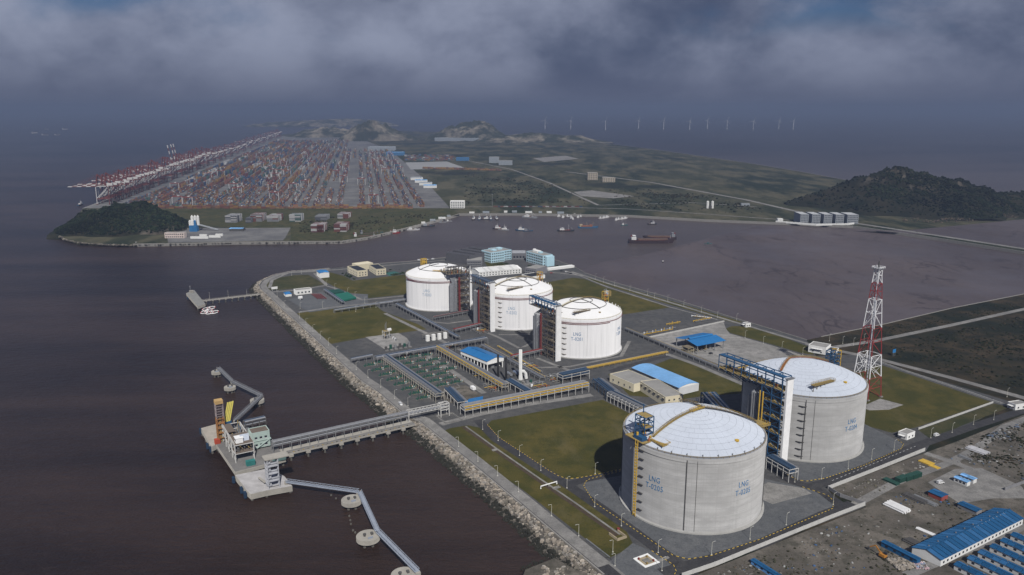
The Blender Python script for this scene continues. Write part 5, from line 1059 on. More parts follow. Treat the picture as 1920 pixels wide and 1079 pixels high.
# ================================================================ JETTIES
JC = M('jetty_concrete', (.30, .285, .255), .9, .22, .12); JD = M('jetty_deck', (.15, .145, .14), .9, .3, .1); PILE = M('pile_concrete', (.10, .095, .085), .9, .3, .3); CATW = M('catwalk_steel', (.25, .28, .335), .55, .15, .3); FEND = M('fender_blue', (.015, .035, .07), .7, .2)
def piles(t, pts, z1, r=.6):
    for p in pts: obj('pile', MB().tube([Vector((p[0], p[1], SEA - 4)), Vector((p[0], p[1], z1))], r, 8), PILE, t)
def platform(label, px, z, th, name='jetty_platform', mat=JC, deck=JD):
    P = GP(px, z); c = sum(P, Vector()) / len(P); t = thing(name, label, 'jetty', (c.x, c.y, SEA))
    obj('slab', MB().prism(P, z - th, z - .03), mat, t); obj('deck', MB().sheet([c + (p - c) * .985 for p in P], z), deck, t)
    pp = []
    for p in P:
        for f in (.92, .5): pp.append(c + (p - c) * f)
    piles(t, pp, z - th + .1, .8); return t, P, c
t, P, c = platform('main loading platform of the jetty', [(405, 834), (440.5, 886), (490.5, 873), (536, 860), (524, 843), (505, 815), (462, 797), (430, 799), (414, 806)], 1.5, 2.6)
t2, P2, c2 = platform('pale breasting platform behind the orange tower', [(377, 803), (407, 795), (430, 799), (418, 812), (407, 833), (397, 838), (391, 829), (384, 815)], 1.2, 4.0, deck=M('pale_deck', (.33, .30, .26), .9, .2))
t3, P3, c3 = platform('pale breasting platform below the grey stair tower', [(440.5, 891), (505, 878), (533, 893), (540, 901), (548, 911.5), (500, 920), (470, 927), (462, 920), (452, 906)], .2, 4.0, deck=M('stained_deck', (.36, .35, .35), .9, .3, .15))
for tt, pts in ((t2, [(379, 806), (392, 834), (398, 840)]), (t3, [(441, 897), (456, 916), (463, 925)])):
    for p in pts: q = G(p[0], p[1], -1); obj('fender', MB().box(q - V * 1.2 - ZU * 3, 2.6, 1.6, 4.2, UA), FEND, tt)
# trestle
A, B = G(533, 853, 1.2), G(773, 797.5, 1.2); d = (B - A); L = d.length; d.normalize(); n = Vector((-d.y, d.x, 0))
t = thing('jetty_trestle', 'long concrete trestle carrying pipes and a roadway to the jetty', 'trestle', (A + B) / 2 + n * 5 - ZU * 6)
obj('deck', MB().frame((A + B) / 2 + n * 5.5 - ZU * .6, d * (L / 2 + 3), n * 5.5, ZU * .6), JC, t); obj('roadway', MB().frame((A + B) / 2 + n * 3.0 + ZU * .03, d * (L / 2 + 3), n * 2.6, ZU * .02), JD, t)
for i in range(8):
    q = A + d * (L * (i + .4) / 8); m = MB().frame(q + n * 5.5 - ZU * 2.0, d * 1.5, n * 6.2, ZU * .85); obj('pile_cap', m, JC, t); piles(t, [q + n * .8, q + n * 5.5, q + n * 10], -1.5, .7)
railing(t, [A + n * .3 + ZU * .0, B + n * .3], JC, 1.1, 3.0)
m = MB()
for i in range(28):
    q = A + d * (L * i / 28); m.frame(q + n * .9 + ZU * .35, d * .6, n * .22, ZU * .35, i % 2)
obj('guard_block', m, [KY, KB], t)
rack('jetty pipe rack of grey posts standing on the trestle', A + n * 6.2 + ZU * .0 - d * 6, B + n * 6.2, 4.6, 8.0, 7.0, 2, [(.12, .4, PIPEG), (.4, .55, STEEL), (.65, .4, DSTEEL), (.9, .35, PIPEG)], STEEL)
# truss bridge over the shore road and its white frame
A2 = B + n * 6.0 + ZU * 6.4; B2 = G(836, 781) + ZU * 7.6; tb = thing('pipe_bridge', 'white truss pipe bridge over the shore road', 'bridge', (A2 + B2) / 2 - ZU * 7); dd = B2 - A2; LL = dd.length; dd.normalize(); nn = Vector((-dd.y, dd.x, 0)).normalized()
for s in (0, 1):
    m = MB(); o = nn * 4.2 * s; m.bar(A2 + o, B2 + o, .4); m.bar(A2 + o + ZU * 3, B2 + o + ZU * 3, .4); N_ = 10
    for i in range(N_): m.bar(A2 + o + dd * LL * i / N_, A2 + o + dd * LL * (i + .5) / N_ + ZU * 3, .25); m.bar(A2 + o + dd * LL * (i + .5) / N_ + ZU * 3, A2 + o + dd * LL * (i + 1) / N_, .25)
    obj('side_truss', m, RSTEEL, tb)
for f in (.25, .5, .8): obj('pipe', MB().tube([A2 + nn * 4.2 * f + ZU * .8, B2 + nn * 4.2 * f + ZU * .8], .45, 8), PIPEG, tb)
for i in range(2): obj('bridge_post', MB().bar(A2 + nn * 4.2 * i - ZU * 6.4, A2 + nn * 4.2 * i + ZU * 3, .6), RSTEEL, tb)
q = G(827, 783); tf = thing('portal_gantry', 'white portal frame at the shore end of the pipe bridge', 'frame', q)
for lev, (a_, b_) in enumerate(((0, 0),)):
    for i in (0, 1):
        for j in (0, 1): obj('column', MB().bar(q + V * 7.5 * i - U * 5 * j, q + V * 7.5 * i - U * 5 * j + ZU * 11, .75), RSTEEL, tf)
    for z in (6, 8.5, 11): obj('beam', MB().bar(q + ZU * z, q + V * 7.5 + ZU * z, .6).bar(q - U * 5 + ZU * z, q + V * 7.5 - U * 5 + ZU * z, .6).bar(q + ZU * z, q - U * 5 + ZU * z, .6).bar(q + V * 7.5 + ZU * z, q + V * 7.5 - U * 5 + ZU * z, .6), RSTEEL, tf)
tag(obj('pit_wall', MB().wall([G(818, 782), G(836, 795), G(866, 789), G(848, 776), G(818, 782)], .6, 0, 1.1), CONCD), 'low concrete pit wall around the white portal frame', 'wall')
# loading structures on the platform
q = G(442.6, 868.6, 1.5); t = thing('loading_deck', 'white two level pipe frame on the loading platform', 'frame', q)
X = (G(419, 828, 1.5) - q).normalized(); Y = Vector((X.y, -X.x, 0)); LX = (G(419, 828, 1.5) - q).length
lattice(t, q, X, Y, LX, 13, 13, 2, RSTEEL, 4, None, False, .6); obj('upper_deck', MB().frame(q + X * LX * .25 + Y * 6.5 + ZU * 13.2, X * LX * .24, Y * 6.5, ZU * .25), M('brown_deck', (.13, .105, .085), .9), t); obj('upper_deck', MB().frame(q + X * LX * .8 + Y * 3 + ZU * 13.2, X * LX * .19, Y * 3, ZU * .25), M('brown_deck', (.13, .105, .085)), t); [obj('pipe', MB().tube([q + X * 1 + Y * (1.5 * i + 1) + ZU * (9.2 + (i % 3)), q + X * (LX - 1) + Y * (1.5 * i + 1) + ZU * (9.2 + (i % 3))], .35, 6), [PIPEG, STEEL, YELR, BRN][i % 4], t) for i in range(8)]; [obj('pipe', MB().cyl(q + X * (LX * .5 + 1.7 * i) + Y * 9 + ZU * 1, .35, 15 + 2 * (i % 3), 6), [PIPEG, BLUE, YELR][i % 3], t) for i in range(7)]; obj('lower_deck', MB().frame(q + X * LX / 2 + Y * 6.5 + ZU * 6.7, X * LX / 2, Y * 6.5, ZU * .2), M('brown_deck', (.13, .105, .085)), t)
railing(t, [q + ZU * 13.4, q + X * LX + ZU * 13.4], RSTEEL, 1.4, 2.5, w=.2)
for i in range(6): obj('valve', MB().cyl(q + X * (3 + 5 * i) + Y * (3 + 2 * (i % 3)) + ZU * 6.9, 1.0, 3, 8), [DSTEEL, YELR, STEEL, RUST][i % 4], t)
qc = q + X * 5 + Y * 4 + ZU * 13.4; t = thing('control_cabin', 'white control cabin on top of the pipe frame', 'cabin', qc); obj('wall', MB().box(qc, 5.5, 5, 3.6, UA), WHITE, t); obj('window', MB().box(qc + ZU * 1.4 - V * .06, 4.4, 4.96, 1.3, UA), GLASS, t); obj('roof', MB().box(qc + ZU * 3.6, 6.2, 5.7, .3, UA), WHITE, t); obj('side_panel', MB().frame(qc + Y * 4 + ZU * 2, X * .15, Y * 3.2, ZU * 3.2), M('blue_white_panel', (.55, .60, .68), .6), t)
# loading arms
for k in range(4):
    b0 = G(425 + 3.2 * k, 822 - 1.0 * k, 1.5); t = thing('cargo_loader', ['yellow loading arm beside the orange tower', 'yellow loading arm, second from the orange tower', 'yellow loading arm, third from the orange tower', 'yellow loading arm, farthest from the orange tower'][k], 'loading arm', b0, 'loading arms')
    obj('riser', MB().cyl(b0, .8, 13, 10), [M('arm_blue', (.03, .10, .20), .5), BLUE][k % 2], t); top = b0 + ZU * 13; LY = M('pale_yellow_arm', (.62, .55, .13), .5, .1)
    obj('inboard_arm', MB().tube([top - V * 1.5 - ZU * 3.5, top + V * 3.2 + U * -1 + ZU * 15], .5, 8), LY, t); obj('outboard_arm', MB().tube([top + V * 3.2 - U * 1 + ZU * 15, top - V * 1.8 - ZU * 4.5], .38, 8), LY, t); obj('counterweight', MB().box(top - V * 2.5 - ZU * 5, 1.6, 1.6, 1.8, UA), LY, t)
qt = G(416, 828, 1.5); t = thing('gangway_tower', 'orange steel gangway tower with pale cage on top', 'tower', qt); OR = M('orange_steel', (.26, .125, .045), .65, .4, .5)
lattice(t, qt - U * 2.5 - V * 2.5, U, V, 5, 5, 19, 5, OR, 1, OR, True, .6); obj('riser_pipe', MB().cyl(qt, .6, 19, 8), YELR, t)
lattice(t, qt - U * 2.6 - V * 2.6 + ZU * 19, U, V, 5.2, 5.2, 12, 6, M('cage_grey', (.26, .22, .22), .6), 1, None, False, .35); obj('top_cap', MB().box(qt + ZU * 30.8, 5.6, 5.6, 2.6, UA), M('cap_tan', (.42, .28, .12), .7), t); obj('base_block', MB().box(qt - V * 3.5 + U * 2, 3.5, 4, 3.5, UA), M('red_block', (.35, .06, .03), .6), t)
qs = G(512, 912, .2); t = thing('stair_tower', 'grey steel stair tower on the breasting platform', 'tower', qs); lattice(t, qs - U * 3.5 - V * 3.5, U, V, 7, 7, 21, 8, M('stair_grey', (.36, .37, .40), .6), 1, M('stair_grey', (.36, .37, .40)), True, .5)
obj('top_deck', MB().frame(qs + ZU * 21.2 + V * 3, U * 4.2, V * 8, ZU * .3), JC, t); obj('gangway', MB().bar(qs - U * 4 - V * 4 + ZU * 2, qs - U * 14 - V * 6 + ZU * 2, 1.6, .4), JC, t)
PG = M('pale_green_render', (.36, .44, .41), .8, .15); a = G(474, 846, 1.5); t, a_, x, n_, L_, W_ = house('pale green two storey control house on the loading platform', None, 11.5, PG, M('brown_deck', (.13, .105, .085)), 'control house', size=(a, V, -U, 13, 11))
t.location.z += 0
for ch in t.children: ch.location.z += 1.5
windows(t, a + ZU * 1.5, V, U, (1.5, 7.0), 3, 13, 1.8, 1.6); obj('floor_slab', MB().frame(a + V * 6.5 - U * 5.5 + ZU * 7.2, V * 7.2, U * 6.2, ZU * .25), PG, t); obj('outside_stair', MB().bar(a + V * 3 + U * .8 + ZU * 1.8, a + V * 12 + U * .8 + ZU * 7, 1.2, .4), PG, t)
tag(obj('equipment_box', MB().box(G(470, 872, 1.5), 3.5, 6, 3.2, UA).box(G(470, 872, 1.5) + ZU * 3.25, 3.8, 6.3, .2, UA), M('teal_box', (.03, .16, .15), .6)), 'teal equipment box on the loading platform edge', 'equipment box')
tag(obj('equipment_box', MB().box(G(523, 862, 1.5), 5, 9, 2.4, UA).box(G(523, 862, 1.5) + ZU * 2.4, 5.3, 9.3, .2, UA), M('grey_green_box', (.10, .16, .15), .6)), 'grey green equipment box beside the trestle', 'equipment box')
rack('dark pipe rack behind the pale green control house', G(462, 812, 1.5), G(500, 803, 1.5), 6, 8, 6, 2, None, DSTEEL)
for i in range(5): 
    qq = G(455 + 5 * i, 815 + 4 * (i % 2), 1.5); tag(obj('pump', MB().cyl(qq, 1.3, 3.4 + i % 3, 10).box(qq + U * 2, 2.4, 2, 1.4, UA), [RUST, BRN, STEEL, GRN, BRN][i]), ['rust coloured pump', 'brown pump', 'grey pump', 'green pump', 'dark brown pump'][i] + ' among the pipes behind the loading arms', 'pump')
t = thing('pipe_manifold', 'tangle of grey and brown pipes between the loading arms and the control house', 'pipes', G(462, 838, 1.5)); q = G(456, 842, 1.5)
for i in range(11): obj('pipe', MB().tube([q + V * (1.3 * i - 4) - U * 9 + ZU * (1.2 + i % 3), q + V * (1.3 * i - 4) + U * 5 + ZU * (1.2 + i % 3)], .38, 6), [PIPEG, BRN, STEEL, DSTEEL, RUST][i % 5], t)
for i in range(9): obj('pipe', MB().tube([q - V * 5 + U * (1.6 * i - 9) + ZU * (3.2 + i % 2 * 1.5), q + V * 9 + U * (1.6 * i - 9) + ZU * (3.2 + i % 2 * 1.5)], .35, 6), [STEEL, PIPEG, BRN][i % 3], t); obj('support', MB().bar(q + V * (1.8 * i - 5) + U * (3 * (i % 4) - 7), q + V * (1.8 * i - 5) + U * (3 * (i % 4) - 7) + ZU * 5, .4), DSTEEL, t)
# dolphins and catwalks
def dolphin(label, px, r, z=.6):
    q = G(px[0], px[1], z); t = thing('mooring_dolphin', label, 'dolphin', (q.x, q.y, SEA), 'mooring dolphins')
    obj('cap', MB().lathe((q.x, q.y, 0), [(r * .9, z - 3.0), (r, z - 2.8), (r, z - .2), (r * .97, z), (.05, z)], 32), JC, t, False); piles(t, [q + Vector((math.cos(a) * r * .65, math.sin(a) * r * .65, 0)) for a in np.linspace(0, 5.5, 6)], z - 2.9, .8)
    obj('bollard', MB().cyl(q - V * r * .3, .7, 1.3, 10).cyl(q - V * r * .3 + ZU * 1.3, 1.0, .35, 10), DSTEEL, t); obj('hook_block', MB().box(q + V * r * .35, 1.8, 1.4, 1.2, UA), DSTEEL, t); obj('rail_post', MB().box(q + U * r * .6, .4, 3, 1.1, UA), CATW, t); return q
dolphin('round mooring dolphin where the southern catwalk first bends', (659, 936), 6.6); dolphin('large round mooring dolphin at the second bend of the southern catwalk', (690, 1004), 7.0); dolphin('round mooring dolphin at the outer end of the southern catwalk', (757, 1076), 7.0)
dolphin('small round mooring dolphin at the outer end of the northern catwalk', (406, 696), 4.8); dolphin('small round mooring dolphin beside the bend of the northern catwalk', (431, 725), 5.2); dolphin('mooring dolphin under the corner of the northern catwalk', (482, 749), 6.0)
def catwalk(label, px, z=2.2, w=2.4, mat=CATW):
    P = GP(px, z); t = thing('catwalk', label, 'catwalk', (P[0] + P[-1]) / 2 - ZU * 1.5)
    for a, b in zip(P[:-1], P[1:]):
        d = (b - a); L = d.length; d.normalize(); n = Vector((-d.y, d.x, 0)); obj('deck', MB().bar(a, b, w, .25), mat, t)
        for s in (-1, 1):
            m = MB(); o = n * s * w / 2; m.bar(a + o + ZU * 1.4, b + o + ZU * 1.4, .22); m.bar(a + o - ZU * .2, b + o - ZU * .2, .5, .5); k = max(2, int(L / 3))
            for i in range(k): m.bar(a + o + d * L * i / k - ZU * .1, a + o + d * L * (i + 1) / k + ZU * 1.4, .18); m.bar(a + o + d * L * i / k, a + o + d * L * i / k + ZU * 1.4, .18)
            obj('side_truss', m, mat, t)
        obj('bearing', MB().box(a - ZU * 2.0, 2.6, 2.6, 1.9, UA), JC, t); 
    obj('bearing', MB().box(P[-1] - ZU * 2.0, 2.6, 2.6, 1.9, UA), JC, t)
catwalk('grey blue steel catwalk from the platform to the first southern dolphin', [(537, 903), (672, 922)]); catwalk('grey blue steel catwalk between the two southern dolphins', [(674, 922), (708, 996)]); catwalk('grey blue steel catwalk to the outermost southern dolphin', [(709, 997), (783, 1072)])
DCAT = M('dark_catwalk', (.15, .155, .17), .6); catwalk('dark steel catwalk from the platform to the corner dolphin', [(441, 788), (490, 743)], mat=DCAT, w=3.0); catwalk('dark steel catwalk between the corner dolphin and the bent one', [(490, 742), (436, 716)], mat=DCAT, w=3.0); catwalk('dark steel catwalk to the outermost northern dolphin', [(435, 715), (409, 690)], mat=DCAT, w=2.6)
# stub piles in the water near the southern dolphins
for i, (x, y) in enumerate([(655, 969), (657, 977), (658, 984), (662, 996), (666, 1000), (630, 936), (621, 930)]): tag(obj('timber_pile', MB().cyl(G(x, y, SEA) - ZU * 2, .6, 2.7, 8).cyl(G(x, y, SEA) + ZU * .7, .45, .3, 8), PILE), 'old stub pile sticking out of the water beside the southern dolphins', 'pile', 'stub piles')
# small north jetty
t, P, c = platform('small work boat berth at the end of the northern jetty', [(349, 550), (364, 544), (385, 570), (371, 575)], 1.0, 3.4, deck=M('berth_deck', (.20, .20, .19), .9))
obj('beacon', MB().cyl(G(357, 548, 1), .35, 7, 8).cyl(G(357, 548, 1) + ZU * 7, .8, 1.6, 8), STEEL, t); obj('winch_house', MB().box(G(359, 549, 1), 4, 5, 3, UA), JC, t); obj('fender', MB().box(G(352, 562, -2), 3, 1.2, 3, UA), FEND, t)
A, B = G(380, 564, .8), G(487, 551.5, .8); d = B - A; L = d.length; d.normalize(); n = Vector((-d.y, d.x, 0)); t = thing('jetty_trestle', 'narrow concrete footbridge to the northern berth', 'trestle', (A + B) / 2 - ZU * 5)
obj('deck', MB().frame((A + B) / 2 - ZU * .4, d * L / 2, n * 2.6, ZU * .4), JC, t)
for i in range(9): q = A + d * L * (i + .5) / 9; obj('pile_cap', MB().frame(q - ZU * 1.3, d * .8, n * 3, ZU * .5), JC, t); piles(t, [q + n * 1.8, q - n * 1.8], -1.2, .55)
railing(t, [A + n * 2.5, B + n * 2.5], JC, 1.1, 4); railing(t, [A - n * 2.5, B - n * 2.5], JC, 1.1, 4)
for i, x in enumerate((393, 428, 463)): dup(LP, G(x, 560 - (x - 393) * .095, .9), R(120), None, 'slim lamp on the footbridge to the northern berth', 'lamps on the northern footbridge')
# floating oil boom
t = thing('floating_boom', 'red and white floating boom rings beside the northern berth', 'boom', (*G(393, 583, SEA).xy, SEA)); RW = [M('boom_white', (.75, .74, .74), .6), M('boom_red', (.35, .05, .06), .6)]
for cx, cy in ((384, 586), (393, 587), (402, 586), (387, 580), (396, 578), (391, 583)):
    q = G(cx, cy, SEA)
    for k in range(8):
        a0, a1 = k * math.pi / 4, (k + .85) * math.pi / 4; obj('float', MB().tube([q + Vector((4.6 * math.cos(a0), 7.5 * math.sin(a0), .35)), q + Vector((4.6 * math.cos(a1), 7.5 * math.sin(a1), .35))], .55, 6), RW[k % 4 == 0], t)
# ================================================================ WORKS CAMP
ROOFC = M('camp_blue_roof', (.012, .085, .205), .5, .18, .12)
def cabin(label, px, L, Wd, h, wall, roof, rise=.9, cat='cabin', X=None, Yv=None, nm='site_cabin', grp=None, win=True):
    a = G(*px); X = X or U; Yv = Yv or V
    t, a, x, n, L, Wd = house(label, None, h, wall, roof, cat, 'gable', nm, .35, rise, size=(a, X, Yv, L, Wd))
    if grp: t['group'] = grp
    if win: windows(t, a, X, -Yv, (1.0,), max(3, int(L / 5)), L, 1.5, 1.1, .8, sill=False); 
    return t
a, x, n, L, Wd = frame_from([(1722, 1045), (1763, 1063), (1917, 984)])
CW = M('camp_white_panel', (.58, .58, .57), .8, .1)
t, a2_, x2, n2, L2, W2 = house('long site shed with bright blue roof', None, 4.2, CW, ROOFC, 'shed', 'gable', 'site_shed', .5, 2.6, size=(G(1763, 1063), (G(1917, 984) - G(1763, 1063)).normalized(), (G(1722, 1045) - G(1763, 1063)).normalized(), (G(1917, 984) - G(1763, 1063)).length, 16))
windows(t, G(1763, 1063), x2, -n2, (1.3,), 22, L2, 1.5, 1.3, 1, sill=False)
for i, px in enumerate([(1788, 1068), (1813, 1056), (1833, 1045), (1855, 1034), (1875, 1023), (1894, 1012)]):
    cabin(['blue roofed cabin row, first from the foot of the long shed', 'blue roofed cabin row, second from the foot of the long shed', 'blue roofed cabin row, third from the foot of the long shed', 'blue roofed cabin row, fourth from the foot of the long shed', 'blue roofed cabin row, fifth from the foot of the long shed', 'blue roofed cabin row, sixth from the foot of the long shed'][i], px, 46, 5.5, 2.9, CW, ROOFC)
cabin('blue site cabin beside the heap of rubble', (1652, 1025), 22, 3.2, 3.0, ROOFC, ROOFC, .3, nm='site_cabin'); cabin('blue and white cabin outside the boundary wall', (1408, 1058), 20, 2.8, 2.4, M('blue_white_cab', (.10, .25, .50), .6), ROOFC, .25)
for i, (px, L_, lb) in enumerate([((1788, 903), 9, 'pale blue site cabin on the dusty yard'), ((1800, 898), 9, 'white site cabin with pale blue roof on the dusty yard')]): cabin(lb, px, L_, 4, 3, CW, ROOFL, .4)
cabin('low blue roofed open shelter beside the long shed', (1795, 952), 12, 6, 2.6, M('grey_fence', (.2, .2, .21)), ROOFC, .4, win=False); cabin('small blue roofed store beside the pipe stacks', (1740, 930), 9, 7, 3, M('camp_red', (.25, .06, .05), .8), ROOFC, .4, win=False)
def container_proto(mat):
    t = thing('shipping_container', 'x', 'container', (0, 0, 0)); obj('body', MB().box((0, 0, 0), 12.19, 2.44, 2.59), mat, t)
    m = MB()
    for k in range(24): m.box((-5.8 + .5 * k, 0, .15), .2, 2.54, 2.3)
    obj('corrugation', m, mat, t); obj('door', MB().box((6.1, 0, .1), .1, 2.2, 2.35), mat, t); return t
GC = M('green_box', (.018, .06, .045), .6, .2); cp = container_proto(GC)
for i, (px, lb) in enumerate([((1690, 902), 'dark green container with its end to the wall, beside the low one'), ((1703, 899), 'dark green container between two others on the dirt'), ((1716, 895), 'dark green container at the end of the row on the dirt')]):
    if i == 0: cp.location = G(*px); cp.rotation_euler = (0, 0, R(30)); tag(cp, lb)
    else: dup(cp, G(*px), R(30), None, lb)
    cc = [o for o in bpy.data.objects if o.get('label') == lb][0]; cc.scale = (.75, 1.6, 1.25)
tag(obj('skip', MB().box(G(1671, 905), 10, 4, 1.2, UA).box(G(1671, 905) + ZU * 1.2, 10.3, 4.3, .15, UA), GC), 'low dark green skip beside the green containers', 'skip')
def pipe_stack(label, px, n, r, L, mat, ang=UA, rows=2):
    q = G(*px); t = thing('pipe_stack', label, 'pipes', q); X = Vector((math.cos(ang), math.sin(ang), 0)); Y = Vector((-X.y, X.x, 0))
    for k in range(rows):
        for i in range(n - k): j = rnd.uniform(-.6, .6); obj('pipe', MB().tube([q + Y * (2.05 * r * (i + .5 * k)) + X * (j - L / 2) + ZU * (r + 1.75 * r * k), q + Y * (2.05 * r * (i + .5 * k)) + X * (j + L / 2) + ZU * (r + 1.75 * r * k)], r, 8), mat, t)
pipe_stack('stack of white pipes on the dirt', (1676, 956), 7, .55, 14, WHITE); pipe_stack('stack of dark pipes behind the white pipes', (1712, 938), 7, .4, 15, DSTEEL); pipe_stack('stack of grey pipes between two stores', (1730, 941), 5, .4, 16, STEEL); pipe_stack('stack of pale pipes beside the dusty track', (1828, 848), 8, .45, 14, M('pale_pipe', (.5, .5, .52), .5)); pipe_stack('small stack of grey pipes beside the dusty track', (1808, 861), 4, .4, 9, STEEL)
pipe_stack('scaffold tubes lying beside the long shed', (1737, 1000), 6, .25, 13, WHITE, UA + .1, 1); pipe_stack('dark steel beams beside the blue site cabin', (1712, 1024), 6, .5, 12, DSTEEL)
tag(obj('formwork_panel', MB().box(G(1737, 868), 9, 6, .8, UA).box(G(1752, 876), 7, 4, .5, UA), YEL), 'yellow formwork panels lying inside the storage yard', 'formwork')
car(wv, (1763, 907), R(20), 'white van parked on the dusty yard')
# excavator
q = G(1655, 1046); t = thing('excavator', 'orange excavator parked beside the rubble heap', 'excavator', q); EX = M('excavator_orange', (.38, .17, .03), .5, .2)
for s in (-1, 1): obj('track', MB().box(q + V * 1.2 * s, 4.2, .7, .9, UA), BLK, t)
obj('house', MB().box(q + ZU * .95, 3.6, 2.6, 1.5, UA), EX, t); obj('cab', MB().box(q + U * 1.0 + V * .6 + ZU * 2.4, 1.6, 1.2, 1.3, UA), GLASS, t); obj('boom', MB().bar(q - U * 1.5 + ZU * 2.3, q - U * 5 + ZU * 5.2, .5, .7).bar(q - U * 5 + ZU * 5.2, q - U * 8.5 + ZU * 2.5, .4, .6), EX, t); obj('bucket', MB().box(q - U * 8.8 + ZU * 1.2, 1.3, 1.2, 1.3, UA), DSTEEL, t)
# rubble, litter and low bushes over the bare ground
def scatter(name, poly_px, n, smin, smax, pal, label, seed, flat=1.0, z=0.02):
    rs = np.random.RandomState(seed); P = GP(poly_px); xs = np.array([[p.x, p.y] for p in P]); lo, hi = xs.min(0), xs.max(0); pts = []
    def inside(p):
        c = False; k = len(xs)
        for i in range(k):
            a, b = xs[i], xs[i - 1]
            if (a[1] > p[1]) != (b[1] > p[1]) and p[0] < (b[0] - a[0]) * (p[1] - a[1]) / (b[1] - a[1]) + a[0]: c = not c
        return c
    cen = lo + (hi - lo) * rs.rand(max(4, n // 40), 2)
    while len(pts) < n:
        p = cen[rs.randint(len(cen))] + rs.randn(2) * 7 if rs.rand() < .7 else lo + (hi - lo) * rs.rand(2)
        if inside(p): pts.append(p)
    c = np.array(pts); n = len(c); s = smin + (smax - smin) * rs.rand(n) ** 2.2
    col_ = np.array(pal)[rs.randint(0, len(pal), n)] * (.7 + .6 * rs.rand(n, 1))
    o = np_boxes(np.column_stack([c, np.full(n, z)]), s * (.5 + 1.6 * rs.rand(n)), s, s * flat * (.3 + .7 * rs.rand(n)), rs.rand(n) * 6.3, col_, name, MA('litter_mix', .85, .25, .2)); return tag(o, label, 'litter', None, 'stuff')
dirtp = [(1340, 1075), (1500, 1015), (1640, 955), (1720, 910), (1800, 945), (1870, 965), (1720, 1035), (1700, 1085), (1400, 1095)]
scatter('litter', dirtp, 520, .2, 1.3, [(.30, .30, .29), (.2, .19, .17), (.14, .13, .11), (.05, .10, .2), (.10, .08, .06), (.08, .075, .06)], 'scattered rubbish and scraps on the bare dirt', 11, .5)
scatter('litter', [(1560, 925), (1730, 856), (1780, 870), (1640, 925), (1600, 945)], 160, .25, 1.3, [(.3, .29, .27), (.2, .19, .17), (.1, .09, .06)], 'scraps on the dirt of the storage yard', 12, .4)
scatter('litter', [(1800, 830), (1920, 790), (1920, 900), (1850, 885), (1780, 862)], 180, .3, 1.7, [(.2, .2, .2), (.3, .3, .3), (.06, .06, .06), (.1, .13, .18)], 'scrap metal and scraps along the dusty track', 13, .4)
rocks('rubble_heap', GP([(1676, 1062), (1705, 1058)]), -5, 6, 1.2, .2, 3.2, .4, 1.4, 'pale heap of rubble beside the excavator', 14); rocks('rubble_heap', GP([(1712, 1060), (1738, 1062)]), -4, 4, .6, .2, 2.6, .3, .9, 'heap of colourful refuse beside the long shed', 15, np.array([(.5, .48, .46), (.3, .2, .2), (.2, .25, .35), (.35, .33, .3), (.4, .3, .32)]))
def bushes(name, poly_px, n, r0, r1, pal, label, seed):
    rs = np.random.RandomState(seed); P = GP(poly_px); xs = np.array([[p.x, p.y] for p in P]); lo, hi = xs.min(0), xs.max(0); C = []
    cen = lo + (hi - lo) * rs.rand(max(5, n // 30), 2); sp = (hi - lo).max() / 25
    from mathutils.geometry import intersect_point_tri_2d
    k = 0
    while len(C) < n and k < n * 40:
        k += 1; p = cen[rs.randint(len(cen))] + rs.randn(2) * sp if rs.rand() < .75 else lo + (hi - lo) * rs.rand(2); c = False
        for i in range(len(xs)):
            a, b = xs[i], xs[i - 1]
            if (a[1] > p[1]) != (b[1] > p[1]) and p[0] < (b[0] - a[0]) * (p[1] - a[1]) / (b[1] - a[1]) + a[0]: c = not c
        if c: C.append(p)
    C = np.array(C); n = len(C); s = r0 + (r1 - r0) * rs.rand(n) ** 2
    Pp = RV[None] * (1 + .7 * (rs.rand(n, len(RV), 1) - .5)) * s[:, None, None] * np.array([1, 1, .6]); Pp = Pp + np.column_stack([C, s * .2])[:, None]
    F = (RF[None] + len(RV) * np.arange(n)[:, None, None]).reshape(-1, 3); c = np.array(pal)[rs.randint(0, len(pal), n)] * (.7 + .6 * rs.rand(n, 1))
    return tag(np_mesh(name, Pp.reshape(-1, 3), F, MA('low_bush_leaf', .95, .3, .05), np.repeat(c, len(RF), 0)), label, 'bushes', None, 'stuff')
BP = [(.018, .023, .010), (.03, .03, .015), (.012, .017, .008), (.045, .036, .021)]
bushes('low_bushes', dirtp, 420, .25, 1.0, [(.05, .05, .03), (.07, .064, .042), (.04, .042, .026)], 'low dry bushes growing on the bare dirt', 21)
bushes('low_bushes', [(1660, 650), (1930, 590), (2100, 620), (2100, 780), (1930, 735), (1790, 700), (1680, 672)], 2600, .4, 1.8, BP, 'dark scrub bushes beyond the public road', 22); bushes('low_bushes', [(1570, 648), (1660, 612), (1930, 555), (1930, 575), (1780, 606), (1640, 636)], 700, .3, 1.2, BP, 'scrub bushes along the basin dyke', 23)
bushes('low_bushes', [(1790, 840), (1830, 822), (1925, 790), (1925, 910), (1850, 880)], 500, .3, 1.2, BP, 'scrub bushes beside the dusty track', 24)
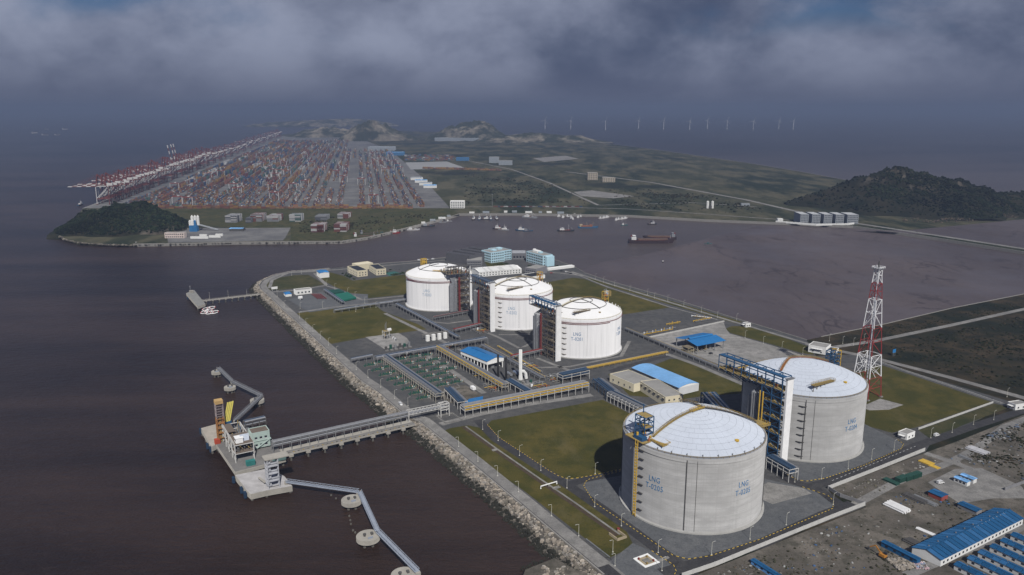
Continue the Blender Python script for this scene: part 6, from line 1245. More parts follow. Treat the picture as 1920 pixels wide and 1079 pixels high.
# ================================================================ THE ISLAND BEYOND: LAND, HILLS, PORT
Q0 = G(172, 385); QD = (G(522, 255.5) - Q0); QD.z = 0; QD.normalize(); QE = Vector((QD.y, -QD.x, 0))     # along the quay, inland from it
QLEN = 5000.0
def PT(s, t, z=0.0): return Vector((Q0.x, Q0.y, 0)) + QE * s + QD * t + ZU * z
far_px = [(128, 428), (116, 436), (120, 447), (150, 455), (250, 458), (310, 457), (450, 454), (640, 452.5), (690, 445), (760, 428), (835, 409), (862, 401), (960, 400.5), (1180, 404), (1320, 412), (1470, 418), (1600, 424), (1760, 447), (1930, 474), (2300, 530), (2500, 430), (2100, 392), (1930, 385), (1800, 372), (1700, 360), (1592, 339), (1500, 322), (1400, 305.5), (1300, 291), (1230, 281), (1110, 266), (1000, 256), (880, 250), (760, 246), (640, 246)]
farP = GP(far_px) + [PT(0, QLEN + 400), PT(0, -70)]
struct('island', MB().prism(farP, SEA - 2, -.6), FARLAND, 'wide flat island of dark scrub beyond the basin')
# darker mud shore in front of the right hill
struct('mudflat', MB().sheet(GP([(1600, 430), (1700, 432), (1930, 410), (2300, 440), (2300, 520), (1930, 466), (1760, 442)]), -.45), MUD, 'dark mud and marsh at the foot of the wooded hill')
# port paving
def TF(s, y=1992.0): return (y - Q0.y - QE.y * s) / QD.y          # the yard's near edge runs square to the view of the basin
port = [PT(0, TF(0)), PT(905, TF(905)), PT(905, 700), PT(860, 2600), PT(700, 4200), PT(420, QLEN), PT(0, QLEN)]
struct('port_paving', MB().sheet(port, -.4), PORTG, 'grey paving of the container port')
mq = MB().wall([PT(0, TF(0)), PT(0, QLEN)], 6.0, SEA - 1, -.2); struct('quay', mq, M('quay_concrete', (.2, .195, .185), .9), 'long straight quay edge')
struct('port_lot', MB().sheet(GP([(760, 305), (838, 303), (875, 316), (770, 318)]), -.35), M('pale_lot', (.24, .24, .24), .9, .1, .01), 'pale empty lot beside the port')
struct('port_grass', MB().sheet([PT(905, TF(905)), *GP([(862, 402), (690, 444.5), (640, 451), (545, 452), (545, 430), (400, 425), (320, 422), (270, 405)]), PT(120, TF(120))], -.38), GRASS2, 'rough grass between the port and the shore')
struct('port_lot', MB().sheet(GP([(315, 455), (312, 436), (330, 428), (545, 427), (535, 446), (530, 451)]), -.34), PORTG, 'pale works yard beside the wooded headland')
for px, w, lb in (([(820, 290), (960, 318), (1030, 343), (1122, 385)], 9, 'pale road crossing the island'), ([(870, 388), (1000, 387.5), (1180, 392), (1330, 402), (1480, 413)], 7, 'pale road along the basin'), ([(1060, 322), (1220, 342), (1400, 375), (1500, 398), (1600, 418), (1760, 442), (1930, 468), (2300, 525)], 14, 'wide road along the causeway'), ([(1120, 385), (1300, 380), (1420, 388)], 6, 'dirt track across the scrub')):
    struct('island_road', MB().ribbon(GP(px), w, -.3), CONCD, lb)
for px, lb in (([(1075, 360), (1110, 357), (1190, 368), (1150, 372), (1090, 368)], 'pale bare patch beside the crossing road'), ([(1000, 297), (1060, 292), (1085, 298), (1020, 304)], 'pale quarry yard in the scrub')): struct('bare_patch', MB().sheet(GP(px), -.33), DIRT if False else CONCD, lb)
tag(obj('sea_wall', MB().wall(GP(far_px[4:19]), 1.6, SEA - 1, .5), M('parapet_concrete', (.24, .23, .215))), 'stone sea wall along the island shore', 'wall')
tag(obj('sea_wall', MB().wall(GP(far_px[25:31]), 3, SEA - 1, .2), M('parapet_concrete', (.24, .23, .215))), 'pale sea wall along the far coast of the island', 'wall')
rocks('armour_rocks', GP(far_px[3:10]), -4, 7, -.6, SEA - .3, .07, .8, 2.2, 'boulders along the headland and port shore', 41, np.array([(.16, .15, .13), (.10, .095, .085)]))
# ---- hills: height fields with woods
def hill(name, c, ax, rx, ry, h, label, mat, seed, seg=72, sharp=1.6, ridge=None, base=-.6):
    rs = np.random.RandomState(seed); ca, sa = math.cos(ax), math.sin(ax); n = seg; g = np.linspace(-1, 1, n); X, Y = np.meshgrid(g, g); d = np.sqrt(X ** 2 + Y ** 2)
    ang = np.arctan2(Y, X); wob = 1 + .10 * np.sin(3 * ang + seed) + .06 * np.sin(7 * ang + 2 * seed) + .03 * np.sin(13 * ang)
    z = np.clip(1 - (d / (wob * .92)) ** sharp, 0, None)
    z = z ** .85
    for k in range(1, 6):
        f = 2.2 ** k; p = rs.rand(4) * 6.28; z = z * (1 + .22 / k ** .8 * (np.sin(f * X * 1.3 + p[0]) * np.cos(f * Y * 1.1 + p[1]) + .5 * np.sin(f * (X + Y) + p[2])))
    if ridge is not None: z = np.maximum(z, ridge(X, Y, d))
    bz = SEA - 2.5 if base < -4 else base - 2.5
    Z = bz + (h - bz) * z
    wx = c[0] + X * rx * ca - Y * ry * sa; wy = c[1] + X * rx * sa + Y * ry * ca
    V3 = np.stack([wx, wy, Z], -1).reshape(-1, 3); i = np.arange(n * n).reshape(n, n); F = np.stack([i[:-1, :-1], i[:-1, 1:], i[1:, 1:], i[1:, :-1]], -1).reshape(-1, 4)
    o = np_mesh(name, V3, F, mat, None, None, (0, 0, 0), True); tag(o, label, None, None, 'structure'); return (X, Y, wx, wy, Z, z)
def m_hill():
    n = NT('hill_rock_soil'); p = n.pos(); g = n.N.new('ShaderNodeNewGeometry'); sp = n.N.new('ShaderNodeSeparateXYZ'); n.L.new(g.outputs['Normal'], sp.inputs[0])
    steep = n.ramp(sp.outputs[2], .80, .55); rock = n.mix(n.ramp(n.noise(.05, 6, .7, n.scaled(p, (1, 1, .4))), .35, .65), (.085, .070, .055), (.19, .165, .135)); veg = n.mix(n.ramp(n.noise(.02, 6, .65), .35, .65), (.010, .015, .008), (.030, .028, .017))
    n.bump(n.noise(.15, 5, .7), .5, 2.0)
    return n.done(n.mix(n.math('MULTIPLY', steep, n.ramp(n.noise(.012, 5, .6), .38, .55)), veg, rock), .95, .1)
HILL = m_hill(); LEAF = MA('wood_foliage', .95, .35, .05)
def woods(name, H, n, r0, r1, pal, label, seed, zmin=1.0, keep=None):
    X, Y, wx, wy, Z, z = H; rs = np.random.RandomState(seed); N_ = X.shape[0]; C = []
    u = rs.rand(n * 3, 2) * (N_ - 1.001); i, j = u[:, 0].astype(int), u[:, 1].astype(int); fi, fj = u[:, 0] - i, u[:, 1] - j
    def bil(A): return A[i, j] * (1 - fi) * (1 - fj) + A[i + 1, j] * fi * (1 - fj) + A[i, j + 1] * (1 - fi) * fj + A[i + 1, j + 1] * fi * fj
    px, py, pz = bil(wx), bil(wy), bil(Z); ok = pz > zmin
    if keep is not None: ok &= keep(bil(X), bil(Y), pz, rs.rand(len(px)))
    px, py, pz = px[ok][:n], py[ok][:n], pz[ok][:n]; n = len(px); s = r0 + (r1 - r0) * rs.rand(n) ** 1.5
    P = RV[None] * (1 + .8 * (rs.rand(n, len(RV), 1) - .5)) * s[:, None, None] * np.array([1, 1, .85]) + np.stack([px, py, pz + s * .35], 1)[:, None]
    F = (RF[None] + len(RV) * np.arange(n)[:, None, None]).reshape(-1, 3); patch = .5 + 1.1 * (np.sin(px * .021 + seed + 1.5 * np.sin(py * .013)) * np.sin(py * .027 + 1.2 * np.sin(px * .011)) * .5 + .5)
    c = np.array(pal)[rs.randint(0, len(pal), n)] * (.65 + .7 * rs.rand(n, 1)) * patch[:, None]
    return tag(np_mesh(name, P.reshape(-1, 3), F, LEAF, np.repeat(c, len(RF), 0)), label, 'wood', None, 'stuff')
WP = [(.009, .016, .008), (.014, .021, .010), (.006, .011, .006), (.020, .026, .012)]
h1c = G(212, 437); Hh = hill('headland', (h1c.x - 12, h1c.y + 85), R(8), 150, 165, 37, 'rocky wooded headland beside the port', HILL, 3, 72, 2.2, None, SEA)
woods('headland_wood', Hh, 6500, 1.6, 3.4, WP, 'dense dark wood covering the headland', 31, 2.5)
rocks('shore_rocks', GP([(120, 428), (116, 437), (122, 447), (150, 454), (200, 458), (255, 459)]), -9, 12, .6, SEA - .4, .11, .8, 2.6, 'brown shore rocks around the headland', 43, np.array([(.15, .135, .11), (.22, .2, .165), (.09, .08, .07)]))
h2c = G(1700, 412)
def ridge2(X, Y, d): return np.clip(1 - np.abs(Y) / .55, 0, 1) ** .8 * np.clip((X + .1) / .25, 0, 1) * np.clip((1.02 - X) / .12, 0, 1) * (.36 + .06 * np.sin(9 * X))
Hr = hill('wooded_hill', (h2c.x + 135, h2c.y + 230), R(-4), 315, 250, 98, 'high wooded hill with rocky cliffs beside the causeway', HILL, 6, 96, 1.0, None)
Hr2 = hill('wooded_hill', (h2c.x + 450, h2c.y + 190), R(2), 440, 190, 33, 'lower wooded ridge joined to the high hill', HILL, 9, 80, 1.6, None)
woods('hill_wood', Hr, 6500, 1.6, 3.6, WP, 'dense dark wood on the high hill', 32, 6, lambda X, Y, z, r: (X > -.30 + .2 * np.sin(6 * Y)) | (r < .25)); woods('hill_wood', Hr2, 4500, 1.6, 3.4, WP, 'dense wood on the lower ridge', 33, 5)
rocks('shore_rocks', GP([(1690, 415), (1760, 418), (1860, 412), (1960, 402)]), -4, 14, 0, 7, .06, .6, 2.2, 'pale cliff rocks at the foot of the wooded hill', 44, np.array([(.12, .095, .07), (.16, .13, .1), (.07, .06, .05)]))
def m_farhill():
    n = NT('quarried_hill'); p = n.pos(); k = n.ramp(n.noise(.006, 7, .68), .44, .6); return n.done(n.mix(k, (.030, .038, .022), n.mix(n.ramp(n.noise(.02, 5, .7), .35, .65), (.13, .115, .09), (.26, .23, .18))), .95, .1)
FH = m_farhill()
for lb, px, rx, ry, h, sd in (('quarried hill at the head of the port', (707, 262), 330, 330, 112, 2), ('second quarried hill behind the port', (885, 262), 360, 330, 106, 5), ('low hill running down to the far cape', (985, 265), 420, 260, 62, 8), ('low tongue of hill at the far cape', (1060, 266), 330, 170, 34, 12), ('hazy low hill left of the quarried hills', (620, 256), 420, 300, 70, 14)):
    c = G(*px); hill('far_hill', (c.x, c.y), R(5), rx, ry, h, lb, FH, sd, 48, 1.8)
# distant islands
for px, rx, h, lb in (((640, 236), 900, 95, 'faint island beyond the port'), ((560, 237), 700, 70, 'faint flat island beyond the cranes')): c = G(*px); hill('far_island', (c.x, c.y), 0, rx, 300, h, lb, FH, 17, 32, 1.6, None, SEA)
# ---- container stacks
CPAL = np.array([(.13, .05, .04), (.17, .075, .055), (.09, .035, .04), (.19, .115, .055), (.22, .13, .045), (.03, .055, .11), (.06, .095, .15), (.18, .185, .195), (.36, .36, .36), (.075, .08, .09), (.05, .095, .085), (.11, .065, .05), (.16, .10, .075)])
CMAT = MA('container_paint', .6, .15, .3); rs = np.random.RandomState(5); QA = math.atan2(QD.y, QD.x)
stk = []                                   # s, t, levels, colour rows
def block(s0, t0, rows, slots, dens, hmax, step=12.9):
    pal_ = rs.randint(0, len(CPAL), 4)
    for i in range(rows):
        h0 = rs.randint(1, hmax + 1); cc = pal_[rs.randint(4)]
        for k in range(slots):
            if rs.rand() < .16: h0 = int(np.clip(h0 + rs.randint(-2, 3), 0, hmax))
            if rs.rand() < .35: cc = pal_[rs.randint(4)] if rs.rand() < .8 else rs.randint(len(CPAL))
            if h0 > 0: stk.append((s0 + 2.62 * i, t0 + step * k, h0, step, cc))
bays = []
colx = [92 + 29.5 * i for i in range(27)]
t0 = -40
for ci, s0 in enumerate(colx):
    tt = TF(s0 + 8, 2016.0) + 6; first_ = True
    while tt < 3900:
        Lb = (rs.randint(9, 17) * 12.9 if s0 > 560 else (200 - ((tt + 60) % 232 if tt < 0 else 0))) if first_ else 232; Lb = max(Lb, 60); far = tt > 1000
        smax = 880 if tt < 900 else (860 if tt < 2600 else 640)
        if s0 < smax - 30 and not (640 < s0 < 665 and tt < 1700) and rs.rand() > .04: block(s0, tt, 6, int(Lb / (25.4 if far else 12.9)), 1, 5 if s0 < 560 else 4, 25.4 if far else 12.9); bays.append((s0, tt, Lb))
        tt += Lb + 30; first_ = False
bays.sort(key=lambda b: b[1])
brow = [(G(262 + 8.6 * k, 391.0 + (k % 2) * .6, -.4), rs.randint(2, 5)) for k in range(60)]      # orange row along the port edge, seen broadside
S = np.array(stk)
# the largest 300 single containers are things of their own; every other one is in the stuff mesh
C3 = []; K3 = []; LEN = []; ANG = []; TOP = []
for p_, h in brow:
    for q in range(h): C3.append((p_.x, p_.y, -.4 + 2.6 * q)); K3.append(CPAL[[3, 4, 1, 3, 0, 11][rs.randint(6)]]); LEN.append((12.19, 2.58)); ANG.append(0.0); TOP.append(False)
for s, t, h, st, base in stk:
    brd = False; near = t < 420
    lv = int(h)
    if near or brd:
        for q in range(lv):
            p = PT(s, t, -.4 + 2.6 * q); C3.append(p[:]); 
            K3.append(CPAL[[3, 4, 1, 3, 0, 11][rs.randint(6)]] if brd else CPAL[base if rs.rand() < .35 else rs.randint(len(CPAL))]); LEN.append((12.19, 2.58)); ANG.append(QA if not brd else QA - math.pi / 2); TOP.append(q == lv - 1)
    else:
        p = PT(s, t, -.4); C3.append(p[:]); K3.append(CPAL[base] * .95); LEN.append((abs(st) - .7, 2.6 * lv)); ANG.append(QA); TOP.append(False)
C3 = np.array(C3); K3 = np.array(K3) * 1.05 * (.75 + .5 * rs.rand(len(K3), 1)); LEN = np.array(LEN); ANG = np.array(ANG)
# individual tall blocks of empty boxes standing on the grass in front of the port
SB = []          # px of ground corner, columns, levels, deep
for px, cols, lev, deep, pal in (((428, 418), 2, 6, 4, [7, 8, 9]), ((466, 418), 1, 4, 5, [7, 9]), ((475, 416), 2, 6, 4, [7, 8, 0]), ((506, 416), 2, 5, 4, [7, 8, 0]), ((515, 414), 1, 4, 5, [9, 7]), ((548, 416), 2, 6, 3, [7, 8, 10]), ((589, 436), 2, 6, 4, [0, 8, 2]), ((600, 436), 1, 5, 4, [7, 0]), ((596, 414), 2, 4, 4, [7, 7, 9]), ((632, 435), 2, 6, 4, [0, 8, 2]), ((638, 410), 2, 4, 4, [7, 8, 0])):
    SB.append((px, cols, lev, deep, pal))
order = np.argsort(C3[:, 1] + .25 * np.abs(C3[:, 0] + 300))[:0]
CMS = [M('container_%d' % i, tuple(c), .6, .15, .5) for i, c in enumerate(CPAL)]
CNAME = ['rust red', 'brick red', 'maroon', 'tan', 'orange', 'navy blue', 'steel blue', 'pale grey', 'white', 'dark grey', 'teal', 'brown', 'light brown']
protoC = {}
def far_container(ci, loc, ang, label, group):
    if ci not in protoC:
        t = thing('shipping_container', label, 'container', loc, group); t.location = (0, 0, 0); obj('body', MB().box((0, 0, 0), 12.19, 2.44, 2.50), CMS[ci], t); obj('door', MB().box((6.12, 0, .1), .08, 2.2, 2.3), CMS[ci], t); protoC[ci] = t; t.location = loc; t.rotation_euler = (0, 0, ang); return t
    return dup(protoC[ci], loc, ang, None, label, group)
cnt = 0; XC = []; XK = []
for (px, cols, lev, deep, pal), where in zip(SB, ['beside the blue silos', 'beside the first grey block', 'on the grass beside the lane', 'on the grass behind the empty yard', 'behind the empty yard', 'beside the pale lane', 'on the lower grass near the shore', 'on the lower grass beside a tall red block', 'on the upper grass', 'on the lower grass by the sea wall', 'on the upper grass below the port edge']):
    g = G(*px, -.4)
    for c_ in range(cols):
        for k in range(deep * 4):
            for q in range(lev):
                if q < lev - 1 and k > 0: continue           # only the front and the top of a block show
                ci = pal[rnd.randrange(len(pal))]; p_ = g + Vector((c_ * 12.6 + rnd.uniform(-.2, .2), k * 2.55, 2.6 * q))
                if k < 2 or (q == lev - 1 and k % 3 == 0 and cnt < 250): far_container(ci, p_, 0, '%s container in the tall block %s' % (CNAME[ci], where), 'containers in tall blocks on the grass'); cnt += 1
                else: XC.append((p_.x, p_.y, -.4)); XK.append((ci, lev))
xo = np_boxes(np.array(XC), 12.19, 2.44, np.array([2.6 * l for _, l in XK]) - .1, 0.0, CPAL[[i for i, _ in XK]] * (.8 + .4 * rs.rand(len(XK), 1)), 'container_stacks', CMAT); tag(xo, 'inner containers of the tall blocks on the grass', 'containers', None, 'stuff')
left = max(0, 300 - cnt)
pri = np.where([T and t_ < -150 for T, t_ in zip(TOP, C3[:, 1] * 0)])[0]
# nearest broadside row become single things until 300 is reached
brd_idx = [i for i in range(len(C3)) if abs(ANG[i] - QA) > 1]; brd_idx.sort(key=lambda i: (C3[i, 1] + .2 * C3[i, 0])); take = set(brd_idx[:left])
for i in take:
    ci = [3, 4, 1, 0, 11][rnd.randrange(5)]; far_container(ci, Vector(C3[i]), ANG[i], '%s container in the long row along the port edge' % CNAME[ci], 'containers along the port edge')
keep = np.array([i for i in range(len(C3)) if i not in take])
o = np_boxes(C3[keep], LEN[keep, 0], 2.44, LEN[keep, 1], ANG[keep], K3[keep], 'container_stacks', CMAT); tag(o, 'thousands of mixed containers stacked across the port', 'containers', None, 'stuff')
# ---- yard cranes (rubber tyred gantries)
def rtg():
    t = thing('yard_crane', 'x', 'yard crane', (0, 0, 0)); W_ = M('crane_white', (.56, .55, .54), .5, .06); Rr = M('crane_red', (.20, .05, .045), .55, .15)
    for s in (-1, 1):
        m = MB()
        for y in (-4, 4): m.bar((s * 12, y, 0), (s * 12, y * .8, 21), 1.2)
        obj('leg_frame', m, W_, t); obj('sill', MB().box((s * 12, 0, .4), 1.2, 11, 1.4), W_, t)
    for y in (-3, 3): obj('girder', MB().box((0, y, 20.5), 26, 1.4, 2.0), Rr, t)
    obj('trolley', MB().box((3, 0, 22), 5, 5, 2.2), W_, t); obj('cab', MB().box((5.5, 0, 17.8), 2, 2, 2.4), W_, t); return t
yc = rtg(); firstc = True; nyc = 0
for (s0, t0_, Lb) in bays:
    if t0_ > 2300 or nyc >= 48: break
    if rs.rand() < .24:
        loc = PT(s0 + 6.5, t0_ + rs.rand() * Lb, -.4); nyc += 1; lb = 'red and white yard crane straddling a container row'
        if firstc: yc.location = loc; yc.rotation_euler = (0, 0, QA - math.pi / 2); tag(yc, lb, None, 'yard cranes over the container rows'); firstc = False
        else: dup(yc, loc, QA - math.pi / 2, None, lb, 'yard cranes over the container rows')
# ---- quay cranes
def sts(up, redleg=False):
    t = thing('quay_crane', 'x', 'quay crane', (0, 0, 0)); W_ = M('crane_white', (.72, .71, .70)); Rr = M('crane_red2', (.16, .048, .042), .55, .15)
    # local x: towards the sea is -x, origin between the legs; y along the quay
    for x in (-15, 15):
        for y in (-9, 9): obj('leg', MB().bar((x, y, 0), (x, y * .8, 46), 1.5), (Rr if redleg or x > 0 else W_), t); obj('bogie', MB().box((x, y, 0), 2.2, 7, 2.2), Rr, t)
        obj('sill_beam', MB().bar((x, -9, 9), (x, 9, 9), 1.8), Rr, t); obj('portal_beam', MB().bar((x, -7.5, 45), (x, 7.5, 45), 1.6), Rr if redleg else W_, t)
    for y in (-8.5, 8.5): obj('cross_beam', MB().bar((-15, y, 15), (15, y, 15), 1.9), Rr, t); obj('diagonal', MB().bar((-15, y, 16), (13, y, 44), 1.4), W_, t)
    for k, (x0, x1) in enumerate(((15, 32), (-2, 15), (-16, -2))):
        m = MB()
        for y in (-3.2, 3.2): m.bar((x0, y, 47), (x1, y, 47), 1.5, 1.7)
        obj('girder', m, Rr if k == 0 or (redleg and k == 2) else W_, t)
    b = Vector((-17, 0, 47)); d = Vector((-math.cos(R(80)), 0, math.sin(R(80)))) if up else Vector((-1, 0, 0)); L = 66
    for k in range(6):
        m = MB()
        for y in (-3.2, 3.2): p = b + d * (L * k / 6) + Vector((0, y, 0)); q = b + d * (L * (k + 1) / 6) + Vector((0, y, 0)); m.bar(p, q, 1.4, 1.6)
        obj('boom', m, [Rr, W_][k % 2], t)
    ap = Vector((-10, 0, 78)); m = MB()
    for y in (-6, 6): m.bar((-15, y, 46), ap + Vector((0, y * .3, 0)), 1.5); m.bar((12, y, 46), ap + Vector((0, y * .3, 0)), 1.2)
    obj('apex_frame', m, Rr, t)
    if not up: obj('stay', MB().bar(ap, b + d * L * .92, .5).bar(ap, b + d * L * .5, .5), Rr, t)
    obj('back_stay', MB().bar(ap, (30, 0, 48), .8), Rr, t); obj('machinery_house', MB().box((18, 0, 48.4), 14, 8, 6), W_, t); obj('cabin', MB().box((-6, 0, 42.5), 3.5, 3, 3), W_, t); return t
cd0, cu0, cd1 = sts(False), sts(True), sts(False, True); CR = []
t_ = 18.0
pos = [18, 58, 92, 130, 175, 208, 262, 300, 338, 396, 432, 470, 545, 580, 618, 655, 735, 770, 810, 905, 960, 1000, 1036, 1090, 1180, 1216, 1255, 1330, 1410, 1450, 1560, 1605, 1740, 1790, 1900, 2060, 2110, 2280, 2340, 2530, 2600, 2830, 2900, 3150, 3240, 3500, 3600, 3900, 4050, 4300, 4450, 4650, 4720, 4800]
nd = nu = 0; n1 = 0
for k, t_ in enumerate(pos):
    up = k in (19, 20, 21); kind_ = 1 if up else (2 if k % 3 else 0); pr = (cd0, cu0, cd1)[kind_]; loc = PT(26, t_, -.4); ang = math.atan2(QE.y, QE.x); zs = 1.0 if up or k == 0 else rnd.uniform(.86, 1.06) * (1.0 if t_ < 1500 else .85)
    lb = ['red and white quay crane on white legs with its boom lowered over the water', 'red and white quay crane with its boom raised', 'red and white quay crane on dark red legs with its boom lowered over the water'][kind_]; gp = ['quay cranes on white legs', 'quay cranes with booms raised', 'quay cranes on red legs'][kind_]
    if pr.get('group') is None: pr.location = loc; pr.rotation_euler = (0, 0, ang); tag(pr, lb, None, gp); pr.scale = (1, 1, zs)
    else: dup(pr, loc, ang, (1, 1, zs), lb, gp)
# ---- buildings on the island
def hz(label, px, L, Wd, h, wall, roof, cat='building', ang=0.0, kind='flat', z=-.4, win=0, fl=2):
    g = G(*px, z); X = Vector((math.cos(ang), math.sin(ang), 0)); Y = Vector((-X.y, X.x, 0)); t, a, x, n, L, Wd = house(label, None, h, wall, roof, cat, kind, 'building' if cat == 'building' else cat.replace(' ', '_'), .4, h * .25, size=(g, X, Y, L, Wd))
    if win: windows(t, a, X, -Y, [h / fl * k + h / fl * .3 for k in range(fl)], win, L, L / win * .55, h / fl * .45, 1.0, sill=False)
    return t
hz('white warehouse at the corner of the port', (844, 391), 36, 22, 17, WALLW, WALLW, 'warehouse', win=6, fl=4)
hz('pink and white long shed at the foot of the headland', (309, 447), 38, 12, 10, M('pinkish_wall', (.60, .52, .48), .8), ROOFG, 'shed', win=9)
BSIL = M('silo_blue', (.03, .16, .36), .5); t = thing('batching_plant', 'blue and white concrete batching plant with upright silos', 'silos', G(367, 436, -.4)); q = G(361, 434, -.4)
for i in range(3): obj('silo', MB().lathe(q + Vector((6 * i, 3, 0)), [(2.4, 12), (2.6, 13), (2.6, 30), (.3, 33)], 12), WALLW, t); obj('silo', MB().lathe(q + Vector((5 * i - 2, -4, 0)), [(2.2, 8), (2.4, 9), (2.4, 22), (.3, 24)], 12), WALLW if i < 2 else BSIL, t)
obj('mixer_house', MB().box(q + Vector((4, -1, 0)), 15, 11, 13), BSIL, t); obj('conveyor', MB().bar(q + Vector((10, 4, 14)), q + Vector((50, 8, 2)), 3, 2.4), M('conveyor_grey', (.35, .37, .4), .6), t)
hz('small blue roofed building beside the headland', (318, 428), 20, 14, 7, WALLW, ROOFB, 'building', kind='gable'); hz('low blue roofed shelter on the works yard', (430, 434), 28, 16, 5, DSTEEL, ROOFL, 'shelter', kind='gable')
for i, (x, y, L) in enumerate([(357, 448, 34), (392, 446, 22), (374, 444, 14), (404, 443, 14)]): hz(['long white site cabin on the shore', 'white site cabin beside the long one', 'small white cabin behind the long cabin', 'small white cabin beside the batching plant'][i], (x, y), L, 4, 3.5, WALLW, ROOFG, 'site cabin')
GB = M('grey_flats_wall', (.30, .32, .345), .8, .08)
for i in range(5): hz(['grey flat block nearest the scrub', 'grey flat block, second from the scrub', 'grey flat block, third from the scrub', 'grey flat block, fourth from the scrub', 'wide grey flat block beside the causeway'][i], (1500 + 22 * i, 419.5 + .3 * i), 18 if i < 4 else 24, 40, 20, GB, M('flats_roof', (.4, .41, .42), .9), 'block of flats', win=5 if i < 4 else 7, fl=5)
tag(obj('compound_wall', MB().wall(GP([(1455, 417), (1480, 419), (1530, 423), (1590, 422), (1606, 420)], -.4), 1.5, -1, 3.0), WALLW), 'white wall in front of the grey flats', 'wall')
hz('small white hut on the basin shore', (1458, 415), 12, 8, 5, WALLW, WALLW, 'hut')
CB = M('cream_far', (.46, .41, .33), .8); hz('cream building with square tower on the scrub', (1102, 338), 34, 30, 24, CB, ROOFG, win=4, fl=4); hz('low cream building beside the square tower building', (1130, 342), 42, 26, 14, CB, ROOFG, win=5)
hz('blue roofed hall far across the scrub', (855, 302), 60, 40, 14, M('hall_blue', (.05, .17, .34), .6), ROOFB, 'hall'); hz('pale works building far across the scrub', (917, 306), 45, 30, 26, M('pale_works', (.3, .33, .36), .8), ROOFG); hz('grey works building beside the pale one', (935, 310), 60, 35, 18, M('pale_works', (.3, .33, .36)), ROOFG)
hz('white roofed sheds below the quarried hill', (815, 265), 330, 80, 22, M('pale_works', (.3, .33, .36)), M('pale_works', (.3, .33, .36)), 'shed'); hz('pale sheds below the first hill', (690, 283), 150, 80, 20, M('pale_works', (.3, .33, .36)), M('pale_works', (.3, .33, .36)), 'shed'); hz('pale blue shed at the port edge', (724, 292), 90, 60, 16, M('hall_blue', (.05, .17, .34)), ROOFL, 'shed')
for i in range(4): hz(['white shed at the port edge', 'blue roofed shed at the port edge', 'pale shed behind the blue roofed one', 'low pale shed beside the port road'][i], (770 + 8 * i, 338 + 5 * i), 40, 22, 8, WALLW, ROOFL if i % 2 else M('pale_works', (.3, .33, .36)), 'shed', kind='gable')
t = thing('twin_silos', 'pair of white silos on the scrub', 'silos', G(1331, 391, -.4))
for s in (-6, 6): obj('silo', MB().lathe(G(1331, 391, -.4) + Vector((s, 0, 0)), [(3.2, 0), (3.2, 17), (.5, 19)], 12), WALLW, t); 
obj('hopper', MB().box(G(1331, 391, -.4), 8, 5, 7), DSTEEL, t)
hz('small pale shed beside the causeway road', (1390, 386), 22, 9, 5, M('pale_works', (.3, .33, .36)), ROOFG, 'shed')
t = thing('light_mast', 'slim light mast beside the white warehouse', 'mast', G(923, 386, -.4)); obj('pole', MB().tube([G(923, 386, -.4), G(923, 386, -.4) + ZU * 30], .6, 8, 0, .3), STEEL, t); obj('head', MB().box(G(923, 386, -.4) + ZU * 29, 3, 3, 1), STEEL, t)
# rows of containers and trailers along the basin road and orange rows on the scrub
for k in range(26):
    ci = [0, 5, 1, 8, 2, 7][k % 6]; x = 930 + 6.3 * k + rnd.uniform(-1, 1)
    if k % 7 == 5: continue
    far_container(ci, G(x, 388.5, -.4), rnd.uniform(-.1, .1), '%s container parked along the basin road' % CNAME[ci], 'containers parked along the basin road')
c = []; kk = []
for i in range(30):
    for j in range(5): c.append(G(795 + 4.9 * i, 317 + .12 * i, -.4) + Vector((0, 3 * j, 0))); kk.append(CPAL[[3, 4, 1, 11][rs.randint(4)]])
c = np.array([p[:] for p in c]); o = np_boxes(c, 12.2, 2.5, 2.6 * rs.randint(1, 4, len(c)), 0, np.array(kk), 'container_stacks', CMAT); tag(o, 'rows of orange and brown containers on the scrub', 'containers', None, 'stuff')
c = np.array([(G(760 + rs.rand() * 90, 292 + rs.rand() * 10, -.4))[:] for _ in range(260)]); o = np_boxes(c, 12.2, 6, 2.6 * rs.randint(1, 4, len(c)), 0, CPAL[rs.randint(0, len(CPAL), len(c))], 'container_stacks', CMAT); tag(o, 'containers stored behind the pale lot', 'containers', None, 'stuff')
bushes('low_bushes', [(870, 322), (1060, 350), (1120, 383), (870, 382)], 500, 1.5, 4, BP, 'dark bushes across the scrub beside the port', 51); bushes('low_bushes', [(1140, 350), (1320, 365), (1460, 400), (1300, 398), (1150, 386)], 600, 1.2, 3.5, BP, 'dark bushes beside the basin road', 53); bushes('low_bushes', [(560, 410), (830, 398), (760, 420), (690, 436), (560, 440)], 500, 1, 2.6, BP, 'bushes on the grass in front of the port', 54)
SHR = [(.018, .03, .012), (.03, .042, .018), (.012, .022, .009)]
for k_, (pl, n_, lb) in enumerate([([(985, 496), (1004, 500), (1010, 505), (990, 503)], 40, 'dark green shrubs in front of the office with roof plant'), ([(1036, 494), (1058, 500), (1050, 504), (1036, 500)], 40, 'dark green shrubs beside the office end tower'), ([(720, 507), (756, 505), (762, 513), (740, 519), (722, 519)], 60, 'dark shrubs around the tennis court'), ([(640, 512), (648, 509), (668, 523), (660, 527)], 40, 'dark hedge in front of the cream wing'), ([(905, 494), (925, 497), (960, 489), (975, 492), (935, 500)], 40, 'shrubs around the office forecourt')]): bushes('shrubs', pl, n_, .8, 2.4, SHR, lb, 60 + k_)
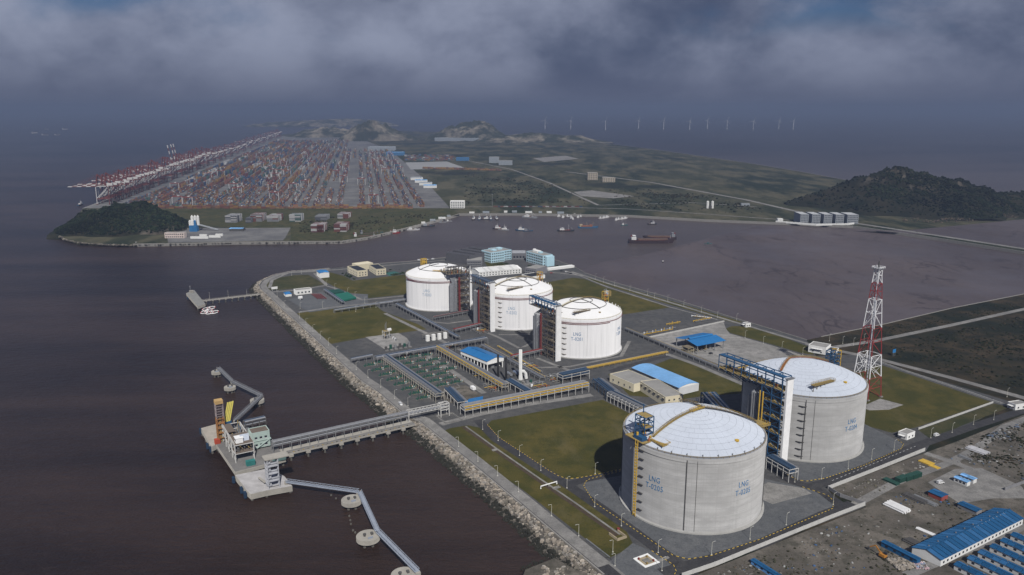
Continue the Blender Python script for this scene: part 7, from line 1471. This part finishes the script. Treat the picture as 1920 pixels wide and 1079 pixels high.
# ---- wind turbines
def turbine():
    t = thing('wind_turbine', 'x', 'wind turbine', (0, 0, 0)); W_ = M('turbine_white', (.7, .7, .7), .5, .05)
    obj('tower', MB().tube([(0, 0, 0), (0, 0, 95)], 3.0, 10, 0, 1.8), W_, t); obj('nacelle', MB().box((0, 0, 94), 4, 11, 4.5), W_, t); hub = Vector((0, -6.5, 96))
    for k in range(3):
        a = R(20 + 120 * k); d = Vector((math.sin(a), 0, math.cos(a))); obj('blade', MB().tube([hub, hub + d * 15, hub + d * 50], 1.6, 6, 0, .5), W_, t)
    obj('hub', MB().tube([hub + Vector((0, -2, 0)), hub + Vector((0, 2, 0))], 2.2, 8), W_, t); return t
wt = turbine()
for i, x in enumerate([1022, 1070, 1135, 1197, 1244, 1293, 1326, 1363, 1412, 1460, 1487]):
    p = G(x, 242 + (i % 3), SEA); 
    if i == 0: wt.location = p; tag(wt, 'pale wind turbine standing in the hazy sea', None, 'offshore wind turbines')
    else: dup(wt, p, 0, None, 'pale wind turbine standing in the hazy sea', 'offshore wind turbines')
# ================================================================ BOATS AND SHIPS
def hull_mb(L, B, D, sheer=.35, bowf=.28, z=0.0, stern=.75):
    """pointed hull along +x, waterline at z"""
    N_ = 12; m = MB(); top = []; bot = []
    for i in range(N_ + 1):
        f = i / N_; x = -L / 2 + L * f; w = B / 2
        if f > 1 - bowf: w *= max(.02, 1 - ((f - (1 - bowf)) / bowf) ** 1.7)
        if f < .12: w *= stern + (1 - stern) * f / .12
        h = D * (1 + sheer * max(0, (f - .6) / .4) ** 2 + .12 * max(0, (.2 - f) / .2)); top.append((x, w, h)); bot.append((x - (.05 * L * f if f > .9 else 0), w * .82, -1.2))
    vs = [(x, w, z + h) for x, w, h in top] + [(x, -w, z + h) for x, w, h in top] + [(x, w, z + h) for x, w, h in bot] + [(x, -w, z + h) for x, w, h in bot]; k = N_ + 1; fs = []
    for i in range(N_): fs += [(i + 1, i, 2 * k + i, 2 * k + i + 1), (k + i, k + i + 1, 3 * k + i + 1, 3 * k + i), (i, i + 1, k + i + 1, k + i)]
    fs += [(0, k, 3 * k, 2 * k), (N_, 2 * k + N_, 3 * k + N_, k + N_)]; return m.add(vs, fs)
DECKM = M('boat_deck', (.16, .10, .075), .9, .3, .4)
def boat(kind, label, px, L, ang, hullc, supc=(.72, .72, .72), accent=(.3, .05, .04), name=None):
    q = G(px[0], px[1], SEA); A = R(ang); B = L * (.30 if L < 40 else .20); D = max(1.2, L * .075)
    t = thing(name or 'boat', label, 'boat' if L < 55 else 'ship', q)
    def part(nm, mb, mat, par=t, sm=False):
        me_o = obj(nm, mb, mat, None, sm, base=(0, 0, 0)); me_o.parent = par; me_o.location = (0, 0, 0); return me_o
    hm = M('hull_%02d_%02d_%02d' % tuple(int(c * 99) for c in hullc), hullc, .55, .2, .4); sm_ = M('sup_%02d_%02d_%02d' % tuple(int(c * 99) for c in supc), supc, .5, .06, .4); am = M('acc_%02d_%02d_%02d' % tuple(int(c * 99) for c in accent), accent, .6, .15, .4)
    part('hull', hull_mb(L, B, D), hm); part('deck', MB().box((-.03 * L, 0, D + .02), L * .68, B * .82, .06), DECKM); part('rubbing_strake', MB().box((-.06 * L, 0, D - .35), L * .66, B + .16, .3), am)
    if kind == 'tug':
        part('deckhouse', MB().box((L * .02, 0, D), L * .42, B * .6, 2.6), sm_); w = part('wheelhouse', MB().box((L * .10, 0, D + 2.6), L * .20, B * .5, 2.6), sm_); part('windows', MB().box((L * .10, 0, D + 3.8), L * .205, B * .51, .8), GLASS, w); part('funnel', MB().box((-L * .12, 0, D + 2.6), 1.6, 2.2, 3.0), am); part('mast', MB().bar((L * .06, 0, D + 5), (L * .06, 0, D + 11), .3).bar((L * .06, -1.5, D + 8.5), (L * .06, 1.5, D + 8.5), .2), sm_)
    elif kind == 'cargo':
        part('deckhouse', MB().box((-L * .40, 0, D), L * .10, B * .8, 5.5), sm_); w = part('wheelhouse', MB().box((-L * .39, 0, D + 5.5), L * .07, B * .7, 2.6), sm_); part('windows', MB().box((-L * .39, 0, D + 6.6), L * .071, B * .71, .8), GLASS, w); part('coaming', MB().box((.02 * L, 0, D + .05), L * .64, B * .74, 1.6), DECKM); part('hatch_cover', MB().box((.02 * L, 0, D + 1.66), L * .62, B * .70, .3), M('hatch_brown', (.09, .06, .05), .9), t); part('forecastle', MB().box((L * .40, 0, D), L * .08, B * .42, 2.4), hm); part('mast', MB().bar((L * .40, 0, D + 2), (L * .40, 0, D + 9), .35), sm_); part('funnel', MB().box((-L * .45, 0, D + 5.5), 2.2, 2.4, 3), am)
    elif kind == 'fishing':
        part('wheelhouse', MB().box((-L * .22, 0, D), L * .26, B * .66, 2.4).box((-L * .20, 0, D + 2.4), L * .15, B * .5, 1.8), sm_); part('windows', MB().box((-L * .20, 0, D + 3.0), L * .152, B * .505, .6), GLASS); part('mast', MB().bar((L * .15, 0, D), (L * .15, 0, D + L * .32), .25).bar((L * .15, 0, D + L * .28), (L * .40, 0, D + 1.5), .15).bar((-L * .3, 0, D), (-L * .3, 0, D + L * .22), .22), sm_); part('hold_hatch', MB().box((L * .16, 0, D + .08), L * .18, B * .4, .7), am)
    elif kind == 'barge':
        part('deck_load', MB().box((-L * .1, 0, D), L * .5, B * .7, 2.4).box((L * .12, 0, D), L * .14, B * .6, 4), am); part('wheelhouse', MB().box((-L * .36, 0, D), L * .14, B * .7, 5), sm_)
        for k in range(4): part('derrick', MB().bar((-L * .2 + L * .14 * k, 0, D + 2), (-L * .24 + L * .16 * k, 1, D + 8 + k % 2 * 2), .35), [am, sm_][k % 2])
    else:
        part('cabin', MB().box((-L * .05, 0, D), L * .32, B * .6, 1.6), sm_); part('windscreen', MB().box((-L * .04, 0, D + .7), L * .30, B * .61, .5), GLASS); part('canopy', MB().box((-L * .05, 0, D + 1.6), L * .34, B * .64, .15), sm_)
    t.rotation_euler = (0, 0, A); return t
BLK_ = (.03, .035, .04); BLU = (.03, .07, .12); GRY = (.22, .23, .25); RED = (.16, .03, .03); WHT = (.6, .6, .6); TEA = (.03, .11, .12)
boat('cargo', 'long dark cargo ship with teal stern and white bridge in the basin', (1222, 456), 88, 0, (.045, .03, .035), WHT, RED, 'cargo_ship'); boat('cargo', 'dark cargo ship moored behind the long cargo ship', (1236, 449), 66, 176, (.04, .03, .035), GRY, RED, 'cargo_ship')
boat('tug', 'white and dark work boat with tall wheelhouse at anchor', (934, 430), 26, 170, BLK_, WHT, RED, 'tugboat'); boat('tug', 'grey work boat lashed to the white one', (945, 432), 24, -20, GRY, WHT, BLK_, 'tugboat')
boat('tug', 'dark blue work boat at anchor', (978, 433), 28, 170, BLU, WHT, BLU, 'tugboat'); boat('fishing', 'blue boat lashed to the dark blue work boat', (990, 434), 22, 10, BLU, GRY, BLU, 'fishing_boat'); boat('fishing', 'dark low boat with white house at anchor', (1061, 434), 36, -4, BLK_, WHT, RED, 'fishing_boat')
boat('barge', 'blue and rusty crane barge with clutter on deck', (1103, 428), 44, 2, (.04, .11, .20), (.38, .30, .20), (.24, .10, .06), 'crane_barge'); boat('fishing', 'small teal boat near the pontoon', (1171, 423), 15, 0, TEA, WHT, TEA, 'fishing_boat'); boat('tug', 'dark work boat near the far shore', (1223, 421), 22, 10, BLK_, (.4, .4, .42), BLK_, 'tugboat')
boat('small', 'tiny teal boat on the tidal mud', (1328, 458), 14, 0, TEA, TEA, TEA, 'small_boat'); boat('small', 'tiny white boat on the tidal mud', (1243, 492), 8, 80, BLK_, WHT, BLK_, 'small_boat')
for i, (x, lb) in enumerate([(888, 'white work boat at the shore end of the moored row'), (899, 'white work boat, second in the moored row'), (911, 'broad white work boat in the middle of the moored row'), (920, 'white work boat with tall mast in the moored row'), (931, 'white and blue work boat at the outer end of the moored row')]): boat('tug', lb, (x, 412), 24, 80 + 6 * i if i != 2 else 5, BLU if i % 2 else BLK_, WHT, BLU, 'tugboat')
boat('fishing', 'grey patrol boat with white bow near the north shore', (994, 409), 38, -25, GRY, WHT, GRY, 'patrol_boat')
k = 0
for x, y in [(1049, 406), (1056, 408), (1063, 406), (1069, 408), (1078, 405), (1084, 408), (1088, 406), (1072, 411)]: boat('fishing', 'white speedboat in the cluster moored off the north shore', (x, y), 17, 60 + 17 * (k % 4), WHT, WHT, WHT, 'speedboat')['group'] = 'speedboats off the north shore'; k += 1
for x, y in [(1128, 410), (1134, 409), (1139, 408), (1156, 413), (1162, 412), (1168, 411), (1173, 410)]: boat('fishing', 'white speedboat moored at the floating pontoon', (x, y), 15, 20 + 15 * (k % 4), WHT, WHT, WHT, 'speedboat')['group'] = 'speedboats at the pontoon'; k += 1
tag(obj('pontoon', MB().box(G(1162, 405, SEA), 45, 5, 1.2, 0).box(G(1162, 405, SEA) + ZU * 1.2, 44, 4.2, .15, 0), M('pontoon_grey', (.42, .42, .42), .8)), 'long pale floating pontoon off the north shore', 'pontoon')
boat('cargo', 'grey coaster with white bridge at the port sea wall', (684, 447), 46, 18, GRY, WHT, RED, 'coaster'); boat('cargo', 'dark coaster moored inside the grey coaster', (693, 442), 40, 20, BLK_, GRY, BLK_, 'coaster'); boat('tug', 'small teal boat between coaster and red boat', (716, 441), 14, 15, TEA, TEA, TEA, 'small_boat')
boat('tug', 'red hulled work boat with white house at the sea wall', (737, 438), 30, 8, (.24, .03, .03), WHT, RED, 'tugboat'); boat('fishing', 'white and grey launch at the sea wall', (775, 432), 28, 10, (.42, .42, .43), WHT, WHT, 'launch'); boat('fishing', 'dark launch with blue bow at the sea wall', (803, 425), 30, 10, BLK_, (.3, .32, .35), BLU, 'launch'); boat('fishing', 'grey boat beside the small landing', (830, 418), 18, 15, GRY, GRY, GRY, 'launch'); boat('fishing', 'grey boat outside the small landing', (842, 416), 15, 15, GRY, WHT, GRY, 'launch')
boat('tug', 'white and blue ship at the end of the quay behind the headland', (151, 385), 40, 100, BLU, WHT, BLU, 'coaster')
for i, (x, y, L) in enumerate([(65, 250, 55), (85, 254, 60), (108, 254, 50), (122, 243, 60), (88, 243, 45)]): boat('cargo', ['pale ship far out on the hazy sea', 'dark ship beside the pale one far out at sea', 'low ship far out at sea', 'white ship nearest the hazy horizon', 'small ship near the hazy horizon'][i], (x, y), L, 5, WHT if i in (0, 3) else GRY, WHT, RED, 'distant_ship')
boat('fishing', 'small white boat at the foot of the headland rocks', (257, 459), 12, 80, WHT, WHT, WHT, 'small_boat')
# small landing clutter on the port sea wall
for i, (x, y) in enumerate([(790, 420), (806, 415), (822, 411), (838, 407), (880, 401), (905, 400), (945, 399), (960, 399), (985, 400), (1010, 400), (1025, 400), (1045, 401)]): hz(['white shack on the port sea wall beside the dark launch', 'grey shack on the port sea wall', 'long white shack beside the grey boats', 'grey hut at the end of the port sea wall', 'white shed close to the white warehouse', 'grey shed behind the moored row of work boats', 'long pale shed behind the patrol boat', 'small grey shed beside the patrol boat', 'white shed with grey roof on the basin shore', 'long grey shed on the basin shore', 'white shed with pale blue roof on the basin shore', 'grey shed behind the cluster of speedboats'][i], (x, y), 8 + 4 * (i % 3), 5, 3.5, [WALLW, M('pale_works', (.3, .33, .36))][i % 2], [ROOFG, WALLW, ROOFL][i % 3], 'shed')
# ================================================================ HAZE
HZ = bpy.data.materials.new('haze'); HZ.use_nodes = True; nt = HZ.node_tree; nt.nodes.clear(); oo = nt.nodes.new('ShaderNodeOutputMaterial'); pv = nt.nodes.new('ShaderNodeVolumePrincipled'); nt.links.new(pv.outputs[0], oo.inputs['Volume'])
pv.inputs['Color'].default_value = (.245, .308, .462, 1); pv.inputs['Density'].default_value = 1.2e-4; pv.inputs['Anisotropy'].default_value = 0.0
hb = obj('haze', MB().box((0, 0, -9), 86000, 86000, 315), HZ, None, False, (0, 0, 0)); tag(hb, 'thin blue grey sea haze over the whole place', 'haze', None, 'stuff')
